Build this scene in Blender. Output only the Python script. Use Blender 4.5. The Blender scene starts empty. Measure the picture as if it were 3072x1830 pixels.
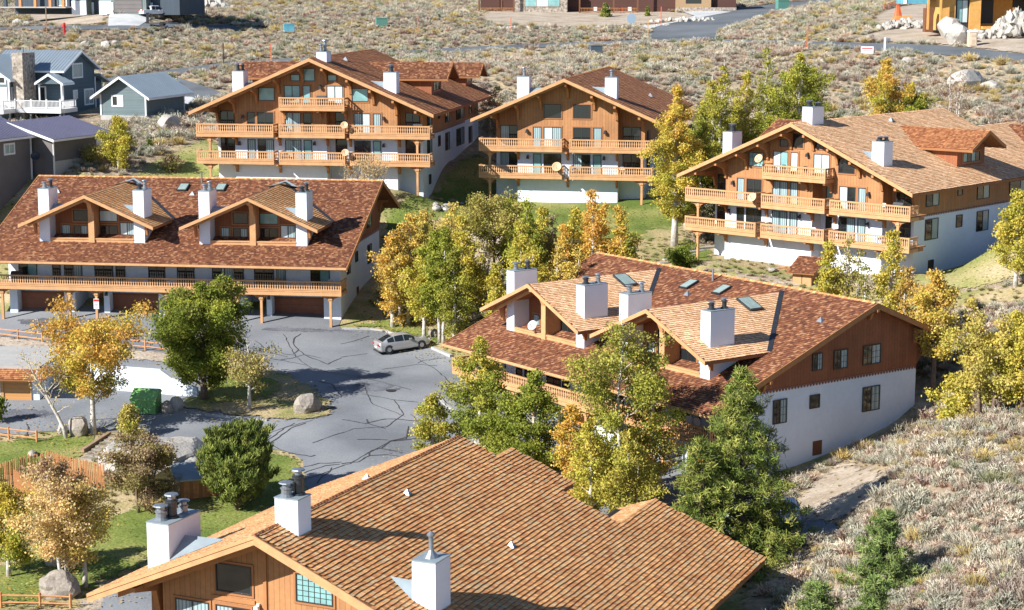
import bpy, math, random
import numpy as np
from mathutils import Vector, Matrix
from mathutils.geometry import delaunay_2d_cdt
from mathutils.bvhtree import BVHTree

# ------------------------------------------------------------------ scene set-up
SC = bpy.context.scene
COL = SC.collection
F_PX, PITCH, CAM_H = 1900.0, 9.61, 40.0
SUN_EL = math.radians(33.0)
SUN_H = Vector((-0.838, -0.545))            # horizontal direction towards the sun
cam_d = bpy.data.cameras.new('camera'); cam = bpy.data.objects.new('camera', cam_d); COL.objects.link(cam)
cam.location = (0, 0, CAM_H); cam.rotation_euler = (math.radians(90 - PITCH), 0, 0)
cam_d.sensor_width = 36.0; cam_d.lens = 36.0 * F_PX / 1024.0
cam_d.clip_start = 1.0; cam_d.clip_end = 5000.0
SC.camera = cam
world = bpy.data.worlds.new('World'); SC.world = world; world.use_nodes = True
wn = world.node_tree; bg = wn.nodes['Background']
sky = wn.nodes.new('ShaderNodeTexSky'); sky.sky_type = 'NISHITA'; sky.sun_disc = False
sky.sun_elevation = SUN_EL; sky.sun_rotation = math.atan2(SUN_H.x, SUN_H.y) % (2 * math.pi)
sky.air_density = 1.0; sky.dust_density = 0.1; sky.ozone_density = 3.5; sky.altitude = 2300
wn.links.new(sky.outputs[0], bg.inputs[0]); bg.inputs[1].default_value = 0.078
sun_d = bpy.data.lights.new('sun', 'SUN'); sun_d.energy = 5.0; sun_d.angle = math.radians(0.5); sun_d.color = (1.0, 0.965, 0.91)
sun = bpy.data.objects.new('sun', sun_d); COL.objects.link(sun); sun.location = (-60, -40, 120)
sdir = Vector((SUN_H.x * math.cos(SUN_EL), SUN_H.y * math.cos(SUN_EL), math.sin(SUN_EL))).normalized()
sun.rotation_euler = sdir.to_track_quat('Z', 'Y').to_euler()
SC.view_settings.view_transform = 'Standard'; SC.view_settings.look = 'None'
SC.view_settings.exposure = 0.82; SC.view_settings.gamma = 1.0
SC.cycles.max_bounces = 6; SC.cycles.diffuse_bounces = 2; SC.cycles.glossy_bounces = 2
SC.cycles.transparent_max_bounces = 8; SC.cycles.transmission_bounces = 3

# ------------------------------------------------------------------ helpers
def tag(o, label=None, cat=None, group=None, kind=None):
    if label: o['label'] = label
    if cat: o['category'] = cat
    if group: o['group'] = group
    if kind: o['kind'] = kind
    return o

def empty(name, loc=(0, 0, 0), rz=0.0, label=None, cat=None, group=None, kind=None):
    o = bpy.data.objects.new(name, None); COL.objects.link(o)
    o.location = loc; o.rotation_euler = (0, 0, rz); o.empty_display_size = .5
    return tag(o, label, cat, group, kind)

def copy_tree(o, parent=None):
    c = o.copy(); COL.objects.link(c)
    if parent is not None:
        c.parent = parent
    for ch in list(o.children):
        copy_tree(ch, c)
    return c

class MB:
    """collects polygons, then links them as one mesh object"""
    def __init__(s): s.v = []; s.f = []; s.c = []; s.cur = (1, 1, 1, 1)
    def poly(s, pts):
        n = len(s.v); s.v.extend([tuple(p) for p in pts]); s.f.append(tuple(range(n, n + len(pts)))); s.c.append(s.cur)
    def hexa(s, p):           # p: 8 corners, bottom 4 ccw then top 4
        n = len(s.v); s.v.extend([tuple(q) for q in p])
        for f in ((3, 2, 1, 0), (4, 5, 6, 7), (0, 1, 5, 4), (1, 2, 6, 5), (2, 3, 7, 6), (3, 0, 4, 7)):
            s.f.append(tuple(n + i for i in f)); s.c.append(s.cur)
    def box(s, x0, x1, y0, y1, z0, z1):
        s.hexa([(x0, y0, z0), (x1, y0, z0), (x1, y1, z0), (x0, y1, z0), (x0, y0, z1), (x1, y0, z1), (x1, y1, z1), (x0, y1, z1)])
    def prism(s, poly, axis, a, b):
        """poly: list of 2-D points in the plane across the axis (x: (y,z), y: (x,z), z: (x,y))"""
        def P(q, t):
            return (t, q[0], q[1]) if axis == 'x' else (q[0], t, q[1]) if axis == 'y' else (q[0], q[1], t)
        n = len(s.v); k = len(poly)
        s.v.extend([P(q, a) for q in poly]); s.v.extend([P(q, b) for q in poly])
        s.f.append(tuple(n + i for i in range(k))); s.f.append(tuple(n + k + i for i in reversed(range(k)))); s.c += [s.cur] * 2
        for i in range(k):
            j = (i + 1) % k; s.f.append((n + j, n + i, n + k + i, n + k + j)); s.c.append(s.cur)
    def beam(s, p, q, w, h, up=(0, 0, 1)):
        p = Vector(p); q = Vector(q); d = (q - p).normalized(); u = Vector(up)
        if abs(d.dot(u)) > .98: u = Vector((0, 1, 0))
        r = d.cross(u).normalized() * (w / 2); u2 = r.cross(d).normalized() * (h / 2)
        s.hexa([p - r - u2, p + r - u2, q + r - u2, q - r - u2, p - r + u2, p + r + u2, q + r + u2, q - r + u2])
    def tube(s, pts, rad, n=6, cap=True):
        pts = [Vector(p) for p in pts]; rings = []
        if not hasattr(rad, '__len__'): rad = [rad] * len(pts)
        for i, p in enumerate(pts):
            d = (pts[min(i + 1, len(pts) - 1)] - pts[max(i - 1, 0)]).normalized()
            a = Vector((0, 0, 1)) if abs(d.z) < .9 else Vector((1, 0, 0))
            u = d.cross(a).normalized(); w = d.cross(u).normalized()
            base = len(s.v)
            for k in range(n):
                t = 2 * math.pi * k / n; s.v.append(tuple(p + (u * math.cos(t) + w * math.sin(t)) * rad[i]))
            rings.append(base)
        for i in range(len(rings) - 1):
            for k in range(n):
                l = (k + 1) % n; s.f.append((rings[i] + k, rings[i] + l, rings[i + 1] + l, rings[i + 1] + k)); s.c.append(s.cur)
        if cap:
            s.f.append(tuple(rings[0] + k for k in reversed(range(n)))); s.f.append(tuple(rings[-1] + k for k in range(n))); s.c += [s.cur] * 2
    def lathe(s, prof, c=(0, 0, 0), n=12):
        c = Vector(c); base = len(s.v)
        for r, z in prof:
            for k in range(n):
                t = 2 * math.pi * k / n; s.v.append((c.x + r * math.cos(t), c.y + r * math.sin(t), c.z + z))
        for i in range(len(prof) - 1):
            for k in range(n):
                l = (k + 1) % n; s.f.append((base + i * n + k, base + i * n + l, base + (i + 1) * n + l, base + (i + 1) * n + k)); s.c.append(s.cur)
        s.f.append(tuple(base + k for k in reversed(range(n)))); s.f.append(tuple(base + (len(prof) - 1) * n + k for k in range(n))); s.c += [s.cur] * 2
    def build(s, name, mat, parent=None, kind=None, col=False, smooth=False, label=None):
        me = bpy.data.meshes.new(name); me.from_pydata(s.v, [], s.f)
        if col:
            at = me.attributes.new('col', 'FLOAT_COLOR', 'FACE'); at.data.foreach_set('color', np.array(s.c, dtype=np.float32).ravel())
        if smooth: me.polygons.foreach_set('use_smooth', [True] * len(me.polygons))
        me.materials.append(mat); o = bpy.data.objects.new(name, me); COL.objects.link(o)
        if parent is not None: o.parent = parent
        if kind: o['kind'] = kind
        if label: o['label'] = label
        return o

def quads_obj(name, V, mat, parent=None, kind=None, C=None, kv=4, smooth=False):
    """V: (N,kv,3) array of separate polygons, C: (N,3|4) face colours"""
    V = np.asarray(V, dtype=np.float32); N = V.shape[0]
    me = bpy.data.meshes.new(name); me.vertices.add(N * kv); me.vertices.foreach_set('co', V.ravel())
    me.loops.add(N * kv); me.loops.foreach_set('vertex_index', np.arange(N * kv, dtype=np.int32))
    me.polygons.add(N); me.polygons.foreach_set('loop_start', np.arange(0, N * kv, kv, dtype=np.int32))
    me.polygons.foreach_set('loop_total', np.full(N, kv, dtype=np.int32))
    if C is not None:
        C = np.asarray(C, dtype=np.float32)
        if C.shape[1] == 3: C = np.concatenate([C, np.ones((N, 1), np.float32)], 1)
        at = me.attributes.new('col', 'FLOAT_COLOR', 'FACE'); at.data.foreach_set('color', C.ravel())
    me.update(calc_edges=True); me.validate()
    me.materials.append(mat); o = bpy.data.objects.new(name, me); COL.objects.link(o)
    if parent is not None: o.parent = parent
    if kind: o['kind'] = kind
    return o

# ------------------------------------------------------------------ materials
def mat(name, base=(.5, .5, .5), rough=.7, metal=0.0, noise=None, noise_amt=.15, bump=None, attr=False, spec=None,
        stripes=None, detail=4.0, colramp=None, trans=0.0, coord='Object', noise2=None):
    m = bpy.data.materials.new(name); m.use_nodes = True; nt = m.node_tree; N = nt.nodes; L = nt.links
    b = N['Principled BSDF']; b.inputs['Roughness'].default_value = rough; b.inputs['Metallic'].default_value = metal
    if spec is not None: b.inputs['Specular IOR Level'].default_value = spec
    tc = N.new('ShaderNodeTexCoord')
    cur = None
    if attr:
        a = N.new('ShaderNodeAttribute'); a.attribute_name = 'col'; cur = a.outputs['Color']
    else:
        r = N.new('ShaderNodeRGB'); r.outputs[0].default_value = (*base, 1); cur = r.outputs[0]
    def noise_node(scale, det=detail):
        n = N.new('ShaderNodeTexNoise'); n.inputs['Scale'].default_value = scale; n.inputs['Detail'].default_value = det
        L.new(tc.outputs[coord], n.inputs['Vector']); return n
    if noise:
        for sc_, amt in ([(noise, noise_amt)] + ([noise2] if noise2 else [])):
            n = noise_node(sc_); mr = N.new('ShaderNodeMapRange'); mr.inputs[1].default_value = .3; mr.inputs[2].default_value = .7
            mr.inputs[3].default_value = 1 - amt; mr.inputs[4].default_value = 1 + amt
            L.new(n.outputs[0], mr.inputs[0])
            mx = N.new('ShaderNodeVectorMath'); mx.operation = 'SCALE'; L.new(cur, mx.inputs[0]); L.new(mr.outputs[0], mx.inputs['Scale']); cur = mx.outputs[0]
    hts = []
    if stripes:      # (axis, spacing, groove fraction, darkening)
        ax, sp, fr, dk = stripes
        sx = N.new('ShaderNodeSeparateXYZ'); L.new(tc.outputs['Object'], sx.inputs[0])
        if ax == 'XY':
            ad = N.new('ShaderNodeMath'); ad.operation = 'ADD'; L.new(sx.outputs[0], ad.inputs[0]); L.new(sx.outputs[1], ad.inputs[1]); src = ad.outputs[0]
        else: src = sx.outputs['XYZ'.index(ax)]
        dv = N.new('ShaderNodeMath'); dv.operation = 'DIVIDE'; L.new(src, dv.inputs[0]); dv.inputs[1].default_value = sp
        fc = N.new('ShaderNodeMath'); fc.operation = 'FRACT'; L.new(dv.outputs[0], fc.inputs[0])
        lt = N.new('ShaderNodeMath'); lt.operation = 'LESS_THAN'; L.new(fc.outputs[0], lt.inputs[0]); lt.inputs[1].default_value = fr
        fl = N.new('ShaderNodeMath'); fl.operation = 'FLOOR'; L.new(dv.outputs[0], fl.inputs[0])
        wn_ = N.new('ShaderNodeTexWhiteNoise'); wn_.noise_dimensions = '1D'; L.new(fl.outputs[0], wn_.inputs['W'])
        m2 = N.new('ShaderNodeMath'); m2.operation = 'MULTIPLY_ADD'; L.new(wn_.outputs[0], m2.inputs[0]); m2.inputs[1].default_value = .16; m2.inputs[2].default_value = .92
        m3 = N.new('ShaderNodeMath'); m3.operation = 'MULTIPLY_ADD'; L.new(lt.outputs[0], m3.inputs[0]); m3.inputs[1].default_value = -dk; m3.inputs[2].default_value = 1
        m4 = N.new('ShaderNodeMath'); m4.operation = 'MULTIPLY'; L.new(m2.outputs[0], m4.inputs[0]); L.new(m3.outputs[0], m4.inputs[1])
        mx = N.new('ShaderNodeVectorMath'); mx.operation = 'SCALE'; L.new(cur, mx.inputs[0]); L.new(m4.outputs[0], mx.inputs['Scale']); cur = mx.outputs[0]
    L.new(cur, b.inputs['Base Color'])
    if bump:
        n = noise_node(bump[0], 5); bp = N.new('ShaderNodeBump'); bp.inputs['Strength'].default_value = bump[1]; bp.inputs['Distance'].default_value = bump[2] if len(bump) > 2 else .03
        L.new(n.outputs[0], bp.inputs['Height']); L.new(bp.outputs[0], b.inputs['Normal'])
    if trans:
        tl = N.new('ShaderNodeBsdfTranslucent'); L.new(cur, tl.inputs[0]); ms = N.new('ShaderNodeMixShader'); ms.inputs[0].default_value = trans
        out = N['Material Output']; L.new(b.outputs[0], ms.inputs[1]); L.new(tl.outputs[0], ms.inputs[2]); L.new(ms.outputs[0], out.inputs[0])
    return m

M = {}
M['stucco'] = mat('white stucco', (.72, .78, .86), .9, noise=.35, noise_amt=.05, noise2=(3.0, .03), bump=(14, .25, .02))  # blue cast of skylit shade put into the white base colour
M['stucco2'] = mat('chimney stucco', (.72, .78, .87), .9, noise=.8, noise_amt=.04, bump=(12, .2, .02))  # same shade-blue put into the white of the chimneys
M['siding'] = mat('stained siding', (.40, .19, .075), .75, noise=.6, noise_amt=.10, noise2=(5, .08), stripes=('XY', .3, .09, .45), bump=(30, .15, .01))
M['siding_dark'] = mat('dark stained siding', (.27, .095, .04), .8, noise=.6, noise_amt=.12, noise2=(5, .1), stripes=('XY', .3, .09, .35), bump=(30, .15, .01))  # darker, redder brown than the plain siding
M['timber'] = mat('stained timber', (.54, .29, .13), .7, noise=1.5, noise_amt=.12, noise2=(9, .08))
M['timber_dark'] = mat('dark timber', (.17, .065, .028), .8, noise=1.5, noise_amt=.12)
M['rail'] = mat('baluster timber', (.56, .31, .15), .7, noise=1.2, noise_amt=.15)
M['soffit'] = mat('soffit boards', (.30, .125, .045), .8, noise=1.0, noise_amt=.1, stripes=('Y', .2, .1, .3))
M['shake'] = mat('cedar shakes', attr=True, rough=.85, noise=9, noise_amt=.16, noise2=(.22, .10), bump=(24, .3, .02))
M['glass'] = mat('window glass', (.015, .02, .022), .06, spec=.8)
M['glass_teal'] = mat('teal window glass', (.22, .42, .42), .12, spec=.6, noise=.9, noise_amt=.22)  # teal tone set into the panes, slightly mottled
M['glass_pale'] = mat('glass over white blinds', (.55, .66, .68), .15, spec=.6, stripes=('XY', .12, .3, .12))
M['glass_curt'] = mat('glass over folded curtains', (.34, .46, .48), .15, spec=.6, stripes=('XY', .22, .35, .5))
M['frame_dark'] = mat('dark window frame', (.035, .028, .025), .5)
M['frame_wood'] = mat('brown window trim', (.36, .15, .055), .7)
M['frame_white'] = mat('white window frame', (.8, .8, .8), .5)
M['metal'] = mat('galvanised steel', (.27, .30, .33), .42, .6, noise=3, noise_amt=.15)
M['metal_dark'] = mat('blackened flue steel', (.06, .065, .075), .4, .6, noise=3, noise_amt=.2)
M['flash'] = mat('grey sheet flashing', (.30, .36, .39), .5, .3, noise=1.5, noise_amt=.12)
M['garage'] = mat('garage door boards', (.235, .085, .045), .75, noise=2, noise_amt=.1)
M['garage_orange'] = mat('garage door, new stain', (.62, .24, .035), .7, noise=2, noise_amt=.1)
M['deck'] = mat('deck boards', (.33, .17, .08), .8, noise=2, noise_amt=.15)
M['concrete'] = mat('concrete', (.40, .39, .37), .9, noise=.8, noise_amt=.08, noise2=(6, .06), bump=(10, .2, .01))
M['dish'] = mat('painted dish', (.62, .42, .24), .6)
M['dish_grey'] = mat('grey dish', (.5, .5, .5), .5)
M['white'] = mat('white plastic', (.8, .8, .8), .5)
M['black'] = mat('black plastic', (.03, .03, .035), .5)
M['red'] = mat('red paint', (.6, .02, .02), .4)
M['orange'] = mat('orange paint', (.75, .14, .04), .6)
M['rock'] = mat('granite', (.31, .27, .225), .9, noise=.9, noise_amt=.25, noise2=(6, .18), bump=(5, .7, .08))
M['rock_light'] = mat('pale granite', (.43, .40, .355), .9, noise=.8, noise_amt=.18, noise2=(7, .15), bump=(5, .6, .08))
M['fence'] = mat('split rail cedar', (.55, .25, .10), .8, noise=3, noise_amt=.2)
M['old_wood'] = mat('weathered wood', (.30, .20, .13), .85, noise=3, noise_amt=.25)
M['leaf'] = mat('leaves', attr=True, rough=.9, trans=.32, spec=.05)
M['needle'] = mat('needles', attr=True, rough=.8, trans=.12, spec=.15)
M['bark_white'] = mat('aspen bark', (.50, .46, .41), .85, noise=3, noise_amt=.35, noise2=(9, .2))
M['bark_brown'] = mat('brown bark', (.16, .11, .08), .9, noise=4, noise_amt=.3)
M['twig'] = mat('bare twigs', (.34, .26, .23), .9, noise=2, noise_amt=.2)
M['twig_grey'] = mat('pale bare twigs', (.36, .30, .25), .9, noise=2, noise_amt=.2)
M['blue_siding'] = mat('blue lap siding', (.075, .115, .145), .7, noise=.6, noise_amt=.08, stripes=('Z', .2, .14, .35))
M['blue_siding_light'] = mat('grey-blue lap siding', (.125, .17, .18), .7, noise=.6, noise_amt=.08, stripes=('Z', .2, .14, .35))
M['grey_siding'] = mat('taupe siding', (.15, .135, .13), .75, noise=.6, noise_amt=.08)
M['blue_metal_roof'] = mat('pale blue metal roof', (.30, .36, .41), .35, .35, noise=.5, noise_amt=.06)
M['purple_metal_roof'] = mat('violet grey metal roof', (.10, .10, .16), .45, .3, noise=.5, noise_amt=.08)
M['trim_white'] = mat('white trim', (.78, .78, .78), .6)
M['asphalt_far'] = mat('road asphalt', (.15, .165, .18), .9, noise=.25, noise_amt=.10, noise2=(3, .05), coord='Object')
M['stone_wall'] = mat('stone veneer', (.33, .28, .23), .9, noise=2.5, noise_amt=.6, noise2=(8, .2), bump=(3, .6, .06))
M['ply'] = mat('sheathing ply', (.62, .33, .09), .8, noise=1.5, noise_amt=.12)
M['house_wrap'] = mat('blue and white house wrap', (.12, .38, .50), .5, noise=1.2, noise_amt=.2)
M['green_paint'] = mat('green paint', (.14, .34, .10), .5, noise=3, noise_amt=.12)
M['tan_plastic'] = mat('tan plastic', (.62, .47, .33), .6, noise=3, noise_amt=.05)
M['car_silver'] = mat('silver car paint', (.55, .54, .53), .28, .55)
M['car_white'] = mat('white car paint', (.8, .8, .82), .3, .0)
M['tyre'] = mat('tyre rubber', (.02, .02, .02), .8)
M['rim'] = mat('alloy rim', (.45, .45, .46), .35, .8)
M['lens_red'] = mat('red lamp lens', (.45, .02, .02), .2)
M['grass_tuft'] = mat('grass', attr=True, rough=.9, trans=.2, spec=.1)
M['crack'] = mat('crack sealant', (.055, .05, .055), .7)
M['paint_line'] = mat('white road paint', (.7, .7, .7), .8)

# ------------------------------------------------------------------ terrain
_T = math.radians(PITCH)
def ray(px, py):
    u = (px - 512) / F_PX; v = -(py - 305) / F_PX
    return np.array([u, math.cos(_T) + v * math.sin(_T), -math.sin(_T) + v * math.cos(_T)])
def at_z(px, py, z):
    r = ray(px, py); s = (z - CAM_H) / r[2]; return (r[0] * s, r[1] * s, z)
def at_y(px, py, Y):
    r = ray(px, py); s = Y / r[1]; return (r[0] * s, Y, CAM_H + r[2] * s)

BSC = {'B': 1.05, 'B2': 1.05}
BLD = {'B': (-21.28, 200.40, 18.16, -9.58), 'B2': (5.49, 201.59, 16.54, -11.86), 'D': (25.02, 170.94, 14.2, -42.2),
       'A': (-12.0, 85.37, 2.55, -24.55), 'C': (-29.77, 185.81, 9.12, -7.96), 'E': (16.9, 148.88, 5.09, -54.0)}
def wpt(b, x, y, z):
    X, Y, Z, t = BLD[b]; t = math.radians(t); k = BSC.get(b, 1.0); x, y, z = x * k, y * k, z * k
    return (X + x * math.cos(t) - y * math.sin(t), Y + x * math.sin(t) + y * math.cos(t), Z + z)

ctrl = []
def cw(b, *pts): ctrl.extend(wpt(b, *p) for p in pts)
cw('B', (-6, -3, -.5), (0, -3.5, -.6), (6, -3, -.6), (0, -9, -2.2), (-8, -9, -2.0), (-11, .9, -.4), (0, .9, 0), (11, .9, -.25), (10.8, 12, .9), (10.8, 19.5, 1.7), (10.8, 26, 2.4), (10.8, 34, 3.2), (-11, 20, 3.0), (0, 30, 3.6), (-8, 38, 4.5), (15, 19, 1.9))
cw('B2', (-8.5, .9, 0), (0, .9, 0), (8.5, .9, .2), (-8, 14, 1.3), (-8, 26, 3.0), (8, 14, 2.0), (8, 28, 3.5))
cw('D', (-11, .9, -.1), (0, .9, .1), (10.8, 3.8, .55), (10.8, 12.4, .1), (10.8, 19.6, 1.25), (11, 28, 2.3), (-11, 20, 2.4), (0, 34, 4.2), (13, 6, .1), (-13, 3, .3))
cw('C', (-17, -14, -.05), (0, -13.6, 0), (15, -14, 0), (16, -8, 1.2), (16, -3, 2.0), (16, 5, 3.0), (-17, 5, 5.6), (0, 7, 5.6), (12, 7, 4.6), (-28, -10, .6), (-26, 0, 3))
cw('E', (-16, -14, 2.4), (-8, -14, 1.0), (4, -14, -.1), (14, -14, 0), (15.5, -8.2, .78), (15.5, -4, 1.25), (15.5, 1, 2.1), (15.5, 5.3, 2.75), (0, 8, 4.2), (-16, 8, 4.6), (18.5, -7, .6), (19, 4, 2.4))
cw('A', (-10, 0, 0), (-10, 20, .6), (0, 26, 1.0), (10, 24, 1.2), (16, 20, 2.0), (16, 28, 2.6), (10, 4, .4), (22, 10, 3.0))
for px, py, z in ((398, 354, 8.0), (380, 400, 7.1), (330, 440, 6.3), (300, 487, 5.3), (250, 470, 5.6), (250, 395, 7.1), (340, 408, 6.9), (145, 413, 6.7), (94, 435, 6.0),
                  (28, 430, 6.2), (20, 400, 6.9), (60, 350, 8.6), (10, 350, 8.6), (160, 350, 8.6), (165, 475, 5.5), (180, 540, 4.2), (100, 560, 3.8), (20, 606, 3.4), (30, 500, 4.7), (215, 560, 3.8),
                  (430, 360, 7.9), (440, 330, 9.0), (300, 330, 9.1), (395, 320, 9.5)):
    ctrl.append(at_z(px, py, z))
for px, py, z in ((440, 205, 16.4), (600, 222, 15.9), (560, 262, 13.8), (480, 300, 10.6), (500, 330, 9.6), (690, 275, 14.2), (700, 262, 14.6), (900, 310, 12.9), (950, 345, 12.0), (1005, 380, 11.2),
                  (915, 390, 9.9), (960, 425, 10.6), (1015, 450, 10.8), (1000, 500, 10.0), (900, 490, 8.6), (850, 530, 6.7), (830, 500, 6.6), (850, 590, 5.9), (950, 570, 8.2), (1015, 600, 9.0), (790, 580, 5.2), (1015, 280, 15.5), (990, 250, 16.8), (1020, 340, 13.5), (740, 590, 4.6)):
    ctrl.append(at_z(px, py, z))
for px, py, Y in ((350, 165, 208), (240, 150, 216), (170, 125, 232), (120, 130, 226), (60, 180, 202), (20, 120, 240), (90, 120, 238), (240, 90, 262), (400, 100, 245), (230, 60, 300), (100, 62, 305), (30, 40, 330), (200, 30, 350),
                  (340, 60, 300), (600, 100, 245), (680, 100, 248), (560, 60, 300), (640, 42, 325), (560, 20, 365), (800, 150, 215), (900, 115, 228), (1010, 112, 224), (1000, 80, 246), (850, 75, 262), (760, 45, 300),
                  (960, 46, 276), (1015, 50, 268), (760, 10, 380), (900, 20, 330), (990, 30, 300), (150, 14, 350), (60, 20, 360), (420, 20, 360), (500, 10, 390), (300, 8, 400), (650, 4, 420), (850, 4, 400), (1015, 10, 345)):
    ctrl.append(at_y(px, py, Y))
for X, Y in ((-160, 470), (0, 480), (160, 470), (-220, 420), (230, 420)): ctrl.append((X, Y, 41.5))
for X in (-300, -100, 100, 300): ctrl.append((X, 700, 68.0)); ctrl.append((X, 950, 98.0))
for X, Y, z in ((-60, 60, 2), (0, 50, 1), (60, 60, 8), (-90, 120, 5), (-110, 200, 18), (90, 120, 12), (110, 200, 22), (40, 80, 7), (-60, 20, 1), (60, 20, 6), (-200, 100, 6), (200, 100, 18), (-260, 300, 29), (260, 300, 32)): ctrl.append((X, Y, z))
CT = np.array(ctrl)
def _fit():
    P = CT[:, :2] / 100.0; n = len(P)
    d = np.sqrt(((P[:, None] - P[None]) ** 2).sum(-1)); K = np.where(d > 0, d * d * np.log(d + 1e-12), 0) + np.eye(n) * 2e-4
    Q = np.concatenate([np.ones((n, 1)), P], 1)
    A = np.zeros((n + 3, n + 3)); A[:n, :n] = K; A[:n, n:] = Q; A[n:, :n] = Q.T
    return P, np.linalg.solve(A, np.concatenate([CT[:, 2], np.zeros(3)]))
_P, _Wt = _fit()
def hts(XY):
    XY = np.atleast_2d(np.asarray(XY, float))[:, :2] / 100.0; out = np.empty(len(XY))
    for i in range(0, len(XY), 20000):
        q = XY[i:i + 20000]; d2 = ((q[:, None] - _P[None]) ** 2).sum(-1)
        K = np.where(d2 > 0, .5 * d2 * np.log(d2 + 1e-18), 0)
        out[i:i + 20000] = K @ _Wt[:-3] + _Wt[-3] + q @ _Wt[-2:]
    return out
def h(x, y): return float(hts([(x, y)])[0])
def at(px, py):
    """ground point seen at a pixel of the 1024 x 610 frame"""
    r = ray(px, py); s = np.concatenate([np.arange(60, 300, 1.0), np.arange(300, 900, 4.0)])
    P = np.outer(s, r); g = hts(P) - (P[:, 2] + CAM_H); i = int(np.argmax(g > 0)) if (g > 0).any() else len(s) - 1
    a, b = s[max(i - 1, 0)], s[i]
    for _ in range(14):
        m_ = (a + b) / 2; q = r * m_
        if h(q[0], q[1]) > q[2] + CAM_H: b = m_
        else: a = m_
    q = r * b; return Vector((q[0], q[1], h(q[0], q[1])))
def ppx(px, py): return at(px, py)
def dpx(x, y): return at(x / 2.4326, y / 2.4326)     # overview coordinates

def grid_axis(segs):
    out = []
    for a, b, st in segs: out.extend(np.arange(a, b, st))
    out.append(segs[-1][1]); return np.array(out)
gx = grid_axis([(-600, -150, 30), (-150, -60, 5), (-60, 60, 1.25), (60, 150, 5), (150, 600, 30)])
gy = grid_axis([(-60, 60, 10), (60, 240, 1.25), (240, 480, 3), (480, 1000, 20)])
GX, GY = np.meshgrid(gx, gy); gz = hts(np.stack([GX.ravel(), GY.ravel()], 1))
V = np.stack([GX.ravel(), GY.ravel(), gz], 1); nx, ny = len(gx), len(gy)
idx = np.arange(nx * ny).reshape(ny, nx)
Fq = np.stack([idx[:-1, :-1].ravel(), idx[:-1, 1:].ravel(), idx[1:, 1:].ravel(), idx[1:, :-1].ravel()], 1)
me = bpy.data.meshes.new('ground'); me.from_pydata(V.tolist(), [], Fq.tolist()); me.polygons.foreach_set('use_smooth', [True] * len(me.polygons))

def ground_mat():
    m = bpy.data.materials.new('dry sage soil'); m.use_nodes = True; nt = m.node_tree; N = nt.nodes; L = nt.links; b = N['Principled BSDF']
    b.inputs['Roughness'].default_value = .95; b.inputs['Specular IOR Level'].default_value = .1
    tc = N.new('ShaderNodeTexCoord')
    def nz(s, d=6):
        n = N.new('ShaderNodeTexNoise'); n.inputs['Scale'].default_value = s; n.inputs['Detail'].default_value = d; L.new(tc.outputs['Object'], n.inputs['Vector']); return n
    n1 = nz(.10); n2 = nz(1.4, 8); r1 = N.new('ShaderNodeValToRGB'); e = r1.color_ramp.elements
    e[0].position = .35; e[0].color = (.27, .20, .13, 1); e[1].position = .62; e[1].color = (.44, .34, .21, 1)
    el = e.new(.5); el.color = (.35, .28, .20, 1)
    L.new(n1.outputs[0], r1.inputs[0])
    mr = N.new('ShaderNodeMapRange'); mr.inputs[1].default_value = .3; mr.inputs[2].default_value = .7; mr.inputs[3].default_value = .66; mr.inputs[4].default_value = 1.3; L.new(n2.outputs[0], mr.inputs[0])
    mx = N.new('ShaderNodeVectorMath'); mx.operation = 'SCALE'; L.new(r1.outputs[0], mx.inputs[0]); L.new(mr.outputs[0], mx.inputs['Scale']); L.new(mx.outputs[0], b.inputs['Base Color'])
    n3 = nz(2.2, 10); bp = N.new('ShaderNodeBump'); bp.inputs['Strength'].default_value = .8; bp.inputs['Distance'].default_value = .25; L.new(n3.outputs[0], bp.inputs['Height']); L.new(bp.outputs[0], b.inputs['Normal'])
    return m
me.materials.append(ground_mat()); ground = bpy.data.objects.new('ground', me); COL.objects.link(ground); ground['kind'] = 'structure'

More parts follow.
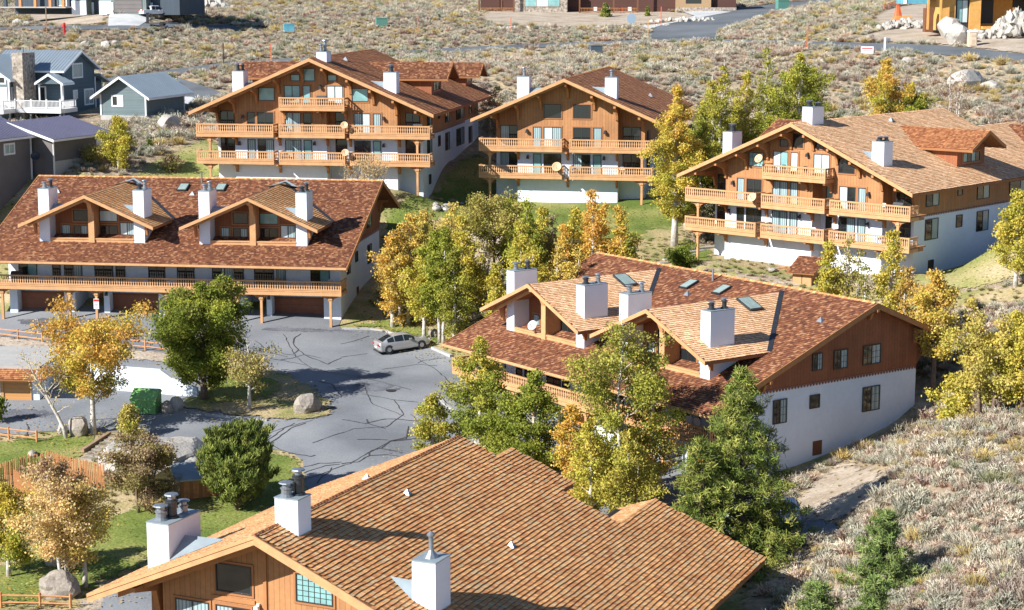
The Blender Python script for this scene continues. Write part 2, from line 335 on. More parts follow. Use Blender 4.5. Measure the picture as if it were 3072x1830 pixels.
def ramp_mat(name, cols, scale, rough=.95, bump=(3, .5, .05), fine=(6, .2), ragged=0):
    m = bpy.data.materials.new(name); m.use_nodes = True; nt = m.node_tree; N = nt.nodes; L = nt.links; b = N['Principled BSDF']
    b.inputs['Roughness'].default_value = rough; b.inputs['Specular IOR Level'].default_value = .2
    tc = N.new('ShaderNodeTexCoord'); vec = tc.outputs['Object']
    n1 = N.new('ShaderNodeTexNoise'); n1.inputs['Scale'].default_value = scale; n1.inputs['Detail'].default_value = 5; L.new(vec, n1.inputs['Vector'])
    r = N.new('ShaderNodeValToRGB'); E = r.color_ramp.elements
    E[0].position = cols[0][0]; E[0].color = (*cols[0][1], 1); E[1].position = cols[-1][0]; E[1].color = (*cols[-1][1], 1)
    for p, c in cols[1:-1]: e = E.new(p); e.color = (*c, 1)
    L.new(n1.outputs[0], r.inputs[0])
    n2 = N.new('ShaderNodeTexNoise'); n2.inputs['Scale'].default_value = fine[0]; n2.inputs['Detail'].default_value = 6; L.new(vec, n2.inputs['Vector'])
    mr = N.new('ShaderNodeMapRange'); mr.inputs[1].default_value = .3; mr.inputs[2].default_value = .7; mr.inputs[3].default_value = 1 - fine[1]; mr.inputs[4].default_value = 1 + fine[1]; L.new(n2.outputs[0], mr.inputs[0])
    mx = N.new('ShaderNodeVectorMath'); mx.operation = 'SCALE'; L.new(r.outputs[0], mx.inputs[0]); L.new(mr.outputs[0], mx.inputs['Scale']); L.new(mx.outputs[0], b.inputs['Base Color'])
    n3 = N.new('ShaderNodeTexNoise'); n3.inputs['Scale'].default_value = bump[0]; n3.inputs['Detail'].default_value = 8; L.new(vec, n3.inputs['Vector'])
    bp = N.new('ShaderNodeBump'); bp.inputs['Strength'].default_value = bump[1]; bp.inputs['Distance'].default_value = bump[2]; L.new(n3.outputs[0], bp.inputs['Height']); L.new(bp.outputs[0], b.inputs['Normal'])
    if ragged:
        ea = N.new('ShaderNodeAttribute'); ea.attribute_name = 'edge'
        n4 = N.new('ShaderNodeTexNoise'); n4.inputs['Scale'].default_value = .9; n4.inputs['Detail'].default_value = 9; n4.inputs['Roughness'].default_value = .75; L.new(vec, n4.inputs['Vector'])
        ma = N.new('ShaderNodeMapRange'); ma.inputs[1].default_value = .35; ma.inputs[2].default_value = .66; ma.inputs[3].default_value = 0; ma.inputs[4].default_value = ragged; L.new(n4.outputs[0], ma.inputs[0])
        gt = N.new('ShaderNodeMath'); gt.operation = 'GREATER_THAN'; L.new(ea.outputs['Fac'], gt.inputs[0]); L.new(ma.outputs[0], gt.inputs[1]); L.new(gt.outputs[0], b.inputs['Alpha'])
    return m
M['lawn'] = ramp_mat('mown lawn', [(.33, (.19, .21, .06)), (.47, (.27, .27, .09)), (.6, (.38, .33, .15)), (.72, (.45, .37, .21))], .16, fine=(5, .28), bump=(5, .8, .1), ragged=1.5)
M['lawn_green'] = ramp_mat('watered lawn', [(.33, (.11, .155, .03)), (.5, (.18, .215, .05)), (.68, (.31, .28, .10))], .22, fine=(5, .28), bump=(5, .8, .1), ragged=1.5)
M['dry_grass'] = ramp_mat('dry grass', [(.35, (.22, .23, .08)), (.5, (.37, .30, .15)), (.68, (.46, .36, .22))], .3, fine=(5, .28), bump=(5, .8, .1), ragged=1.5)
M['dirt'] = ramp_mat('bare earth', [(.35, (.34, .27, .20)), (.5, (.42, .345, .265)), (.68, (.47, .40, .32))], .3, fine=(3, .18), bump=(3, .9, .12), ragged=1.5)
M['asphalt'] = ramp_mat('aged asphalt', [(.35, (.165, .175, .19)), (.5, (.22, .232, .248)), (.66, (.27, .28, .292))], .12, rough=.85, fine=(9, .14), bump=(20, .3, .01))
M['asphalt_dark'] = ramp_mat('newer asphalt', [(.35, (.10, .11, .12)), (.5, (.135, .148, .16)), (.66, (.16, .175, .19))], .1, rough=.85, fine=(6, .08), bump=(20, .3, .01))
M['conc_pave'] = ramp_mat('pale concrete slab', [(.35, (.42, .43, .43)), (.6, (.52, .53, .53))], .4, fine=(4, .06), bump=(15, .2, .01))

NO_SHRUB = []; COVER = []      # world polygons where no sage grows
def inside(poly, X, Y):
    poly = np.asarray(poly); c = np.zeros(len(X), bool); j = len(poly) - 1
    for i in range(len(poly)):
        xi, yi = poly[i]; xj, yj = poly[j]
        t = (yi > Y) != (yj > Y)
        with np.errstate(divide='ignore', invalid='ignore'):
            c ^= t & (X < (xj - xi) * (Y - yi) / (yj - yi) + xi)
        j = i
    return c
def patch(name, pts, m, lift=.05, step=1.25, smooth_it=2, kind='structure', shrub=False, parent=None):
    """a thin sheet draped over the ground inside a world outline"""
    P = np.array([(p[0], p[1]) for p in pts])
    for _ in range(smooth_it):      # chaikin
        Q = np.roll(P, -1, 0); P = np.stack([.75 * P + .25 * Q, .25 * P + .75 * Q], 1).reshape(-1, 2)
    out = []
    for i in range(len(P)):
        a, b = P[i], P[(i + 1) % len(P)]; n = max(1, int(np.linalg.norm(b - a) / step)); out += [a + (b - a) * k / n for k in range(n)]
    B = np.array(out); lo, hi = B.min(0), B.max(0)
    X, Y = np.meshgrid(np.arange(lo[0], hi[0], step), np.arange(lo[1], hi[1], step)); X = X.ravel(); Y = Y.ravel(); k = inside(B, X, Y)
    I = np.stack([X[k], Y[k]], 1)
    vs, es, fs, *_ = delaunay_2d_cdt([Vector(v) for v in B] + [Vector(v) for v in I], [], [list(range(len(B)))], 1, 1e-4)
    vs = np.array([tuple(v) for v in vs]); z = hts(vs) + lift
    me = bpy.data.meshes.new(name); me.from_pydata(np.column_stack([vs, z]).tolist(), [], [list(f) for f in fs]); me.polygons.foreach_set('use_smooth', [True] * len(me.polygons))
    de = np.full(len(vs), 9.0)
    for i in range(0, len(B), 200): de = np.minimum(de, np.sqrt(((vs[:, None] - B[None, i:i + 200]) ** 2).sum(-1)).min(1))
    me.attributes.new('edge', 'FLOAT', 'POINT').data.foreach_set('value', de.astype(np.float32))
    me.update()
    if len(me.polygons) and me.polygons[0].normal.z < 0: me.flip_normals()
    me.materials.append(m); o = bpy.data.objects.new(name, me); COL.objects.link(o)
    if kind: o['kind'] = kind
    if parent is not None: o.parent = parent
    if not shrub: NO_SHRUB.append(B); COVER.append((name, B))
    return o
def ribbon(name, pts, width, m, lift=.06, kind='structure', parent=None, sm=2, shrub=False):
    P = [np.array((p[0], p[1])) for p in pts]
    for _ in range(sm):
        Q = [P[0]]
        for a, b in zip(P[:-1], P[1:]): Q += [.75 * a + .25 * b, .25 * a + .75 * b]
        P = Q + [P[-1]]
    L_, R_ = [], []
    for i, p in enumerate(P):
        d = P[min(i + 1, len(P) - 1)] - P[max(i - 1, 0)]; d = d / (np.linalg.norm(d) + 1e-9); n = np.array((-d[1], d[0])); L_.append(p + n * width / 2); R_.append(p - n * width / 2)
    return patch(name, L_ + R_[::-1], m, lift, 2.0, 0, kind, shrub, parent)
# ------------------------------------------------------------------ building kit
PAL = {'tan': [(.60, .29, .105), (.54, .24, .085), (.68, .36, .145), (.47, .195, .068), (.62, .32, .12), (.55, .36, .18)],
       'pale': [(.80, .49, .27), (.75, .43, .215), (.86, .56, .33), (.70, .385, .19), (.82, .52, .29)],
       'mid': [(.40, .155, .058), (.34, .125, .045), (.48, .215, .088), (.27, .09, .033), (.42, .18, .07)],
       'dark': [(.19, .066, .028), (.24, .086, .034), (.135, .045, .020), (.30, .125, .052), (.17, .057, .025), (.38, .19, .095)],
       'orange': [(.66, .35, .15), (.60, .29, .11), (.72, .42, .20), (.57, .27, .10)]}
rng = np.random.default_rng(7)
def shakes(parent, O, U, Vv, poly, pal='tan', e=.235, w=.22, butt=.05, name='shakes', seed=1):
    """courses of separate cedar shakes laid on the plane O + u*U + v*Vv, clipped to a (u, v) outline"""
    r = np.random.default_rng(seed); O = np.array(O, float); U = np.array(U, float); U /= np.linalg.norm(U); Vv = np.array(Vv, float); Vv /= np.linalg.norm(Vv)
    Nn = np.cross(U, Vv); Nn = Nn if Nn[2] > 0 else -Nn
    P = np.array(poly, float); lo, hi = P.min(0), P.max(0); out = []; cols = []
    pc = np.array(PAL[pal])
    nv = int((hi[1] - lo[1]) / e) + 1
    for k in range(nv):
        v0 = lo[1] + k * e
        us = lo[0] - r.uniform(0, w) + np.cumsum(r.uniform(.65, 1.35, int((hi[0] - lo[0]) / w) + 6) * w)
        u0, u1 = us[:-1], us[1:] - .012
        c = inside(P, (u0 + u1) / 2, np.full(len(u0), v0 + e * .45)); u0, u1 = u0[c], u1[c]; n = len(u0)
        if not n: continue
        wob = .018 * np.sin(u0 * 1.7 + k * 1.3) + r.uniform(-.022, .022, n)
        va = v0 + wob; hb = butt * r.uniform(.88, 1.15, n); vb = np.full(n, v0 + e + .03); hz = np.full(n, .012)
        def pt(u, v, z): return O + u[:, None] * U + v[:, None] * Vv + z[:, None] * Nn
        a, b_, c_, d = pt(u0, va, hb), pt(u1, va, hb), pt(u1, vb, hz), pt(u0, vb, hz)
        g, i_ = pt(u0, va + .004, np.full(n, -.0)), pt(u1, va + .004, np.full(n, -.0))
        out.append(np.stack([a, b_, c_, d], 1)); out.append(np.stack([g, i_, b_, a], 1))
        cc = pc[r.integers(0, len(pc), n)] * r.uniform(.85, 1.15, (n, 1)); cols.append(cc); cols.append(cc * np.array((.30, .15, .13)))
    if not out: return None
    Q = np.concatenate(out); C = np.concatenate(cols)
    return quads_obj(name, Q, M['shake'], parent, 'stuff', C)

def fbox(mb, axis, c, out, a0, a1, z0, z1, d0, d1):
    lo, hi = sorted((c + out * d0, c + out * d1))
    if axis == 'y': mb.box(a0, a1, lo, hi, z0, z1)
    else: mb.box(lo, hi, a0, a1, z0, z1)
def window(parent, axis, c, out, a0, a1, z0, z1, panes=2, styles=('glass',), frame='frame_dark', trim=None, grid=None, name='window', fw=.06):
    mb = MB()
    for q in ((a0, a1, z0, z0 + fw), (a0, a1, z1 - fw, z1)): fbox(mb, axis, c, out, *q, .0, .085)
    for q in ((a0, a0 + fw), (a1 - fw, a1)): fbox(mb, axis, c, out, q[0], q[1], z0 + fw, z1 - fw, .0, .085)
    wv = (a1 - a0 - 2 * fw) / panes
    for i in range(1, panes): x = a0 + fw + wv * i; fbox(mb, axis, c, out, x - .03, x + .03, z0 + fw, z1 - fw, .0, .07)
    if grid:
        nx_, nz_ = grid
        for i in range(1, nx_ * panes):
            if i % nx_: x = a0 + fw + (a1 - a0 - 2 * fw) * i / (nx_ * panes); fbox(mb, axis, c, out, x - .012, x + .012, z0 + fw, z1 - fw, .045, .06)
        for i in range(1, nz_): z = z0 + fw + (z1 - z0 - 2 * fw) * i / nz_; fbox(mb, axis, c, out, a0 + fw, a1 - fw, z - .012, z + .012, .046, .062)
    w = mb.build(name, M[frame], parent)
    if trim:
        t = MB(); k = .12
        for q in ((a0 - k, a1 + k, z0 - k, z0), (a0 - k, a1 + k, z1, z1 + k), (a0 - k, a0, z0, z1), (a1, a1 + k, z0, z1)): fbox(t, axis, c, out, *q, .0, .06)
        t.build('trim', M[trim], w)
    for i in range(panes):
        p = MB(); fbox(p, axis, c, out, a0 + fw + wv * i + (.03 if i else 0), a0 + fw + wv * (i + 1) - (.03 if i < panes - 1 else 0), z0 + fw, z1 - fw, .0, .04)
        p.build('pane', M[styles[i % len(styles)]], w)
    return w

BAL = [(0, .075), (.10, .075), (.17, .032), (.30, .066), (.42, .078), (.52, .034), (.58, .03), (.66, .075)]
def balusters(parent, p, q, z, hgt=.66, sp=.225, th=.035):
    """flat sawn balusters from p to q (x, y), feet at z"""
    p = np.array(p, float); q = np.array(q, float); d = q - p; Ln = np.linalg.norm(d); d /= Ln; nrm = np.array((d[1], -d[0])); n = max(2, int(Ln / sp)); S = []
    cen = [p + d * (Ln * (i + .5) / n) for i in range(n)]; k = hgt / .66
    for c in cen:
        for (za, wa), (zb, wb) in zip(BAL[:-1], BAL[1:]):
            A = [c - d * wa, c + d * wa, c + d * wb, c - d * wb]; zz = [z + za * k, z + za * k, z + zb * k, z + zb * k]
            fr = [(*(a + nrm * th / 2), t) for a, t in zip(A, zz)]; bk = [(*(a - nrm * th / 2), t) for a, t in zip(A, zz)]
            S += [fr, [bk[0], bk[3], bk[2], bk[1]], [fr[1], bk[1], bk[2], fr[2]], [fr[0], fr[3], bk[3], bk[0]]]
    return quads_obj('balusters', S, M['rail'], parent, 'stuff')
def balcony(parent, x0, x1, yf, yb, z, left=True, right=True, name='balcony', ends=None):
    """z = underside of the beam; floor .4 above"""
    mb = MB(); mb.box(x0 + .06, x1 - .06, yf + .10, yb, z + .28, z + .40); b = mb.build(name, M['deck'], parent)
    f = MB(); f.box(x0, x1, yf, yf + .10, z, z + .30); f.box(x0 + .01, x1 - .01, yf + .03, yf + .10, z + .33, z + .46)
    if left: f.box(x0, x0 + .1, yf + .1, yb, z, z + .30)
    if right: f.box(x1 - .1, x1, yf + .1, yb, z, z + .30)
    f.build('fascia_beam', M['timber'], b)
    r = MB()
    def rails(xa, ya, xb, yb_):
        for z0, z1, t in ((z + .48, z + .58, .07), (z + 1.21, z + 1.34, .14)):
            if ya == yb_: r.box(xa, xb, ya, ya + t, z0, z1)
            else: r.box(xa, xa + t, ya, yb_, z0, z1)
    rails(x0, yf, x1, yf)
    if left: rails(x0, yf + .14, x0, yb)
    if right: rails(x1 - .14, yf + .14, x1 - .14, yb)
    for x in (x0 + .07, x1 - .07): r.box(x - .065, x + .065, yf + .005, yf + .135, z + .3, z + 1.36)
    r.build('handrail', M['timber'], b)
    balusters(b, (x0 + .15, yf + .05), (x1 - .15, yf + .05), z + .56)
    if left: balusters(b, (x0 + .05, yf + .15), (x0 + .05, yb), z + .56)
    if right: balusters(b, (x1 - .05, yf + .15), (x1 - .05, yb), z + .56)
    return b
def corbel(parent, x, yf, yw, z, w=.22):
    m = MB(); m.prism([(yw, z), (yf, z), (yf, z - .16), (yf + .3, z - .22), (yw - .42, z - .36), (yw - .26, z - .62), (yw - .2, z - .92), (yw, z - .95)], 'x', x - w / 2, x + w / 2)
    return m.build('bracket', M['timber_b'], parent)
M['timber_b'] = mat('bracket timber', (.40, .175, .062), .7, noise=1.5, noise_amt=.12)
def rake_bracket(parent, x, y0, yw, zt, w=.24, s=1.0):
    m = MB(); m.prism([(yw, zt), (y0, zt), (y0, zt - .22), (y0 + .55, zt - .34), (yw - .55, zt - .62), (yw - .34, zt - 1.0 * s), (yw - .2, zt - 1.5 * s), (yw, zt - 1.6 * s)], 'x', x - w / 2, x + w / 2)
    return m.build('bracket', M['timber_b'], parent)
def flue(parent, x, y, z, hgt, style=0, r=.17):
    m = MB()
    if style == 0:      # capped galvanised pipe
        m.lathe([(r + .14, 0), (r, .12), (r, hgt * .5), (r + .05, hgt * .5), (r + .05, hgt * .56), (r * .8, hgt * .6), (r * .8, hgt * .85), (r + .13, hgt * .87), (r + .10, hgt * .93), (.03, hgt)], (x, y, z), 12)
        return m.build('flue_pipe', M['metal'], parent, smooth=False)
    if style == 1:      # dark sleeve with pale cap
        m.lathe([(r + .1, 0), (r + .1, .1), (r, .12), (r, hgt * .62), (r + .09, hgt * .63), (r + .09, hgt * .7), (r, hgt * .71), (r, hgt * .76)], (x, y, z), 12)
        o = m.build('flue_pipe', M['metal_dark'], parent)
        c = MB(); c.lathe([(r * .8, hgt * .76), (r * .8, hgt * .9), (r + .12, hgt * .92), (r + .08, hgt * .97), (.03, hgt)], (x, y, z), 12); c.build('rain_cap', M['metal'], o); return o
    m.lathe([(r + .1, 0), (r * .5, .3), (r * .42, .35), (r * .42, hgt * .8), (r * .7, hgt * .82), (r * .7, hgt * .9), (.03, hgt)], (x, y, z), 10)
    return m.build('flue_pipe', M['metal'], parent)
def chimney(parent, x0, x1, y0, y1, zb, zt, flues=()):
    m = MB(); m.box(x0, x1, y0, y1, zb, zt); c = m.build('chimney', M['stucco2'], parent)
    k = MB(); k.box(x0 - .03, x1 + .03, y0 - .03, y1 + .03, zt + .003, zt + .06); k.build('chimney_cap', M['flash'], c)
    for fx, fy, fh, st, r in flues: flue(c, x0 + (x1 - x0) * fx, y0 + (y1 - y0) * fy, zt + .06, fh, st, r)
    return c
def cricket(parent, xc, y0, y1, zroof, slope, side, rise=.65):
    """sheet-metal saddle on the uphill side; side=+1: the roof falls towards +x"""
    Lx = rise / slope; ym = (y0 + y1) / 2; m = MB()
    A = (xc, y0 - .05, zroof + .06); B = (xc, y1 + .05, zroof + .06); Cc = (xc, ym, zroof + rise); D = (xc - side * Lx, ym, zroof + slope * Lx + .07)
    m.poly([A, Cc, D]); m.poly([B, D, Cc]); m.poly([A, D, B]); m.poly([A, B, Cc])
    return m.build('saddle_flashing', M['flash'], parent)
def post(parent, x, y, z0, z1, w=.22, name='post'):
    m = MB(); m.box(x - w / 2, x + w / 2, y - w / 2, y + w / 2, z0, z1 - .02); m.box(x - w * .8, x + w * .8, y - w * .8, y + w * .8, z1 - .42, z1 - .22); p = m.build(name, M['timber'], parent)
    k = MB(); k.prism([(-.75, 0), (.75, 0), (.75, -.12), (.32, -.3), (.14, -.6), (-.14, -.6), (-.32, -.3), (-.75, -.12)], 'y', -.09, .09)
    for i, v in enumerate(k.v): k.v[i] = (v[0] + x, v[1] + y, v[2] + z1 - .003)
    k.build('post_brace', M['timber_b'], p)
    return p
def roof_vent(parent, p, s=.35):
    m = MB(); x, y, z = p; m.poly([(x - s, y - s * .8, z), (x + s, y - s * .8, z), (x, y, z + s * 1.4)]); m.poly([(x + s, y - s * .8, z), (x + s * .8, y + s, z + .05), (x, y, z + s * 1.4)]); m.poly([(x + s * .8, y + s, z), (x - s, y + s, z + .05), (x, y, z + s * 1.4)]); m.poly([(x - s, y + s, z), (x - s, y - s * .8, z), (x, y, z + s * 1.4)])
    return m.build('roof_vent', M['metal'], parent)
def teeth(parent, axis, c, out, a0, a1, z, mt='siding_dark'):
    S = []; n = int((a1 - a0) / .3); w = (a1 - a0) / n
    for i in range(n):
        a = a0 + i * w; d = c + out * .05
        tri = [(a, z), (a + w, z), (a + w * .7, z - .2), (a + w * .3, z - .2)]
        S.append([((d, t[0], t[1]) if axis == 'x' else (t[0], d, t[1])) for t in tri])
    return quads_obj('sawtooth_trim', S, M[mt], parent, 'stuff')
def lantern(parent, x, y, z, mt='black'):
    m = MB(); m.box(x - .08, x + .08, y - .12, y, z - .02, z + .08); m.prism([(-.1, 0), (.1, 0), (.14, -.3), (-.14, -.3)], 'y', y - .32, y - .12)
    for i in range(8, 16): v = m.v[i]; m.v[i] = (v[0] + x, v[1], v[2] + z)
    return m.build('wall_lamp', M[mt], parent)
def dish(parent, x, y, z, r=.42, mt='dish', az=0):
    m = MB(); m.lathe([(.05, 0), (r * .5, .035), (r * .8, .09), (r, .16), (r - .02, .17), (r * .78, .11), (r * .4, .05), (.04, .03)], (0, 0, 0), 16)
    R_ = Matrix.Rotation(az, 4, 'Z') @ Matrix.Rotation(math.radians(62), 4, 'X')
    m.v = [tuple(R_ @ Vector(v) + Vector((x, y, z))) for v in m.v]; o = m.build('satellite_dish', M[mt], parent, smooth=True)
    a = MB(); a.tube([(x, y + .1, z), (x, y + .25, z - .5)], .03, 5); f0 = R_ @ Vector((0, 0, .5)) + Vector((x, y, z)); a.tube([(x, y, z - .3), tuple(f0)], .02, 5); a.build('dish_arm', M['metal_dark'], o)
    return o

# ------------------------------------------------------------------ gable-front chalets
def gable_poly(xl, xr, zb, Hr, m, drop=.30):
    pts = [(xl, zb), (xr, zb), (xr, Hr - drop - m * abs(xr))]
    if xl < 0 < xr: pts.append((0, Hr - drop))
    pts.append((xl, Hr - drop - m * abs(xl))); return pts
def chalet(root, kind, Hr, m, WL, WR, L, pal_r, pal_l, dorm_pal='dark', zsplit=5.55, seed=1, facade='siding', side='siding'):
    W = kind == 'W'
    body = 10.8 if W else 7.75; bump = 8.5 if W else 5.2; YW, YR = 2.1, 3.6
    # roof
    r = MB(); r.cur = (.16, .07, .03, 1)
    for sgn, Wd in ((-1, WL), (1, WR)):
        He = Hr - m * Wd; pr = [(0, Hr - .02), (sgn * Wd, He - .02), (sgn * Wd, He - .26), (0, Hr - .26)]
        r.prism(pr, 'y', .02, L)
    roof = r.build('roof', M['soffit'], root)
    for sgn, Wd, pal in ((-1, WL, pal_l), (1, WR, pal_r)):
        if pal is None: continue
        sl = math.hypot(1, m); LL = Wd * sl; U = (0, 1, 0); Vd = (-sgn / sl, 0, m / sl); O = (sgn * Wd, 0, Hr - m * Wd)
        poly = [(0, 0), (L, 0), (L, LL), (0, LL)]
        if root.get('roof_steps') and sgn > 0:
            poly = [(u, LL - x * sl) for x, u in root['roof_steps']]
        shakes(roof, O, U, Vd, poly, pal, seed=seed + sgn)
    cap = MB(); cap.cur = (.45, .22, .09, 1)
    for i in range(int(L / .3)):
        q = .3 * i; cap.cur = tuple(np.array(PAL[pal_r][i % 5]) * rng.uniform(.8, 1.2)) + (1,)
        cap.poly([(-.17, q, Hr - .03), (0, q, Hr + .10), (0, q + .32, Hr + .06), (-.17, q + .32, Hr - .07)]); cap.poly([(0, q, Hr + .10), (.17, q, Hr - .03), (.17, q + .32, Hr - .07), (0, q + .32, Hr + .06)])
        cap.poly([(-.17, q, Hr - .07), (.17, q, Hr - .07), (0, q, Hr + .10)])
    cap.build('ridge_cap', M['shake'], roof, 'stuff', col=True)
    for sgn, Wd in ((-1, WL), (1, WR)):
        He = Hr - m * Wd; f = MB()
        f.prism([(0, Hr + .04), (sgn * Wd, He + .04), (sgn * Wd, He - .30), (0, Hr - .30)], 'y', -.07, .018)
        f.prism([(0, Hr - .262), (sgn * (Wd - .5), Hr - .262 - m * (Wd - .5)), (sgn * (Wd - .5), Hr - .52 - m * (Wd - .5)), (0, Hr - .52)], 'y', .95, 1.09)
        f.build('bargeboard', M['timber'], roof)
    # walls
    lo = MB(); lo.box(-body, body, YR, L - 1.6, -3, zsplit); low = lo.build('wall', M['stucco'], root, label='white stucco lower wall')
    up = MB(); up.prism(gable_poly(-body, body, zsplit, Hr, m, .27), 'y', YR - .015, L - 1.6); upw = up.build('wall', M[side], root, label='brown board upper wall')
    cols = [(-bump, 1.15), (3.3, bump)] if W else [(-bump, bump)]
    a = MB()
    for x0, x1 in cols: a.box(x0, x1, YW, YR + .01, -3, zsplit)
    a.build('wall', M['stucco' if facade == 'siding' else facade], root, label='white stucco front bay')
    a = MB()
    if W:
        for x0, x1 in cols: a.box(x0, x1, YW - .012, YR, zsplit, 8.3)
        a.prism(gable_poly(-bump, bump, 8.3, Hr, m, .27), 'y', YW - .012, YR)
    else: a.prism(gable_poly(-bump, bump, zsplit, Hr, m, .27), 'y', YW - .012, YR)
    a.build('wall', M['siding'], root, label='brown board front gable')
    tr = MB(); tr.box(-bump - .02, (1.15 if W else bump) + .02, YW - .05, YW - .013, zsplit - .08, zsplit + .12)
    if W: tr.box(3.28, bump + .02, YW - .05, YW - .013, zsplit - .08, zsplit + .12)
    tr.build('band_trim', M['timber_b'], root)
    for s in (-1, 1): teeth(root, 'x', s * body, s, YR, L - 1.6, zsplit)
    # brackets under the rake
    for x in ((1.2, 3.75, 6.1, 8.45, 10.75) if W else (0.05, 2.75, 5.1, 7.6)):
        for s in (-1, 1):
            if x < .1 and s < 0: continue
            rake_bracket(root, s * x, .25, YW if x <= bump else YR, Hr - m * x - .5)
    return roof, YW, YR

def cross_gable(root, roof, s, yc, half, zr, ze, xin, xout, wall_x, main, pal, seed=5):
    """side dormer: ridge along x; s=+1 on the right slope"""
    Hr, m = main; md = (zr - ze) / half; g = MB()
    for q in (-1, 1): g.prism([(yc, zr - .02), (yc + q * half, ze - .02), (yc + q * half, ze - .24), (yc, zr - .24)], 'x', *sorted((s * (xin + .3), s * xout)))
    rf = g.build('dormer', M['soffit'], root)
    sl = math.hypot(1, md); LL = half * sl
    xe = (Hr - ze) / m
    for q in (-1, 1):
        if q > 0: continue
        O = (0, yc + q * half, ze); U = (s, 0, 0); Vd = (0, -q / sl, md / sl)
        shakes(rf, O, U, Vd, [(xe, 0), (xout, 0), (xout, LL), (xin, LL)], pal, seed=seed + q)
    w = MB(); dw = half - .65; zt = zr - .26 - md * dw; zb = Hr - m * wall_x - .4
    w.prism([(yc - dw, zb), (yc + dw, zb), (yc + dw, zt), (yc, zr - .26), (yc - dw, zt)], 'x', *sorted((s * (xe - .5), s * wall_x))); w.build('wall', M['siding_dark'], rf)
    f = MB()
    for q in (-1, 1): f.prism([(yc, zr + .03), (yc + q * half, ze + .03), (yc + q * half, ze - .28), (yc, zr - .28)], 'x', *sorted((s * xout, s * (xout + .07))))
    f.build('bargeboard', M['timber_b'], rf)
    zw = Hr - m * wall_x
    window(rf, 'x', s * wall_x, s, yc - 1.6, yc + 1.6, zw + .35, zw + 1.25, 4, ('glass_teal', 'glass'), 'frame_dark', 'frame_wood')
    return rf

def front_W(root, st, dishes=()):
    YW = 2.088
    for x0, x1, z0, z1, n, k in ((-2.5, -1.55, 11.06, 11.73, 1, 0), (-1.2, .03, 11.06, 12.34, 1, 0), (1.33, 2.28, 11.08, 11.72, 1, 0), (-5.9, -4.22, 9.05, 10.37, 1, 1), (3.85, 5.55, 9.05, 10.37, 1, 2)):
        window(root, 'y', YW, -1, x0, x1, z0, z1, n, (st[k],), 'frame_dark', 'frame_wood', grid=(4, 3) if st[3] and k else None)
    for x0, x1, n, k in ((-3.2, -1.53, 2, 4), (-1.26, -.45, 1, 5), (1.22, 2.92, 2, 6)):
        window(root, 'y', YW, -1, x0, x1, 8.82, 10.62, n, st[k], 'frame_dark', 'frame_wood', name='glass_door')
    for zz, off in ((5.78, 7), (3.02, 14)):
        yy = 2.088 if zz > 4 else 2.1
        for j, (x0, x1, n) in enumerate(((-7.18, -6.35, 1), (-6.1, -4.4, 2), (-3.2, -1.52, 2), (-1.25, -.4, 1), (1.7, 3.0, 1), (4.02, 5.72, 2), (5.98, 6.8, 1))):
            window(root, 'y', 3.585 if j == 4 else yy, -1, x0, x1, zz, zz + 2.1, n, st[off + j], 'frame_dark', 'frame_wood' if zz > 5 else None, name='glass_door' if n > 1 else 'window')
        for s in (-1, 1): window(root, 'y', 3.585 if zz > 4 else 3.6, -1, *sorted((s * 9.0, s * 10.5)), zz, zz + 2.1, 2, ('glass', 'glass'), 'frame_dark', name='glass_door')
    for z in (2.68, 5.43):
        for x0, x1, le, ri in ((-12.15, -4.0, True, True), (-3.45, 3.42, True, True), (3.92, 12.15, True, True)):
            balcony(root, x0, x1, .6, 2.1 if abs(x0) < 4 and x0 < 0 else 2.1, z, le, ri)
        w = MB(); w.box(-12.05, -8.5, 2.1, 3.6, z + .28, z + .40); w.box(8.5, 12.05, 2.1, 3.6, z + .28, z + .4); w.box(1.15, 3.3, 2.1, 3.6, z + .28, z + .4)
        w.box(-12.15, -12.05, 2.1, 3.0, z, z + .3); w.box(12.05, 12.15, 2.1, 3.0, z, z + .3)
        w.build('deck_floor', M['deck'], root)
        for x in (-8.3, -3.72, 1.3, 3.67, 8.7): corbel(root, x, .75, 2.1 if abs(x) < 8.4 else 2.3, z - .003)
        for s in (-1, 1): post(root, s * 10.8, .95, -.6 if z < 3 else 3.1, z - .0)
    balcony(root, -3.4, 3.42, .6, 2.08, 8.15)
    for x in (-3.15, 0.6, 3.2): corbel(root, x, .75, 2.1, 8.147)
    for x, z in ((-7.6, 7.5), (-.1, 4.9), (7.1, 7.5), (7.1, 4.8), (-8.0, 4.8), (.6, 10.6)): lantern(root, x, 2.07 if z > 5 else 2.09, z)
    for d in dishes: dish(root, *d)

def place(b, label, cat='building', group='brown and white chalets', name='chalet'):
    X, Y, Z, t = BLD[b]; o = empty(name, (X, Y, Z), math.radians(t), label, cat, group); o.scale = (BSC.get(b, 1.0),) * 3; return o

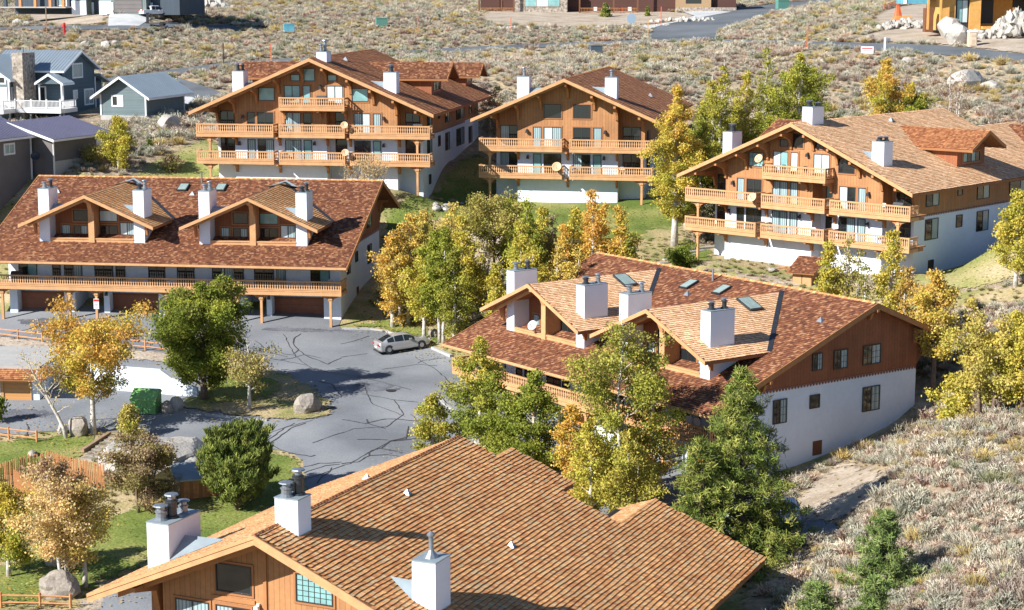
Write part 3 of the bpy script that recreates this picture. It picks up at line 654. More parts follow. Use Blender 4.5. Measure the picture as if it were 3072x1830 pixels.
G_, T_, Pl, C_ = 'glass', 'glass_teal', 'glass_pale', 'glass_curt'
stB = [T_, T_, T_, False, (T_, T_), (T_,), (Pl, Pl),
       (G_,), (G_, G_), (C_, C_), (G_,), (G_,), (C_, Pl), (C_,),
       (C_,), (G_, C_), (C_, C_), (T_,), (G_,), (G_, G_), (T_,)]
stD = [G_, T_, G_, True, (Pl, T_), (Pl,), (Pl, Pl),
       (C_,), (G_, G_), (C_, C_), (C_,), (T_,), (Pl, G_), (C_,),
       (G_,), (G_, G_), (C_, C_), (C_,), (G_,), (G_, C_), (C_,)]
Hr, m_ = 13.406, .431
for b, st, pr, ds in (('B', stB, 'mid', [(3.55, .3, 4.0, .38), (3.5, .3, 6.75, .38)]), ('D', stD, 'pale', [(-4.15, .3, 6.35, .45), (-3.55, .35, 9.95, .42)])):
    root = place(b, 'wide chalet with three stacked balconies at upper centre, behind the long left building' if b == 'B' else
                 'wide chalet with pale tan shake roof and dark side dormer, at right behind the aspens')
    roof, _, _ = chalet(root, 'W', Hr, m_, 12.67, 12.67, 27.3, pr, None, seed=11 if b == 'B' else 21)
    front_W(root, st, ds)
    cross_gable(root, roof, 1, 15.15, 3.2, 12.5, 10.9, 2.15, 11.6, 9.8, (Hr, m_), 'dark' if b == 'B' else 'mid', 31)
    cross_gable(root, roof, -1, 15.15, 3.2, 12.5, 10.9, 2.15, 11.6, 9.8, (Hr, m_), 'dark', 33)
    # rear wing with its own small side gable
    r = MB(); r.prism([(3.6, Hr - m_ * 3.6 - .02), (12.67, Hr - m_ * 12.67 - .02), (12.67, Hr - m_ * 12.67 - .26), (3.6, Hr - m_ * 3.6 - .26)], 'y', 27.3, 35.5)
    rw = r.build('rear_roof', M['soffit'], root); sl = math.hypot(1, m_)
    shakes(rw, (12.67, 27.3, Hr - m_ * 12.67), (0, 1, 0), (-1 / sl, 0, m_ / sl), [(0, 0), (8.2, 0), (8.2, 9.07 * sl), (0, 9.07 * sl)], pr, seed=77)
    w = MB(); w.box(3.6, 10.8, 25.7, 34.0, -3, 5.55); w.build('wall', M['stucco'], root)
    w = MB(); w.prism([(3.6, 5.55), (10.8, 5.55), (10.8, 8.4), (3.6, 11.5)], 'y', 25.7, 34.0); w.build('wall', M['siding'], root)
    cross_gable(root, rw, 1, 33.0, 2.6, 11.7, 10.3, 4.0, 11.6, 9.9, (Hr, m_), 'dark', 35)
    side = 10.8
    for y0, y1, z0, z1, n in ((5.5, 7.75, 3.2, 5.08, 2), (11.0, 12.1, 3.85, 5.0, 1), (14.8, 17.0, 3.1, 5.0, 2), (5.5, 7.75, 6.2, 7.55, 2), (11.1, 11.95, 6.75, 7.45, 1), (14.7, 17.0, 6.1, 7.6, 2), (20.9, 25.2, 3.05, 4.95, 2), (20.9, 25.2, 5.95, 7.3, 2), (28, 30, 2.8, 4.7, 2), (28.3, 29.8, 6.1, 7.25, 1)):
        window(root, 'x', side, 1, y0, y1, z0, z1, n, ('glass', 'glass_curt') if n > 1 else ('glass',), 'frame_dark')
    window(root, 'x', side, 1, 6.27, 7.18, .35, 1.35, 1, ('frame_dark',), 'frame_dark', name='crawl_hatch')
    if b == 'B':
        chimney(root, 7.05, 8.35, 2.4, 3.75, 9.4, 11.95, [(.5, .5, .75, 1, .2)]); cricket(root, 7.05, 2.4, 3.75, Hr - m_ * 7.05, m_, 1)
        chimney(root, -8.75, -7.6, 2.4, 4.1, 9.2, 11.95, [(.4, .3, .8, 1, .17), (.65, .7, .8, 1, .15)]); cricket(root, -7.6, 2.4, 4.1, Hr - m_ * 7.6, m_, -1)
        chimney(root, .12, 1.18, 2.4, 4.2, 12.4, 13.95, [(.35, .3, .8, 0, .15), (.6, .6, 1.2, 0, .17)])
    else:
        chimney(root, 7.05, 8.27, 2.37, 3.85, 9.4, 12.0, [(.4, .3, .4, 1, .22), (.65, .7, .4, 1, .17)]); cricket(root, 7.05, 2.37, 3.85, Hr - m_ * 7.05, m_, 1)
        chimney(root, -9.45, -8.4, 2.8, 4.4, 8.9, 11.97, [(.5, .5, .75, 1, .3)]); cricket(root, -8.4, 2.8, 4.4, Hr - m_ * 8.4, m_, -1)
        chimney(root, -.4, .65, 2.47, 4.35, 12.4, 14.72, [(.4, .25, .55, 1, .2), (.7, .75, .35, 1, .2)])
    roof_vent(root, (1.3, 15.0 if b == 'D' else 9.5, Hr - m_ * 1.3), .3)
    # loose furniture on the balconies is placed further down

# the narrower chalet
root = place('B2', 'narrow chalet with two dark square attic windows, left of the tall golden aspen')
roof, _, _ = chalet(root, 'N', 12.86, m_, 9.67, 9.67, 29.4, 'mid', None, seed=41)
for x0, x1, s in ((-2.46, -.65, G_), (.58, 2.39, G_)): window(root, 'y', 2.088, -1, x0, x1, 8.79, 10.19, 1, (s,), 'frame_dark', 'frame_wood', grid=(4, 4) if x0 > 0 else None)
for zz, stl in ((5.78, ((C_,), (Pl, C_), (G_, G_), (C_,))), (3.02, ((T_,), (G_, G_), (C_, G_), (T_,)))):
    for (x0, x1, n), s in zip(((-3.57, -2.71, 1), (-2.47, -.64, 2), (.59, 2.38, 2), (2.65, 3.51, 1)), stl):
        window(root, 'y', 2.088 if zz > 4 else 2.1, -1, x0, x1, zz, zz + 2.1, n, s, 'frame_dark', 'frame_wood' if zz > 4 else None, name='glass_door' if n > 1 else 'window')
    for s in (-1, 1): window(root, 'y', 3.585 if zz > 4 else 3.6, -1, *sorted((s * 5.5, s * 7.3)), zz, zz + 2.1, 2, (C_, G_) if s < 0 else (G_, G_), 'frame_dark', name='glass_door')
for z in (2.68, 5.43):
    balcony(root, -8.95, -.3, .6, 2.1, z); balcony(root, .45, 8.95, .6, 2.1, z)
    w = MB(); w.box(-8.85, -5.2, 2.1, 3.6, z + .28, z + .4); w.box(5.2, 8.85, 2.1, 3.6, z + .28, z + .4); w.build('deck_floor', M['deck'], root)
    for x in (-5.1, .08, 5.15): corbel(root, x, .75, 2.1, z - .003)
    for s in (-1, 1): post(root, s * 7.85, .95, -.7 if z < 3 else 3.1, z)
for x, z in ((-4.2, 7.55), (3.9, 7.55), (-4.1, 4.9), (3.8, 4.9)): lantern(root, x, 2.08, z)
chimney(root, 3.75, 4.95, 2.55, 3.85, 10.0, 12.9, [(.5, .5, .75, 0, .17)]); cricket(root, 3.75, 2.55, 3.85, 12.86 - m_ * 3.75, m_, 1)
chimney(root, -5.35, -4.1, 2.55, 3.85, 9.9, 12.9, [(.5, .5, .95, 0, .17)]); cricket(root, -4.1, 2.55, 3.85, 12.86 - m_ * 4.1, m_, -1)
roof_vent(root, (6.3, 18, 12.86 - m_ * 6.3), .3)
for y0, y1, z0, z1 in ((5, 7, 3.2, 5), (12, 14, 3.2, 5), (5, 7, 6.2, 7.4)): window(root, 'x', 7.75, 1, y0, y1, z0, z1, 2, (G_, C_), 'frame_dark')
dish(root, -.75, .3, 3.95, .5)

# the near chalet: broad asymmetric roof
HA = 12.084; mA = (12.084 - 7.95) / 9.66
root = place('A', 'nearest chalet, its vast orange shake roof filling the lower middle of the view')
root['roof_steps'] = [(0, 0), (0, 21.9), (2.15, 21.9), (2.15, 24.05), (6.05, 24.05), (6.05, 22.2), (9.6, 22.2), (9.6, 27.8), (16.23, 28.3), (16.23, 0)]
sl = math.hypot(1, mA)
def chaletA():
    r = MB()
    r.prism([(0, HA - .02), (-9.66, 7.93), (-9.66, 7.67), (0, HA - .28)], 'y', .02, 21.9)
    for x0, x1, L in ((0, 2.15, 21.9), (2.15, 6.05, 24.05), (6.05, 9.6, 22.2), (9.6, 16.23, 28.0)):
        r.prism([(x0, HA - mA * x0 - .02), (x1, HA - mA * x1 - .02), (x1, HA - mA * x1 - .26), (x0, HA - mA * x0 - .26)], 'y', .02, L - .02)
    # rear wing's far slope
    r.prism([(9.6, HA - mA * 9.6 - .02), (7.2, HA - mA * 9.6 - .9), (7.2, HA - mA * 9.6 - 1.1), (9.6, HA - mA * 9.6 - .26)], 'y', 22.2, 27.8)
    roof = r.build('roof', M['soffit'], root)
    P = [(u, (16.23 - x) * sl) for x, u in root['roof_steps']]
    shakes(roof, (16.23, 0, HA - mA * 16.23), (0, 1, 0), (-1 / sl, 0, mA / sl), P, 'tan', seed=3, butt=.062, e=.25)
    shakes(roof, (-9.66, 0, HA - mA * 9.66), (0, 1, 0), (1 / sl, 0, mA / sl), [(0, 0), (21.9, 0), (21.9, 9.66 * sl), (0, 9.66 * sl)], 'orange', seed=4)
    s2 = math.hypot(1, .367); shakes(roof, (7.2, 22.2, HA - mA * 9.6 - .88), (0, 1, 0), (1 / s2, 0, .367 / s2), [(0, 0), (5.6, 0), (5.6, 2.4 * s2), (0, 2.4 * s2)], 'orange', seed=5)
    cap = MB()
    for i in range(73):
        q = .3 * i; cap.cur = tuple(np.array(PAL['dark'][i % 5]) * rng.uniform(1.2, 2.2)) + (1,)
        cap.poly([(-.2, q, HA - .05), (0, q, HA + .12), (0, q + .32, HA + .07), (-.2, q + .32, HA - .1)]); cap.poly([(0, q, HA + .12), (.2, q, HA - .05), (.2, q + .32, HA - .1), (0, q + .32, HA + .07)]); cap.poly([(-.2, q, HA - .1), (.2, q, HA - .1), (0, q, HA + .12)])
    cap.build('ridge_cap', M['shake'], roof, 'stuff', col=True)
    f = MB()
    for sg, Wd in ((-1, 9.66), (1, 16.23)):
        He = HA - mA * Wd
        f.prism([(0, HA + .05), (sg * Wd, He + .05), (sg * Wd, He - .13), (0, HA - .13)], 'y', -.09, -.0)
        f.prism([(0, HA - .133), (sg * Wd, He - .133), (sg * Wd, He - .42), (0, HA - .42)], 'y', -.05, .03)
    f.build('bargeboard', M['timber'], roof)
    f = MB()
    for sg, Wd in ((-1, 8.6), (1, 15.0)):
        f.prism([(0, HA - .5), (sg * Wd, HA - .5 - mA * Wd), (sg * Wd, HA - .78 - mA * Wd), (0, HA - .78)], 'y', 1.0, 1.16)
    f.build('fly_rafter', M['timber_b'], roof)
    w = MB(); w.prism([(-7.75, -3), (13.5, -3), (13.5, HA - .3 - mA * 13.5), (0, HA - .3), (-7.75, HA - .3 - mA * 7.75)], 'y', 2.6, 21.0); w.build('wall', M['siding'], root)
    w = MB(); w.prism([(-6.7, 5.4), (6.7, 5.4), (6.7, HA - .3 - mA * 6.7), (0, HA - .3), (-6.7, HA - .3 - mA * 6.7)], 'y', 2.1, 2.62); w.build('wall', M['siding'], root, label='board-clad front gable')
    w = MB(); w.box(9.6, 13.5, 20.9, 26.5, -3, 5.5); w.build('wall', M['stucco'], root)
    window(root, 'y', 2.1, -1, -3.55, -1.52, 8.36, 9.80, 1, ('glass',), 'frame_dark', 'frame_wood')
    window(root, 'y', 2.1, -1, .95, 2.98, 8.45, 9.86, 1, ('glass_teal',), 'frame_dark', 'frame_wood', grid=(6, 5))
    window(root, 'y', 2.1, -1, -5.95, -3.98, 5.7, 7.68, 2, ('glass_curt',), 'frame_dark', 'frame_wood', name='glass_door')
    window(root, 'y', 2.1, -1, -3.6, -1.62, 5.7, 7.68, 2, ('glass_curt', 'glass'), 'frame_dark', 'frame_wood', name='glass_door')
    window(root, 'y', 2.1, -1, .9, 2.9, 5.7, 7.68, 2, ('glass', 'glass_curt'), 'frame_dark', 'frame_wood', name='glass_door')
    t = MB(); t.box(-.85, -.67, 2.02, 2.098, 5.4, HA - .6 - mA * .85); t.box(-3.8, -1.35, 2.03, 2.098, 7.9, 8.14); t.build('trim_board', M['timber_b'], root)
    rake_bracket(root, -7.2, .3, 2.6, HA - mA * 7.2 - .5, .3, 1.4); rake_bracket(root, .05, .9, 2.1, HA - .75, .3, .6); rake_bracket(root, 7.2, .3, 2.6, HA - mA * 7.2 - .5, .3, 1.4)
    lantern(root, -1.15, 2.08, 7.95, 'white')
    for s in (-1,): balcony(root, -8.9, -.4, .6, 2.1, 5.0)
    for s in (-1, 1): post(root, s * 7.8, .95, -.7, 5.0)
    c = chimney(root, -7.9, -6.62, 2.6, 5.4, 8.0, 11.1, [(.35, .22, .8, 0, .27), (.55, .42, 1.25, 1, .25), (.6, .74, .72, 0, .22)]); cricket(root, -6.62, 2.6, 5.4, HA - mA * 6.62, mA, -1, 1.0)
    c = chimney(root, -.15, 1.12, 2.1, 3.3, 10.9, 13.37, [(.35, .3, .75, 0, .25), (.65, .7, 1.3, 1, .22)])
    c = chimney(root, 6.9, 8.12, 2.6, 4.15, 8.0, 11.04, [(.5, .5, 1.25, 2, .28)]); cricket(root, 6.9, 2.6, 4.15, HA - mA * 6.9, mA, 1, .68)
    roof_vent(root, (1.77, 11.9, HA - mA * 1.77), .22); roof_vent(root, (7.3, 12.8, HA - mA * 7.3), .22); roof_vent(root, (-1.2, 13, HA - mA * 1.2), .2)
    window(root, 'x', 13.5, 1, 6, 8, 2.2, 3.9, 2, (G_, C_), 'frame_dark')
chaletA(); del root['roof_steps']
# ------------------------------------------------------------------ long dormered buildings
def skylight(parent, x, y, z, ux, uy, w, l):
    """ux,uy: unit vectors along and up the slope"""
    ux = Vector(ux).normalized(); uy = Vector(uy).normalized(); n = ux.cross(uy).normalized(); n = n if n.z > 0 else -n; c = Vector((x, y, z))
    m = MB()
    def q(a, b, t): return c + ux * a + uy * b + n * t
    m.hexa([q(-w/2, -l/2, 0), q(w/2, -l/2, 0), q(w/2, l/2, 0), q(-w/2, l/2, 0), q(-w/2, -l/2, .2), q(w/2, -l/2, .2), q(w/2, l/2, .2), q(-w/2, l/2, .2)])
    o = m.build('skylight', M['metal_dark'], parent); g = MB(); k = .1
    g.hexa([q(-w/2+k, -l/2+k, .18), q(w/2-k, -l/2+k, .18), q(w/2-k, l/2-k, .18), q(-w/2+k, l/2-k, .18), q(-w/2+k, -l/2+k, .22), q(w/2-k, -l/2+k, .22), q(w/2-k, l/2-k, .22), q(-w/2+k, l/2-k, .22)])
    g.build('pane', M['sky_glass'], o); return o
M['sky_glass'] = mat('pale skylight dome', (.28, .36, .33), .3, noise=3, noise_amt=.15)
def long_house(b, label, HL, cx, wall_x, door_mat, seed, xl_bal, xr_bal, gar_label=None):
    root = place(b, label, group='long dormered chalets', name='long_chalet')
    H, mf, mb_, F, Bk = 12.03, .384, .409, 16.05, 8.29; zf = H - mf * F; zb = H - mb_ * Bk
    r = MB(); r.prism([(0, H - .02), (-F, zf - .02), (-F, zf - .26), (0, H - .28)], 'x', -HL + .02, HL - .02); r.prism([(0, H - .02), (Bk, zb - .02), (Bk, zb - .26), (0, H - .28)], 'x', -HL + .02, HL - .02)
    roof = r.build('roof', M['soffit'], root)
    sf = math.hypot(1, mf); shakes(roof, (0, -F, zf), (1, 0, 0), (0, 1 / sf, mf / sf), [(-HL, 0), (HL, 0), (HL, F * sf), (-HL, F * sf)], 'dark', seed=seed, e=.24)
    sb = math.hypot(1, mb_); shakes(roof, (0, Bk, zb), (1, 0, 0), (0, -1 / sb, mb_ / sb), [(-HL, 0), (HL, 0), (HL, Bk * sb), (-HL, Bk * sb)], 'dark', seed=seed + 1, e=.4, w=.4)
    cap = MB()
    for i in range(int(2 * HL / .3)):
        q = -HL + .3 * i; cap.cur = tuple(np.array(PAL['tan'][i % 5]) * rng.uniform(.7, 1.2)) + (1,)
        cap.poly([(q, -.17, H - .02), (q + .28, -.17, H - .02), (q + .28, 0, H + .1), (q, 0, H + .1)]); cap.poly([(q, .17, H - .02), (q, 0, H + .1), (q + .28, 0, H + .1), (q + .28, .17, H - .02)])
    cap.build('ridge_cap', M['shake'], roof, 'stuff', col=True)
    for s in (-1, 1):
        f = MB()
        f.prism([(0, H + .05), (-F, zf + .05), (-F, zf - .36), (0, H - .36)], 'x', *sorted((s * HL, s * (HL + .07)))); f.prism([(0, H + .05), (Bk, zb + .05), (Bk, zb - .36), (0, H - .36)], 'x', *sorted((s * HL, s * (HL + .07))))
        f.build('bargeboard', M['timber_b'], roof)
    f = MB(); f.box(-HL, HL, -F - .06, -F + .0, zf - .2, zf + .01); f.build('eave_board', M['timber'], roof)
    # walls
    YU, YB_ = -12.0, 5.2; wx = wall_x; zs = 6.72
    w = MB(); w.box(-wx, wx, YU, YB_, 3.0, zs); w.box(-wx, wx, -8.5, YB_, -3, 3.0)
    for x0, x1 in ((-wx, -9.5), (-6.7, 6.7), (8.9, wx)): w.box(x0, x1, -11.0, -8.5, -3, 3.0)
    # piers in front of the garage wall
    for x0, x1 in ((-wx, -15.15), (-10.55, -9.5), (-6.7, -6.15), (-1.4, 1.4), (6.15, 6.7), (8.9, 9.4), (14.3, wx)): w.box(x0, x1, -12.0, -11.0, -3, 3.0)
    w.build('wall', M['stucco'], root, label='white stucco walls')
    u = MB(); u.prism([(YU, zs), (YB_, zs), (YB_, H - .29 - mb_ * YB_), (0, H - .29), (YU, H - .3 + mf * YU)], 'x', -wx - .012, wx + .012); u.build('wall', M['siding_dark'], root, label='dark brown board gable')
    for s in (-1, 1):
        teeth(root, 'x', s * wx, s, YU, YB_, zs)
        for y, k in ((0, .9), (-10.5, .9), (4.9, 1.2)):
            g = MB(); zt = (H - mb_ * y if y > 0 else H + mf * y) - .42
            g.prism([(0, 0), (.95, 0), (.95, -.18), (.4, -.35), (.2, -.9 * k), (0, -1.0 * k)], 'y', -.11, .11); g.v = [(s * (wx + v[0]), v[1] + y, v[2] + zt) for v in g.v]
            if s < 0: g.f = [tuple(reversed(q)) for q in g.f]
            g.build('bracket', M['timber_b'], root)
    g = MB(); g.prism([(5.2, zb + 1.1), (8.1, zb - .2), (8.1, zb - .4), (6.2, zb - .55), (5.2, zb - 1.9)], 'x', wx - .3, wx); g.build('bracket', M['timber_dark'], root)
    # garage doors
    for i, (x0, x1) in enumerate(((-15.12, -10.58), (-6.13, -1.42), (1.42, 6.13), (9.42, 14.28))):
        d = MB(); d.box(x0, x1, -11.06, -11.0, -.3, 2.13)
        for k in range(4): d.box(x0 + .03, x1 - .03, -11.085, -11.06, .06 + k * .52, .52 + k * .52)
        g = d.build('garage_door', M[door_mat], root)
        hd = MB(); hd.box((x0 + x1) / 2 - .1, (x0 + x1) / 2 + .1, -11.12, -11.085, .5, .56); hd.build('handle', M['metal'], g)
        t = MB(); t.box(x0 - .02, x1 + .02, -11.1, -11.0, 2.133, 2.3); t.build('door_head', M['timber_dark'], root)
    for x0, x1 in ((-9.5, -6.7), (6.7, 8.9)):
        d = MB(); d.box((x0 + x1) / 2 - .5, (x0 + x1) / 2 + .5, -8.56, -8.5, -.2, 2.0); d.build('entry_door', M['frame_wood'], root)
    for x in (-10.0, -6.4, 6.4, 9.15): lantern(root, x, -12.0, 2.5)
    # first floor windows
    for x0, x1, n, s in ((-14.9, -13.1, 2, (G_, T_)), (-11.6, -10.8, 1, (G_,)), (-10.45, -8.7, 2, (G_, C_)), (-7.5, -5.7, 2, (G_, G_)), (-5.45, -4.55, 1, (G_,)), (-2.3, -.7, 2, (G_, G_)), (.45, 2.1, 2, (G_, G_)), (3.8, 4.7, 1, (G_,)), (4.95, 6.8, 2, (C_, G_)), (7.8, 9.65, 2, (G_, G_)), (9.9, 10.75, 1, (C_,)), (13.1, 14.9, 2, (G_, T_))):
        window(root, 'y', -12.0, -1, x0, x1, 3.15, 5.25, n, s, 'frame_dark', name='glass_door' if n > 1 else 'window')
    # long balcony: dark underside, beam, rails
    xs0, xs1 = xl_bal, xr_bal
    bal = balcony(root, xs0, xs1, -14.36, -12.0, 2.98, True, True, name='long_balcony')
    jo = MB()
    for k in range(int((xs1 - xs0) / 1.2)): x = xs0 + .6 + k * 1.2; jo.box(x - .05, x + .05, -14.2, -12.02, 3.02, 3.255)
    jo.build('joists', M['timber_dark'], bal, 'stuff')
    for x in (-15.8, -9.3, -6.7, 0, 6.7, 8.95, 15.4): post(root, x, -13.9, -1.2, 2.98)
    # dormers
    for di, c in enumerate(cx):
        zr, half, yf = 11.75, 6.45, -14.15; md = .437; ze = zr - md * half
        g = MB()
        for q in (-1, 1): g.prism([(c, zr - .02), (c + q * half, ze - .02), (c + q * half, ze - .22), (c, zr - .24)], 'y', yf + .02, -8.4)
        g.prism([(c, zr - .02), (c - 3, zr - .02 - 3 * md), (c - 3, zr - .24 - 3 * md), (c, zr - .24)], 'y', -8.4, -4.5); g.prism([(c, zr - .02), (c + 3, zr - .02 - 3 * md), (c + 3, zr - .24 - 3 * md), (c, zr - .24)], 'y', -8.4, -4.5)
        dr = g.build('dormer', M['soffit'], root)
        sl = math.hypot(1, md); LL = half * sl; yb = (ze - H) / mf; yr = (zr - H) / mf
        for q in (-1, 1):
            O = (c + q * half, 0, ze); shakes(dr, O, (0, 1, 0), (-q / sl, 0, md / sl), [(yf, 0), (yb, 0), (yr, LL), (yf, LL)], 'tan' if b == 'C' else 'pale', seed=seed + 10 + q + di)
            vm = MB(); vm.beam((c + q * half, yb, ze + .1), (c, yr, zr + .1), .35, .03, (0, 0, 1)); vm.build('valley_flashing', M['metal_dark'], dr)
        f = MB()
        for q in (-1, 1):
            f.prism([(c, zr + .05), (c + q * half, ze + .05), (c + q * half, ze - .25), (c, zr - .25)], 'y', yf - .06, yf + .018)
            f.prism([(c, zr - .245), (c + q * (half - .6), zr - .245 - md * (half - .6)), (c + q * (half - .6), zr - .5 - md * (half - .6)), (c, zr - .5)], 'y', yf + .75, yf + .88)
        f.build('bargeboard', M['timber'], dr)
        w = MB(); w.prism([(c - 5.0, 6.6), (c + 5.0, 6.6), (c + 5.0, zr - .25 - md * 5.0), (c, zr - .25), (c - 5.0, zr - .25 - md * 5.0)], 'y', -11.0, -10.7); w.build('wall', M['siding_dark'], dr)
        w = MB()
        for q in (-1, 1):
            zt = zr - .25 - md * 5.0; xa, xb = sorted((c + q * 4.85, c + q * 5.08)); w.prism([(-10.3, 6.4), (-10.3, zt), (-6.9, zt)], 'x', xa, xb)
            w.box(*sorted((c + q * 4.86, c + q * 5.07)), -10.31, -10.2, 6.6, zt)
        w.build('side_wall', M['stucco'], dr)
        p = MB(); p.box(c - 4.02, c + 4.02, -12.5, -12.36, 7.0, 7.5); p.box(c - 4.02, c + 4.02, -12.56, -12.3, 7.5, 7.62); p.build('parapet', M['timber'], dr)
        p = MB(); p.box(c - .28, c + .28, -12.62, -12.3, 7.0, 11.2); p.box(c - .2, c + .2, -12.3, -11.0, 7.0, 11.2); p.prism([(-12.62, 9.9), (-12.62, 11.25), (-13.9, 11.35), (-13.9, 11.15), (-13.1, 10.9)], 'x', c - .2, c + .2); p.build('centre_post', M['timber'], dr)
        for x0, x1, z0, z1, n, s in ((-2.3, -.85, 9.0, 10.05, 1, (G_,)), (.85 - .6, 2.0, 9.0, 10.05, 1, (T_ if di else Pl,)), (-3.45, -2.6, 7.3, 8.65, 1, (C_,)), (-2.3, -.88, 7.3, 8.6, 2, (G_, C_)), (.28, 2.0, 7.3, 8.65, 2, (G_, G_)), (2.2, 3.6, 7.3, 8.95, 2, (Pl, C_))):
            window(dr, 'y', -11.0, -1, c + x0, c + x1, z0, z1, n, s, 'frame_dark', 'frame_wood')
        for q in (-1, 1):
            xa, xb = sorted((c + q * 4.05, c + q * 5.07)); k = 0 if q < 0 else 1
            chimney(root, xa, xb, -12.5, -10.2, 6.8, 12.1, [(.45, .25, .62, 1 if k else 0, .19), (.6, .72, .8, 0 if (di + k) % 2 else 1, .17)])
            cricket(root, xb if q < 0 else xa, -12.3, -10.4, zr - md * 4.05, md, q, .62)
            rb = MB(); rb.prism([(-12.5, ze + .35), (-13.95, ze + .35), (-13.95, ze + .15), (-13.0, ze + .0), (-12.75, ze - .9), (-12.5, ze - 1.0)], 'x', c + q * 5.35 - .1, c + q * 5.35 + .1); rb.build('bracket', M['timber_b'], root)
    n_up = (0, 1 / sf, mf / sf)
    for x, y in ((-1.9, -2.1), (1.85, -2.0)): skylight(roof, x, y, H + mf * y, (1, 0, 0), n_up, 1.0, 1.4)
    for x, y in ((-.6, -3.4), (14, -3.4) if b == 'E' else (-14.2, -3.3)): roof_vent(roof, (x, y, H + mf * y), .28)
    pp = MB(); pp.tube([(-.4, -.94, H - .5), (-.4, -.94, H + .6)], .09, 8); pp.build('vent_pipe', M['metal'], roof)
    for y0, y1, z0, z1, n in ((-9.45, -8.1, 4.2, 5.95, 2), (-5.85, -4.85, 4.85, 5.85, 1), (-.45, 1.35, 3.9, 5.75, 2), (-5.7, -4.7, 7.6, 8.85, 2), (-3.55, -2.15, 7.45, 8.85, 2), (-.55, 1.3, 7.4, 8.85, 2)):
        window(root, 'x', wx if z1 < 6.5 else wx + .012, 1, y0, y1, z0, z1, n, ('glass', 'glass_curt') if n > 1 else ('glass',), 'frame_dark', None, grid=(2, 3) if n > 1 else None)
    h_ = MB(); h_.box(wx, wx + .04, -5.4, -4.5, 1.35, 2.4); h_.build('crawl_hatch', M['timber_dark'], root)
    return root, roof
rC, roofC = long_house('C', 'long building with dark roof and brown garage doors, left of the car park', 17.4, (-7.45, 7.9), 15.9, 'garage', 100, -19.5, 16.5)
rE, roofE = long_house('E', 'long building with bright tan dormers and white gable end, right of the car park', 16.3, (-7.2, 7.15), 15.5, 'garage_orange', 200, -17.45, 14.4)
dish(rE, -8.35, -12.75, 8.15, .42, 'dish_grey', .3)
sl_ = math.hypot(1, .437)
for cx_, y in ((-7.2, -2.2), (7.15, -2.2)):
    skylight(roofE, cx_ + 1.0, -5.2 if cx_ < 0 else -5.0, 11.75 - .437, (0, 1, 0), (-1 / sl_, 0, .437 / sl_), 1.3, 1.7)
# blue weathered flashing humps on the ridges of the left building's dormers
for c in (-7.45, 7.9):
    m2 = MB(); m2.poly([(c - 1.6, -1.6, 11.46), (c, -3.0, 11.95), (c + 1.6, -1.6, 11.46), (c, -.35, 12.0)]); m2.build('ridge_flashing', M['flash'], roofC)
# door sign on a post of the garage row: two lines of print, too small to read, on a white plate
sg = MB(); sg.box(-6.95, -6.45, -14.06, -14.02, 1.25, 2.2); sgo = sg.build('sign_plate', M['white'], rC)
s2_ = MB(); s2_.box(-6.93, -6.47, -14.072, -14.061, 1.95, 2.15); s2_.build('sign_band', M['red'], sgo)
s3_ = MB()
for k in range(4): s3_.box(-6.9, -6.52 - .05 * (k % 2), -14.07, -14.061, 1.4 + k * .13, 1.44 + k * .13)
s3_.build('sign_print', M['black'], sgo, 'stuff')
# ------------------------------------------------------------------ ground covers and roads
def D_(*pts): return [dpx(*p) for p in pts]
def Cw(b, *pts): return [wpt(b, x, y, 0) for x, y in pts]
patch('dry_meadow', D_((-90, 450), (320, 432), (500, 425), (1000, 470), (1100, 395), (1180, 365), (1640, 470), (1700, 590), (2000, 690), (2215, 700), (2330, 700), (2520, 690), (2520, 640), (2560, 660), (2540, 735), (2350, 745), (2180, 800), (2250, 900), (2225, 1030), (1930, 1160), (1900, 1230)) +
      [(14, 104), (8, 80), (-60, 80)] + D_((-90, 1600),), M['dry_grass'], .03, 1.6, 0)
patch('parking_lot', D_((-90, 775), (-20, 772)) + Cw('C', (-15.5, -10.5), (15.8, -10.5), (16.1, -14.5)) + D_((880, 803), (935, 806), (1035, 842), (1098, 872)) + Cw('E', (-15, -9.5), (15.4, -9.5)) +
      D_((1900, 1215), (1990, 1262), (2060, 1290), (1950, 1320), (1900, 1345)) + [(18, 108), (8, 112), (-14, 112), (-24, 118)] + D_((760, 1290), (742, 1160), (735, 1110), (640, 1088), (500, 1082), (330, 1056), (240, 1052), (120, 1048), (60, 1062), (-90, 1050), (-90, 960)), M['asphalt'], .065, 1.6, 1)
patch('island_grass', D_((392, 990), (450, 1003), (600, 1022), (700, 1030), (795, 1024), (832, 1000), (805, 962), (740, 925), (690, 905), (640, 888), (590, 872), (540, 880), (505, 905), (490, 940), (470, 962), (430, 972)), M['dry_grass'], .17, .9, 1)
patch('island_lawn', D_((470, 985), (540, 992), (640, 985), (700, 960), (690, 925), (620, 895), (560, 905), (520, 930), (495, 955)), M['lawn_green'], .21, .9, 2)
patch('island_soil', D_((690, 1012), (780, 1018), (822, 998), (800, 975), (740, 985)), M['dirt'], .215, .9, 2)
patch('verge_dirt', D_((-90, 812), (0, 818), (150, 836), (300, 850), (400, 856), (480, 872), (540, 885), (500, 915), (400, 890), (200, 870), (0, 850), (-90, 845)), M['dirt'], .12, 1.0, 1)
patch('verge_grass', D_((105, 838), (250, 848), (320, 856), (300, 868), (180, 858)), M['lawn'], .16, 1.0, 2)
patch('verge_grass', D_((400, 858), (470, 874), (480, 888), (420, 882)), M['lawn'], .16, 1.0, 2)
patch('side_lawn', D_((300, 445), (340, 402), (395, 378), (460, 350), (505, 334), (560, 360), (560, 440), (420, 450)), M['lawn'], .07, 1.0, 1)
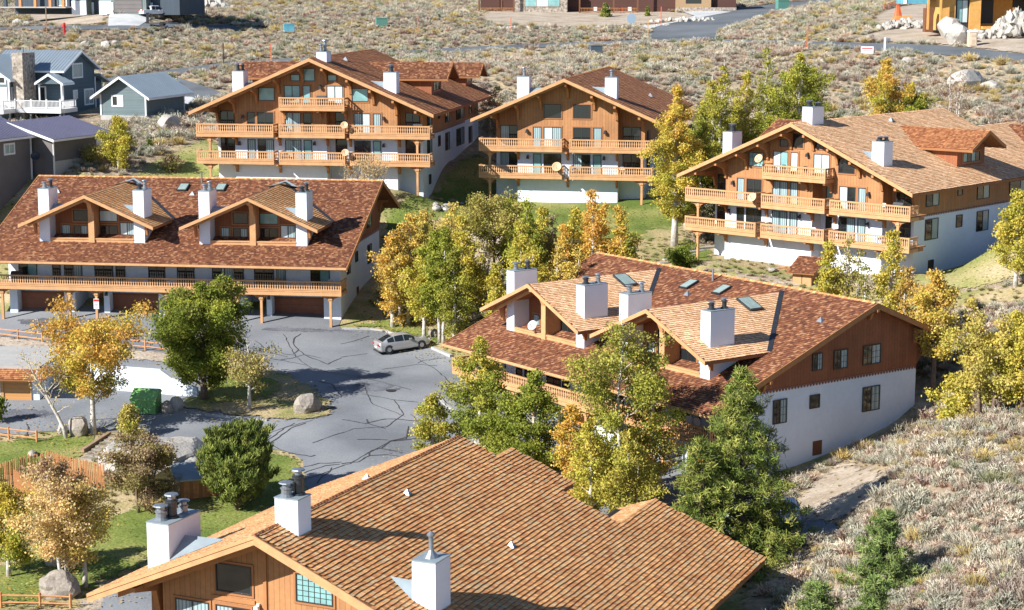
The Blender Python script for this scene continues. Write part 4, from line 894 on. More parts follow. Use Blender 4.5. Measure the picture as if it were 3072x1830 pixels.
patch('hill_lawn', D_((925, 520), (990, 478), (1060, 455), (1105, 395), (1165, 362), (1200, 400), (1260, 470), (1640, 470), (1680, 560), (1590, 585), (1420, 600), (1260, 560), (1100, 540), (1000, 550), (925, 590)), M['lawn_green'], .07, 1.2, 1)
patch('hill_dry_grass', D_((1540, 560), (1640, 545), (1700, 590), (1650, 640), (1560, 650)), M['dry_grass'], .11, 1.2, 1)
patch('grove_floor', D_((920, 600), (1000, 560), (1200, 560), (1280, 600), (1350, 640), (1250, 760), (1100, 800), (930, 770)), M['dirt'], .11, 1.2, 1)
patch('kerb_lawn', D_((835, 800), (900, 775), (1010, 778), (1075, 812), (1100, 868), (1035, 838), (935, 803)), M['lawn_green'], .12, 1.0, 1)
patch('wedge_lawn', D_((1058, 957), (1110, 940), (1150, 1010), (1105, 1000)), M['lawn_green'], .15, .8, 1)
patch('chalet_lawn', D_((1650, 605), (1745, 590), (1745, 645), (1660, 635)), M['lawn_green'], .07, 1.0, 1)
patch('chalet_lawn', D_((2190, 690), (2260, 660), (2380, 610), (2470, 590), (2560, 590), (2560, 660), (2440, 690), (2330, 715), (2230, 712)), M['lawn'], .09, 1.0, 1)
patch('bare_yard', D_((1690, 655), (1760, 650), (1930, 672), (1990, 700), (1900, 705), (1780, 690)), M['dirt'], .07, 1.0, 1)
patch('lower_lawn', D_((270, 1250), (420, 1200), (560, 1130), (640, 1095), (728, 1105), (745, 1150), (700, 1230), (520, 1330), (330, 1390), (215, 1450), (60, 1475), (-90, 1480), (-90, 1400), (60, 1350)), M['lawn_green'], .09, 1.0, 1)
patch('upper_lawn', D_((-90, 1075), (60, 1068), (160, 1052), (250, 1060), (250, 1090), (140, 1140), (0, 1165), (-90, 1160)), M['lawn_green'], .10, 1.0, 1)
patch('front_dirt', D_((-90, 1484), (120, 1480), (230, 1455), (330, 1430), (400, 1470), (300, 1600), (-90, 1650)), M['dirt'], .12, 1.0, 1)
patch('front_drive', D_((240, 1455), (330, 1425), (420, 1440), (380, 1600), (200, 1640)), M['asphalt'], .16, 1.0, 1)
patch('bank_dirt', D_((1915, 1230), (1960, 1180), (2020, 1130), (2090, 1110), (2190, 1160), (2150, 1215), (2060, 1260), (2000, 1290), (1940, 1280)), M['dirt'], .10, 1.0, 1)
patch('bank_dirt', D_((1860, 1365), (1930, 1330), (1990, 1335), (1960, 1400), (1860, 1450), (1800, 1484)), M['dirt'], .10, 1.0, 1)
patch('bank_lawn', D_((1905, 1165), (1950, 1140), (1985, 1140), (1960, 1165), (1915, 1185)), M['lawn_green'], .13, .8, 1)
# roads beyond
patch('main_road', D_((2160, -12), (2060, 0), (1985, 0), (1900, 8), (1780, 22), (1680, 40), (1605, 62), (1572, 84), (1578, 98), (1640, 103), (1740, 104), (1900, 109), (2100, 121), (2300, 136), (2600, 162), (2600, 148), (2400, 123), (2250, 109), (2000, 103), (1800, 99), (1752, 96), (1738, 84), (1768, 68), (1830, 50), (1930, 22), (2040, 0), (2200, -12)), M['asphalt_dark'], .10, 2.5, 1)
ribbon('back_road', D_((180, 208), (300, 192), (420, 176), (560, 158), (740, 145), (945, 131), (1060, 124), (1200, 117), (1350, 110), (1480, 106), (1590, 100)), 5.6, M['asphalt_dark'], .10)
ribbon('far_road', [at(x, y) for x, y in ((-40, 29), (38, 28.5), (90, 29), (150, 28), (200, 27.5), (235, 27))], 3.6, M['asphalt_dark'], .11)
patch('far_driveway', [at(x, y) for x, y in ((109, 15.5), (152, 15), (150, 20), (139, 26.5), (108, 26.5))], M['conc_pave'], .14, 1.5, 0)
patch('barn_driveway', [at(x / 7.298, y / 7.298) for x, y in ((1240, 560), (1300, 572), (1640, 690), (1520, 735), (1460, 745), (1330, 775), (1310, 690))], M['asphalt_dark'], .13, 1.5, 0)
patch('barn_apron', [at(x / 7.298, y / 7.298) for x, y in ((1322, 712), (1400, 716), (1462, 742), (1380, 768), (1325, 765))], M['conc_pave'], .17, 1.5, 0)
patch('far_yard', [at(x, y) for x, y in ((22, 11), (70, 8), (109, 15), (108, 26), (40, 27), (28, 18))], M['dirt'], .10, 2, 1)
patch('middle_yard', D_((1165, 40), (1190, 26), (1500, 24), (1660, 30), (1700, 40), (1640, 55), (1500, 64), (1300, 66), (1180, 60)), M['dirt'], .10, 2.5, 1)
patch('middle_drive', D_((1560, 66), (1640, 54), (1690, 40), (1660, 30), (1700, 26), (1780, 30), (1700, 45), (1612, 62), (1580, 72)), M['conc_pave'], .14, 2.0, 0)
patch('site_dirt', D_((2110, 55), (2160, 20), (2260, 8), (2400, -5), (2600, -5), (2600, 150), (2400, 122), (2250, 107), (2060, 100), (2100, 85), (2180, 70)), M['dirt'], .10, 2.0, 1)
BUILD_FP = []
for b, (x0, x1, y0, y1) in {'B': (-13, 13, 0, 36), 'B2': (-9.5, 9.5, 0, 30), 'D': (-13, 13, 0, 36), 'A': (-10, 17, 0, 29), 'C': (-18, 17.5, -16, 8), 'E': (-17, 16.5, -16, 8)}.items():
    NO_SHRUB.append(np.array([wpt(b, x, y, 0)[:2] for x, y in ((x0, y0), (x1, y0), (x1, y1), (x0, y1))])); BUILD_FP.append(NO_SHRUB[-1])

park = bpy.data.objects['parking_lot']
zp = lambda *pts: [at((540 + x / 1.808) / 3, (840 + y / 1.808) / 3) for x, y in pts]
M['asphalt_patch'] = ramp_mat('patched asphalt', [(.35, (.10, .105, .125)), (.5, (.135, .14, .16)), (.66, (.17, .175, .195))], .5, rough=.9, fine=(6, .2), bump=(20, .3, .01), ragged=1.0)
for pl in (zp((895, 560), (1000, 548), (1150, 565), (1235, 590), (1160, 618), (980, 615), (930, 590)), zp((395, 262), (560, 250), (800, 262), (1080, 280), (1040, 305), (860, 292), (640, 290), (430, 290)), [Q for Q in D_((-40, 1000), (60, 990), (150, 1000), (140, 1022), (40, 1025), (-40, 1020))], D_((0, 780), (150, 772), (380, 785), (300, 800), (100, 800))):
    patch('asphalt_patch', pl, M['asphalt_patch'], .078, 1.0, 2)
mh = MB(); q = at(391, 391.5); mh.lathe([(.42, .085), (.42, .10), (.36, .105)], (q.x, q.y, q.z), 20); mh.build('manhole_cover', M['metal_dark'], park)
def cracks():
    S = []; r = random.Random(4)
    def line(pts, w):
        P = [np.array(tuple(p)[:2]) for p in pts]; Q = []
        for a, b in zip(P[:-1], P[1:]):
            n = max(1, int(np.linalg.norm(b - a) / .5))
            for k in range(n): Q.append(a + (b - a) * k / n + np.array((r.uniform(-.07, .07), r.uniform(-.07, .07))))
        Q.append(P[-1]); z = hts(Q) + .085
        for i in range(len(Q) - 1):
            d = Q[i + 1] - Q[i]; d = d / (np.linalg.norm(d) + 1e-9); n = np.array((-d[1], d[0])) * w * r.uniform(.6, 1.2) / 2
            S.append([(*(Q[i] - n), z[i]), (*(Q[i + 1] - n), z[i + 1]), (*(Q[i + 1] + n), z[i + 1]), (*(Q[i] + n), z[i])])
    Q1 = lambda *p: [at(x / 7.298, (900 + y / 2.4326) / 3) for x, y in p]
    R5_ = lambda *p: [at((1024 + x / 2.4326) / 3, (500 + y / 2.4326) / 3) for x, y in p]
    Q3 = lambda *p: [at((1024 + x / 2.4326) / 3, (1220 + y / 2.4326) / 3) for x, y in p]
    for pts in (Q1((2200, 250), (2140, 290), (2140, 320), (2175, 370), (2140, 400)), Q1((2175, 370), (2220, 405), (2340, 430)), Q1((2010, 365), (2070, 400), (2150, 408)), Q1((2220, 405), (2130, 430), (2040, 445)), Q1((2220, 405), (2390, 475)), Q1((1960, 430), (2080, 450), (2230, 480)), Q1((2390, 475), (2491, 430)),
                Q1((2330, 600), (2420, 620), (2491, 700)), Q1((2390, 640), (2491, 650)), Q1((2400, 680), (2491, 720)), Q1((1950, 1060), (2060, 990), (2140, 930), (2230, 905)), Q1((1940, 1040), (2080, 940), (2150, 905)), Q1((2200, 1230), (2330, 1200), (2491, 1190)), Q1((2210, 1270), (2380, 1215), (2480, 1205)), Q1((2310, 1350), (2350, 1290), (2400, 1260), (2420, 1230)),
                Q1((1990, 1070), (2100, 1120), (2270, 1150), (2300, 1140)), Q1((190, 225), (290, 180), (370, 130)), Q1((80, 250), (220, 215), (290, 190)), Q1((290, 180), (300, 215), (500, 220)), Q1((300, 170), (500, 160)), Q1((700, 880), (860, 870)), Q1((190, 900), (210, 950), (200, 1000)),
                Q3((0, 425), (120, 410), (200, 365), (215, 325), (290, 310), (350, 260), (470, 240), (480, 190), (490, 150)), Q3((350, 260), (548, 238)), Q3((290, 310), (450, 345)), Q3((200, 365), (340, 355), (420, 370)), Q3((0, 100), (180, 130), (330, 95), (548, 110)), Q3((190, 100), (200, 130), (320, 165)), Q3((120, 245), (340, 250)),
                R5_((0, 1395), (190, 1370)), R5_((560, 1440), (600, 1420), (760, 1400)), R5_((0, 1300), (120, 1270), (200, 1240)), R5_((300, 1484), (560, 1448), (700, 1460))):
        line(pts, .11)
    Dd = lambda *p: [dpx(*q) for q in p]
    for pts in (Dd((690, 815), (720, 870), (760, 900), (880, 920), (1000, 950)), Dd((880, 960), (960, 975), (1090, 990)), Dd((960, 975), (980, 1010), (940, 1040), (860, 1045), (760, 1080)), Dd((1000, 1010), (1040, 1050)), Dd((620, 830), (660, 860), (700, 870)), Dd((740, 1170), (850, 1130), (950, 1075), (1005, 1060)),
                Dd((640, 1060), (700, 1040), (760, 1025)), Dd((1010, 870), (1060, 900), (1095, 935)), Dd((880, 930), (905, 985), (985, 1015))):
        line(pts, .07)
    quads_obj('crack_sealant', S, M['crack'], park, 'stuff')
cracks()
def kerb(name, pts, w=.22, hh=.10, parent=None, m='concrete'):
    P = [np.array(tuple(p)[:2]) for p in pts]; mb = MB()
    for a, b in zip(P[:-1], P[1:]):
        za, zb = h(*a), h(*b); mb.beam((a[0], a[1], za + hh / 2 + .05), (b[0], b[1], zb + hh / 2 + .05), w, hh + .1)
    o = mb.build(name, M[m], parent); o['kind'] = 'structure'; return o
kerb('kerb', D_((832, 802), (900, 803), (940, 808), (1035, 845)))
kerb('kerb', D_((1052, 850), (1098, 870)), .3, .16)
kerb('kerb', D_((500, 1012), (600, 1022), (650, 1026)))
kerb('kerb', D_((1060, 958), (1080, 985), (1105, 1003)))

# ------------------------------------------------------------------ small built things
def frame_at(name, px, py, rz, label, cat, group=None, Y=None):
    p = Vector(at_y(px, py, Y)) if Y else at(px, py)
    return empty(name, p, math.radians(rz), label, cat, group)
def rock_mesh(sx, sy, sz, seed, sub=3, rough=.22):
    import bmesh
    bm = bmesh.new(); bmesh.ops.create_icosphere(bm, subdivisions=sub, radius=1); r = random.Random(seed)
    from mathutils import noise
    off = Vector((r.uniform(-50, 50), r.uniform(-50, 50), r.uniform(-50, 50)))
    pl = [Vector((r.gauss(0, 1), r.gauss(0, 1), r.gauss(.2, .8))).normalized() for _ in range(9)]
    for v in bm.verts:
        p = v.co.normalized(); k = 1 + rough * noise.fractal(p * 1.3 + off, .9, 2.1, 4)
        for n in pl:
            d = p.dot(n) * k
            if d > .82: k *= .82 / d * 1.0
        v.co = p * k
        v.co.x *= sx; v.co.y *= sy; v.co.z *= sz
    me = bpy.data.meshes.new('boulder'); bm.to_mesh(me); bm.free(); return me
def boulder(p, sx, sy, sz, label, seed, m='rock', group='boulders', rz=None, sink=.3, name='boulder', sub=3):
    me = rock_mesh(sx, sy, sz, seed, sub); me.materials.append(M[m]); o = bpy.data.objects.new(name, me); COL.objects.link(o)
    o.location = (p[0], p[1], p[2] + sz * (1 - sink) * .9); o.rotation_euler = (0, 0, rz if rz is not None else seed * 1.3); return tag(o, label, 'boulder', group)
Q1p = lambda x, y: at(x / 7.298, (900 + y / 2.4326) / 3)
boulder(Q1p(2250, 825), 1.25, .9, .95, 'brown granite boulder alone on the tip of the grass island', 3, group=None)
boulder(Q1p(1225, 825), .55, .6, .65, 'low brown boulder touching the green dumpster', 5, group='boulders beside the dumpster')
boulder(Q1p(1285, 812), .65, .6, .75, 'grey boulder between the brown one and the island grass', 8, 'rock_light', 'boulders beside the dumpster')
boulder(Q1p(580, 985), .95, .8, .95, 'round grey boulder between the leaning bare tree and the orange aspen', 11, group=None)
boulder(Q1p(455, 975), .45, .4, .5, 'small pale boulder half hidden by the leaning bare trunk', 13, 'rock_light', None)
boulder(Q1p(1150, 1240), 4.0, 3.4, 1.45, 'huge pale bedrock outcrop behind the purple-leaved bush', 17, 'rock_light', None, .3, .35, 'rock_outcrop', 4)
boulder(Q1p(860, 1230), 1.3, 1.6, 1.3, 'smooth pale rock shoulder at the left of the outcrop', 19, 'rock_light', None)
boulder(Q1p(1370, 1285), 1.3, 1.5, .9, 'fractured pale rock between outcrop and log shed', 23, 'rock_light', None)
boulder(Q1p(905, 1045), .35, .3, .25, 'small flat white stone above the outcrop', 24, 'rock_light', None)
Q2p = lambda x, y: at(x / 7.298, (1220 + y / 2.4326) / 3)
boulder(Q2p(440, 1385), 1.35, .95, .95, 'dark shaded boulder under the yellow aspen by the rail fence', 29, group=None)
boulder(Q2p(390, 1160), .6, .5, .5, 'pale rock glimpsed between the two lawn aspens', 31, 'rock_light', None)
boulder(Q1p(240, 1140), .6, .4, .3, 'grey stone lying on the shaded upper lawn', 33, group=None)
R5p = lambda x, y: at((1024 + x / 2.4326) / 3, (500 + y / 2.4326) / 3)
for i, (x, y, s) in enumerate(((688, 290, .5), (775, 297, .5), (698, 320, .6), (760, 326, .5), (735, 300, .3), (880, 275, .3))):
    boulder(R5p(x, y), s, s * .8, s * .6, ['left upper stone of the pale cluster on the hill lawn', 'right upper stone of the pale cluster on the hill lawn', 'left lower stone of the pale cluster on the hill lawn', 'right lower stone of the pale cluster on the hill lawn', 'small middle stone of the pale cluster on the hill lawn', 'single small stone right of the pale cluster on the hill lawn'][i], 40 + i, 'rock_light', 'stones on the hill lawn', sub=2)
boulder(R5p(675, 1240), .6, .5, .5, 'grey boulder at the foot of the kerbside aspens', 50, group=None)
U_ = lambda x, y: at(x / 12.365, y / 12.365)
for x, y, s, sd, lb in ((1060, 580, 1.1, 61, 'bluish pale boulder in the sage near the far road'), (1310, 595, 1.3, 62, 'long tan boulder in the sage behind the blue garage'), (1420, 545, .7, 63, 'small tan boulder in the sage above the long one'), (2080, 1470, 1.9, 64, 'lichen-pale boulder heap beside the blue garage'), (215, 315, 1.2, 65, 'white rocks beside the far road at top left'), (340, 320, .9, 66, 'white rock near the tall pole at top left')):
    q = Vector(at_y(168, 121, 229)) if sd == 64 else U_(x, y); q.z = h(q.x, q.y); boulder(q, s, s * .7, s * .6, lb, sd, 'rock_light', None)
V_ = lambda x, y: at((2600 + x / 5.2797) / 3, y / 15.839)
boulder(V_(1330, 590), 2.3, 1.9, 2.0, 'big rounded tan boulder in front of the unfinished house', 71, 'rock_light', None)
boulder(V_(1460, 700), 2.0, 1.7, 1.9, 'pale grey boulder touching the portable toilet', 72, 'rock_light', None)
boulder(V_(1560, 1400), 3.0, 1.9, 1.6, 'large smooth pale boulder in the sage at right', 73, 'rock_light', None)
boulder(V_(1960, 1430), 1.6, 1.1, .8, 'grey-white low boulder in the sage at far right', 74, 'rock_light', None)
boulder(V_(650, 990), .9, .7, .5, 'small white boulder in sage above the orange aspen', 75, 'rock_light', None)
boulder(V_(60, 640), 1.0, .7, .6, 'cut tan rock beside the road at the building site', 76, 'rock', None)
for i, (cx, cy, wx_, n, lb) in enumerate(((560, 430, 3.6, 26, 'left rubble pile'), (880, 440, 2.4, 12, 'mid rubble pile'))):
    S = MB()
r_ = random.Random(5)
def rubble(name, cx, cy, wx_, wy, n, hz, label, m='rock_light', f=V_, smin=.25, smax=.7):
    p = Vector(at_y((2600 + cx / 5.2797) / 3, cy / 15.839, 284)) if f is V_ and cx > 1800 else f(cx, cy); p.z = h(p.x, p.y) if f is V_ and cx > 1800 else p.z; import bmesh
    bm = bmesh.new()
    for i in range(n):
        a = r_.uniform(-1, 1); b_ = r_.uniform(-1, 1); s = r_.uniform(smin, smax); k = max(0, 1 - a * a - b_ * b_ * .5)
        g = bmesh.ops.create_icosphere(bm, subdivisions=1, radius=s); X, Y = p.x + a * wx_, p.y + b_ * wy
        for v in g['verts']: v.co = Vector((v.co.x * r_.uniform(.7, 1.2) + X - p.x, v.co.y * r_.uniform(.7, 1.1) + Y - p.y, v.co.z * r_.uniform(.6, .9) + h(X, Y) - p.z + k * hz * r_.uniform(.3, 1)))
    me = bpy.data.meshes.new(name); bm.to_mesh(me); bm.free(); me.materials.append(M[m]); o = bpy.data.objects.new(name, me); COL.objects.link(o); o.location = p
    return tag(o, label, 'rock pile', None, 'stuff')
rubble('rubble_pile', 560, 450, 5.0, 2.5, 70, 1.5, 'pile of grey rubble under the orange site fencing')
rubble('rubble_pile', 880, 455, 3.5, 1.6, 30, .8, 'low spread of grey rubble right of the larger pile')
rubble('rubble_pile', 2370, 400, 3.6, 4.0, 120, 4.4, 'tall bank of grey rocks at the right edge by the unfinished house', smin=.3, smax=.9)
rubble('rubble_pile', 1960, 440, 5.5, 2.0, 70, 1.4, 'row of pale rocks along the unfinished house terrace', smin=.3, smax=.8)
DdP = lambda x, y: dpx(x, y)
rubble('rock_border', 1400, 68, 17, .8, 90, .1, 'line of white stones edging the middle house yard', f=DdP, smin=.2, smax=.45)
rubble('rock_border', 1660, 52, 6, 2.4, 45, .6, 'tumbled stones around the middle house corner planting', f=DdP, smin=.3, smax=.7)
rubble('rubble_pile', 520, 22, 5, 3, 35, 1.6, 'pale boulder heap in the sage right of the top-left house', f=DdP, smin=.5, smax=1.2)

# rail fences: posts and rails are parts of one fence
def rail_fence(pts, label, n_rails=2, hh=1.0, r=.055):
    P = [Vector(p) for p in pts]; root = empty('rail_fence', P[0], 0, label, 'fence', 'split rail fences')
    for i, p in enumerate(P):
        m = MB(); q = p - P[0]; m.tube([(q.x, q.y, q.z - .2), (q.x, q.y, q.z + hh)], r * 1.5, 6); m.build('post', M['fence'], root)
        if i:
            o = P[i - 1] - P[0]
            for k, z in enumerate((.38, .82)[:n_rails]):
                m = MB(); m.tube([(o.x, o.y, o.z + z + r_.uniform(-.03, .03)), (q.x, q.y, q.z + z + r_.uniform(-.03, .03))], r, 6); m.build('rail', M['fence'], root)
    return root
Gp = lambda x, y: at(x / 18.69, (840 + y / 6.23) / 3)
rail_fence([Gp(-420, 1010), Gp(-60, 1075), Gp(340, 1125), Gp(795, 1180), Gp(1255, 1190), Gp(1560, 1205), Gp(1960, 1240), Q1p(1062, 372), Q1p(1240, 392)], 'long split rail fence along the upper edge of the drive below the garages')
rail_fence([Q1p(-180, 985), Q1p(66, 1020), Q1p(270, 1045)], 'short split rail fence beside the lower parking at left edge')
rail_fence([Q2p(-260, 1455), Q2p(10, 1470), Q2p(295, 1475), Q2p(517, 1484)], 'split rail fence at bottom left corner in front of the dark boulder')

def palisade():
    pts = [Q2p(-220, 640), Q2p(0, 520 + 90), Q2p(120, 470 + 90), Q2p(260, 430 + 90), Q2p(380, 430 + 80), Q2p(560, 470 + 90), Q2p(700, 500 + 90), Q2p(775, 620)]
    root = empty('stake_fence', pts[0], 0, 'curved fence of thin vertical wooden stakes behind the lawn aspens', 'fence'); o0 = pts[0]
    base = bpy.data.meshes.new('stake'); m = MB(); m.tube([(0, 0, -.2), (0, 0, 1.75), (0, 0, 1.85)], [.05, .045, .01], 5); st0 = m.build('stake', M['fence'], root)
    first = True
    for a, b in zip(pts[:-1], pts[1:]):
        n = int((b - a).length / .17)
        for k in range(n):
            p = a.lerp(b, k / n); p.z = h(p.x, p.y) - o0.z
            st = st0 if first else st0.copy()
            if not first: COL.objects.link(st)
            st.location = (p.x - o0.x, p.y - o0.y, p.z + r_.uniform(-.12, .1)); st.rotation_euler = (r_.uniform(-.03, .03), r_.uniform(-.03, .03), 0); first = False
    a0, b0 = Q2p(110, 640), Q2p(330, 760)
    for k in range(int((b0 - a0).length / .17)):
        p = a0.lerp(b0, k * .17 / (b0 - a0).length); st = st0.copy(); COL.objects.link(st); st.location = (p.x - o0.x, p.y - o0.y, h(p.x, p.y) - o0.z)
palisade()

# dumpster
p = Q1p(1040, 845); p2 = Q1p(1160, 800)
root = empty('dumpster', Q1p(955, 838), math.radians(-10), 'green steel dumpster with sloping lid beside two boulders', 'dumpster')
w = 1.9
root.scale = (1.08, 1.08, 1.2)
m = MB(); m.prism([(0, .12), (1.25, .12), (1.25, 1.35), (.95, 1.55), (0, 1.0)], 'x', 0, w)
m.box(-.04, w + .04, -.05, -.001, .95, 1.02); m.box(-.03, w + .03, -.03, -.001, .5, .56); m.box(-.04, w + .04, -.04, -.0, .12, .2)
for x in (.0, .42, .85, 1.28, w - .06): m.box(x, x + .06, -.04, -.001, .2, .5)
m.build('bin_body', M['green_paint'], root)
m = MB(); m.prism([(-.06, 1.0), (.95, 1.57), (1.3, 1.36), (1.3, 1.44), (.95, 1.64), (-.06, 1.08)], 'x', -.05, w + .05); m.build('lid', mat('light green lid', (.20, .43, .13), .5, noise=2, noise_amt=.15), root)
for x in (.3, .75, 1.2): m = MB(); m.box(x, x + .03, -.03, -.002, .7, .76); m.build('bolt', M['black'], root)
m = MB(); m.box(w, w + .1, .3, .9, .55, .65); m.build('fork_pocket', M['green_paint'], root)

# white carport/garage at the left edge, and its long wall
z0 = h(*Q1p(290, 735)[:2]); c = Q1p(290, 735); cz = c.z
root = empty('flat_garage', c, math.radians(-4), 'flat-roofed white garage with wooden door and shingled awning at left edge', 'garage')
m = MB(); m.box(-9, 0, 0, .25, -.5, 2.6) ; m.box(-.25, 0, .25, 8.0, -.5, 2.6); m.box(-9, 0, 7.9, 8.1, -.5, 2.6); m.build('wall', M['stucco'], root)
m = MB(); m.box(-9.1, .12, -.05, 8.3, 2.603, 2.8); m.build('roof_slab', M['concrete'], root)
aw = MB(); aw.cur = (.16, .07, .03, 1); aw.prism([(-1.2, 1.95), (.3, 2.75), (.3, 2.6), (-1.2, 1.82)], 'x', -9, .75); awo = aw.build('awning', M['soffit'], root)
s_ = math.hypot(1.5, .8); shakes(awo, (0, -1.2, 1.97), (1, 0, 0), (0, 1.5 / s_, .8 / s_), [(-9, 0), (.75, 0), (.75, s_), (-9, s_)], 'mid', seed=9)
d = MB()
for k in range(5): d.box(-2.9, -.75, -.05 - .0, -.002, .05 + k * .33, .36 + k * .33)
gd = d.build('garage_door', mat('honey cedar door', (.58, .28, .09), .7, stripes=('Z', .11, .2, .4)), root)
m = MB(); m.box(-3.15, -2.9, -.12, -.002, -.3, 2.0); m.box(-.73, -.62, -.1, -.002, -.3, 2.0); m.build('post', M['timber'], root)
wl = MB(); a, b = Q1p(560, 640), Q1p(1445, 712); a.z = cz; d = (b - a); L_ = Vector((d.x, d.y, 0)).length
root = empty('white_wall', (a.x, a.y, cz), math.atan2(d.y, d.x), 'long white stucco retaining wall behind the orange aspen and big green tree', 'wall')
wl.prism([(0, -1), (L_, -1), (L_, 1.0), (L_ - 2.2, 1.7), (L_ - 3.2, 2.35), (0, 2.5)], 'y', -.15, .15); wl.build('wall', M['stucco'], root)


# stone steps by the outcrop
st = empty('stone_steps', Q1p(700, 1170), math.radians(-38), 'rustic stone and timber steps descending beside the outcrop', 'steps'); zb = Q1p(700, 1170); 
for i in range(8):
    a = Q1p(690 + i * 26, 1170 - i * 22); m = MB(); q = a - zb; m.box(-1.0, 1.0, -.35, .35, -.25, .16); o = m.build('step', M['rock'], st)
    R = Matrix.Rotation(-math.radians(-38), 3, 'Z') @ Vector((q.x, q.y, 0)); o.location = (R.x, R.y, q.z); o.rotation_euler = (0, 0, math.radians(10))
for s in (0, 1):
    a, b = (Q1p(600 + 300 * s, 1120 - 30 * s), Q1p(800 + 130 * s, 990)); m = MB(); m.beam((a.x, a.y, a.z + .15), (b.x, b.y, b.z + .15), .3, .35); o = m.build('timber_edge', M['old_wood']); o.parent = st; o.matrix_parent_inverse = Matrix.Translation(st.location).to_4x4().inverted() if False else (Matrix.Translation(zb) @ Matrix.Rotation(math.radians(-38), 4, 'Z')).inverted()
st2 = empty('timber_steps', dpx(1640, 640), math.radians(30), 'timber-edged garden steps left of the right-hand chalet', 'steps'); zb = dpx(1640, 640)
for i in range(5):
    m = MB(); m.box(-1.3, 1.3, -.25, .25, 0, .2); o = m.build('step', M['concrete'], st2); q = dpx(1620 + i * 22, 642 - i * 9) - zb; R = Matrix.Rotation(-math.radians(30), 3, 'Z') @ Vector((q.x, q.y, 0)); o.location = (R.x, R.y, q.z)

# log shed with tarpaulin-grey roof near the outcrop
p = Q1p(1320, 1470)
root = empty('plank_shed', p, math.radians(18), 'small plank shed with grey sheet roof between outcrop and juniper', 'shed')
m = MB(); m.box(0, 3.0, 0, 2.2, -.4, 1.5); bd = m.build('wall', M['old_wood'], root)
for k in range(14):
    m = MB(); m.box(.01 + k * .213, .2 + k * .213, -.04, -.001, -.3, 1.48); m.build('plank', M['fence'] if k % 3 else M['timber_b'], root)
m = MB(); m.prism([(-.3, 1.45), (2.5, 2.0), (2.5, 2.1), (-.3, 1.55)], 'x', -.4, 3.3); m.build('roof', M['flash'], root)
m = MB(); m.tube([(1.5, 1.5, 1.8), (1.5, 1.5, 2.6)], .07, 8); m.build('vent_pipe', M['metal'], root)
# trash/tool shed below the right chalet
p = at((2048 + 870 / 2.4326) / 3, (500 + 862 / 2.4326) / 3)
root = empty('tool_shed', p, math.radians(-30), 'little brown shed with shingle roof in front of the right-hand chalet', 'shed')
m = MB(); m.box(-.9, .9, 0, 1.8, -.5, 1.15); m.build('wall', M['siding'], root)
for x in (-.45, .45): m = MB(); m.box(x - .4, x + .4, -.04, -.002, -.3, 1.05); m.build('door', M['timber'], root)
r = MB(); r.cur = (.16, .07, .03, 1); r.prism([(-.5, 1.1), (2.3, 2.2), (2.3, 2.08), (-.5, 1.0)], 'x', -1.3, 1.3); rf = r.build('roof', M['soffit'], root)
s_ = math.hypot(2.8, 1.1); shakes(rf, (0, -.5, 1.11), (1, 0, 0), (0, 2.8 / s_, 1.1 / s_), [(-1.3, 0), (1.3, 0), (1.3, s_), (-1.3, s_)], 'dark', seed=91)
# planks and slabs near it
for i, (x, y, l, a) in enumerate(((740, 745, 3.2, 10), (800, 738, 2.6, 4))):
    q = at((2048 + x / 2.4326) / 3, (500 + y / 2.4326) / 3); m = MB(); m.box(-l / 2, l / 2, -.15, .15, 0, .12); o = m.build('plank', M['fence']); o.location = q; o.rotation_euler = (0, 0, math.radians(a)); tag(o, ('longer' if i == 0 else 'shorter') + ' loose plank on bare earth below the right-hand chalet', 'plank', 'planks by the tool shed')
q = at((2048 + 650 / 2.4326) / 3, (500 + 762 / 2.4326) / 3); boulder(q, .7, .5, .2, 'flat white slab on the bare earth near the tool shed', 95, 'rock_light', None, sub=2)

# ------------------------------------------------------------------ blue and grey houses
def gable_house(root, x0, x1, y0, y1, zt, rise, axis, wallm, roofm, over=.5, zb=-2, trim='trim_white', hip=False):
    """box with a gable roof, ridge along the axis"""
    m = MB()
    if axis == 'y': xm = (x0 + x1) / 2; m.prism([(x0, zb), (x1, zb), (x1, zt), (xm, zt + rise), (x0, zt)], 'y', y0, y1)
    else: ym = (y0 + y1) / 2; m.prism([(y0, zb), (y1, zb), (y1, zt), (ym, zt + rise), (y0, zt)], 'x', x0, x1)
    m.build('wall', M[wallm], root)
    a0, a1 = (x0, x1) if axis == 'y' else (y0, y1); b0, b1 = (y0, y1) if axis == 'y' else (x0, x1); am = (a0 + a1) / 2; sl = rise / (am - a0)
    r = MB(); t = MB()
    for s, e in ((-1, a0 - over), (1, a1 + over)):
        ze = zt - sl * over
        r.prism([(am, zt + rise + .22), (e, ze + .22), (e, ze + .06), (am, zt + rise + .06)], axis, b0 - over, b1 + over)
        n = int((b1 - b0 + 2 * over) / .45)
        for k in range(n + 1):      # standing seams
            q = b0 - over + k * .45; r.prism([(am, zt + rise + .27), (e, ze + .27), (e, ze + .221), (am, zt + rise + .221)], axis, q, q + .04)
        for bb in ((b0 - over - .05, b0 - over - .001), (b1 + over + .001, b1 + over + .05)): t.prism([(am, zt + rise + .2), (e, ze + .2), (e, ze - .08), (am, zt + rise - .08)], axis, *bb)
        lo_, hi_ = sorted((e, e + s * .05))
        if axis == 'y': t.box(lo_, hi_, b0 - over, b1 + over, ze - .04, ze + .18)
        else: t.box(b0 - over, b1 + over, lo_, hi_, ze - .04, ze + .18)
    ro = r.build('roof', M[roofm], root); t.build('fascia', M[trim], ro); return ro
def corner_boards(root, pts, z0, z1):
    for x, y in pts: m = MB(); m.box(x - .09, x + .09, y - .09, y + .09, z0, z1); m.build('corner_board', M['trim_white'], root)
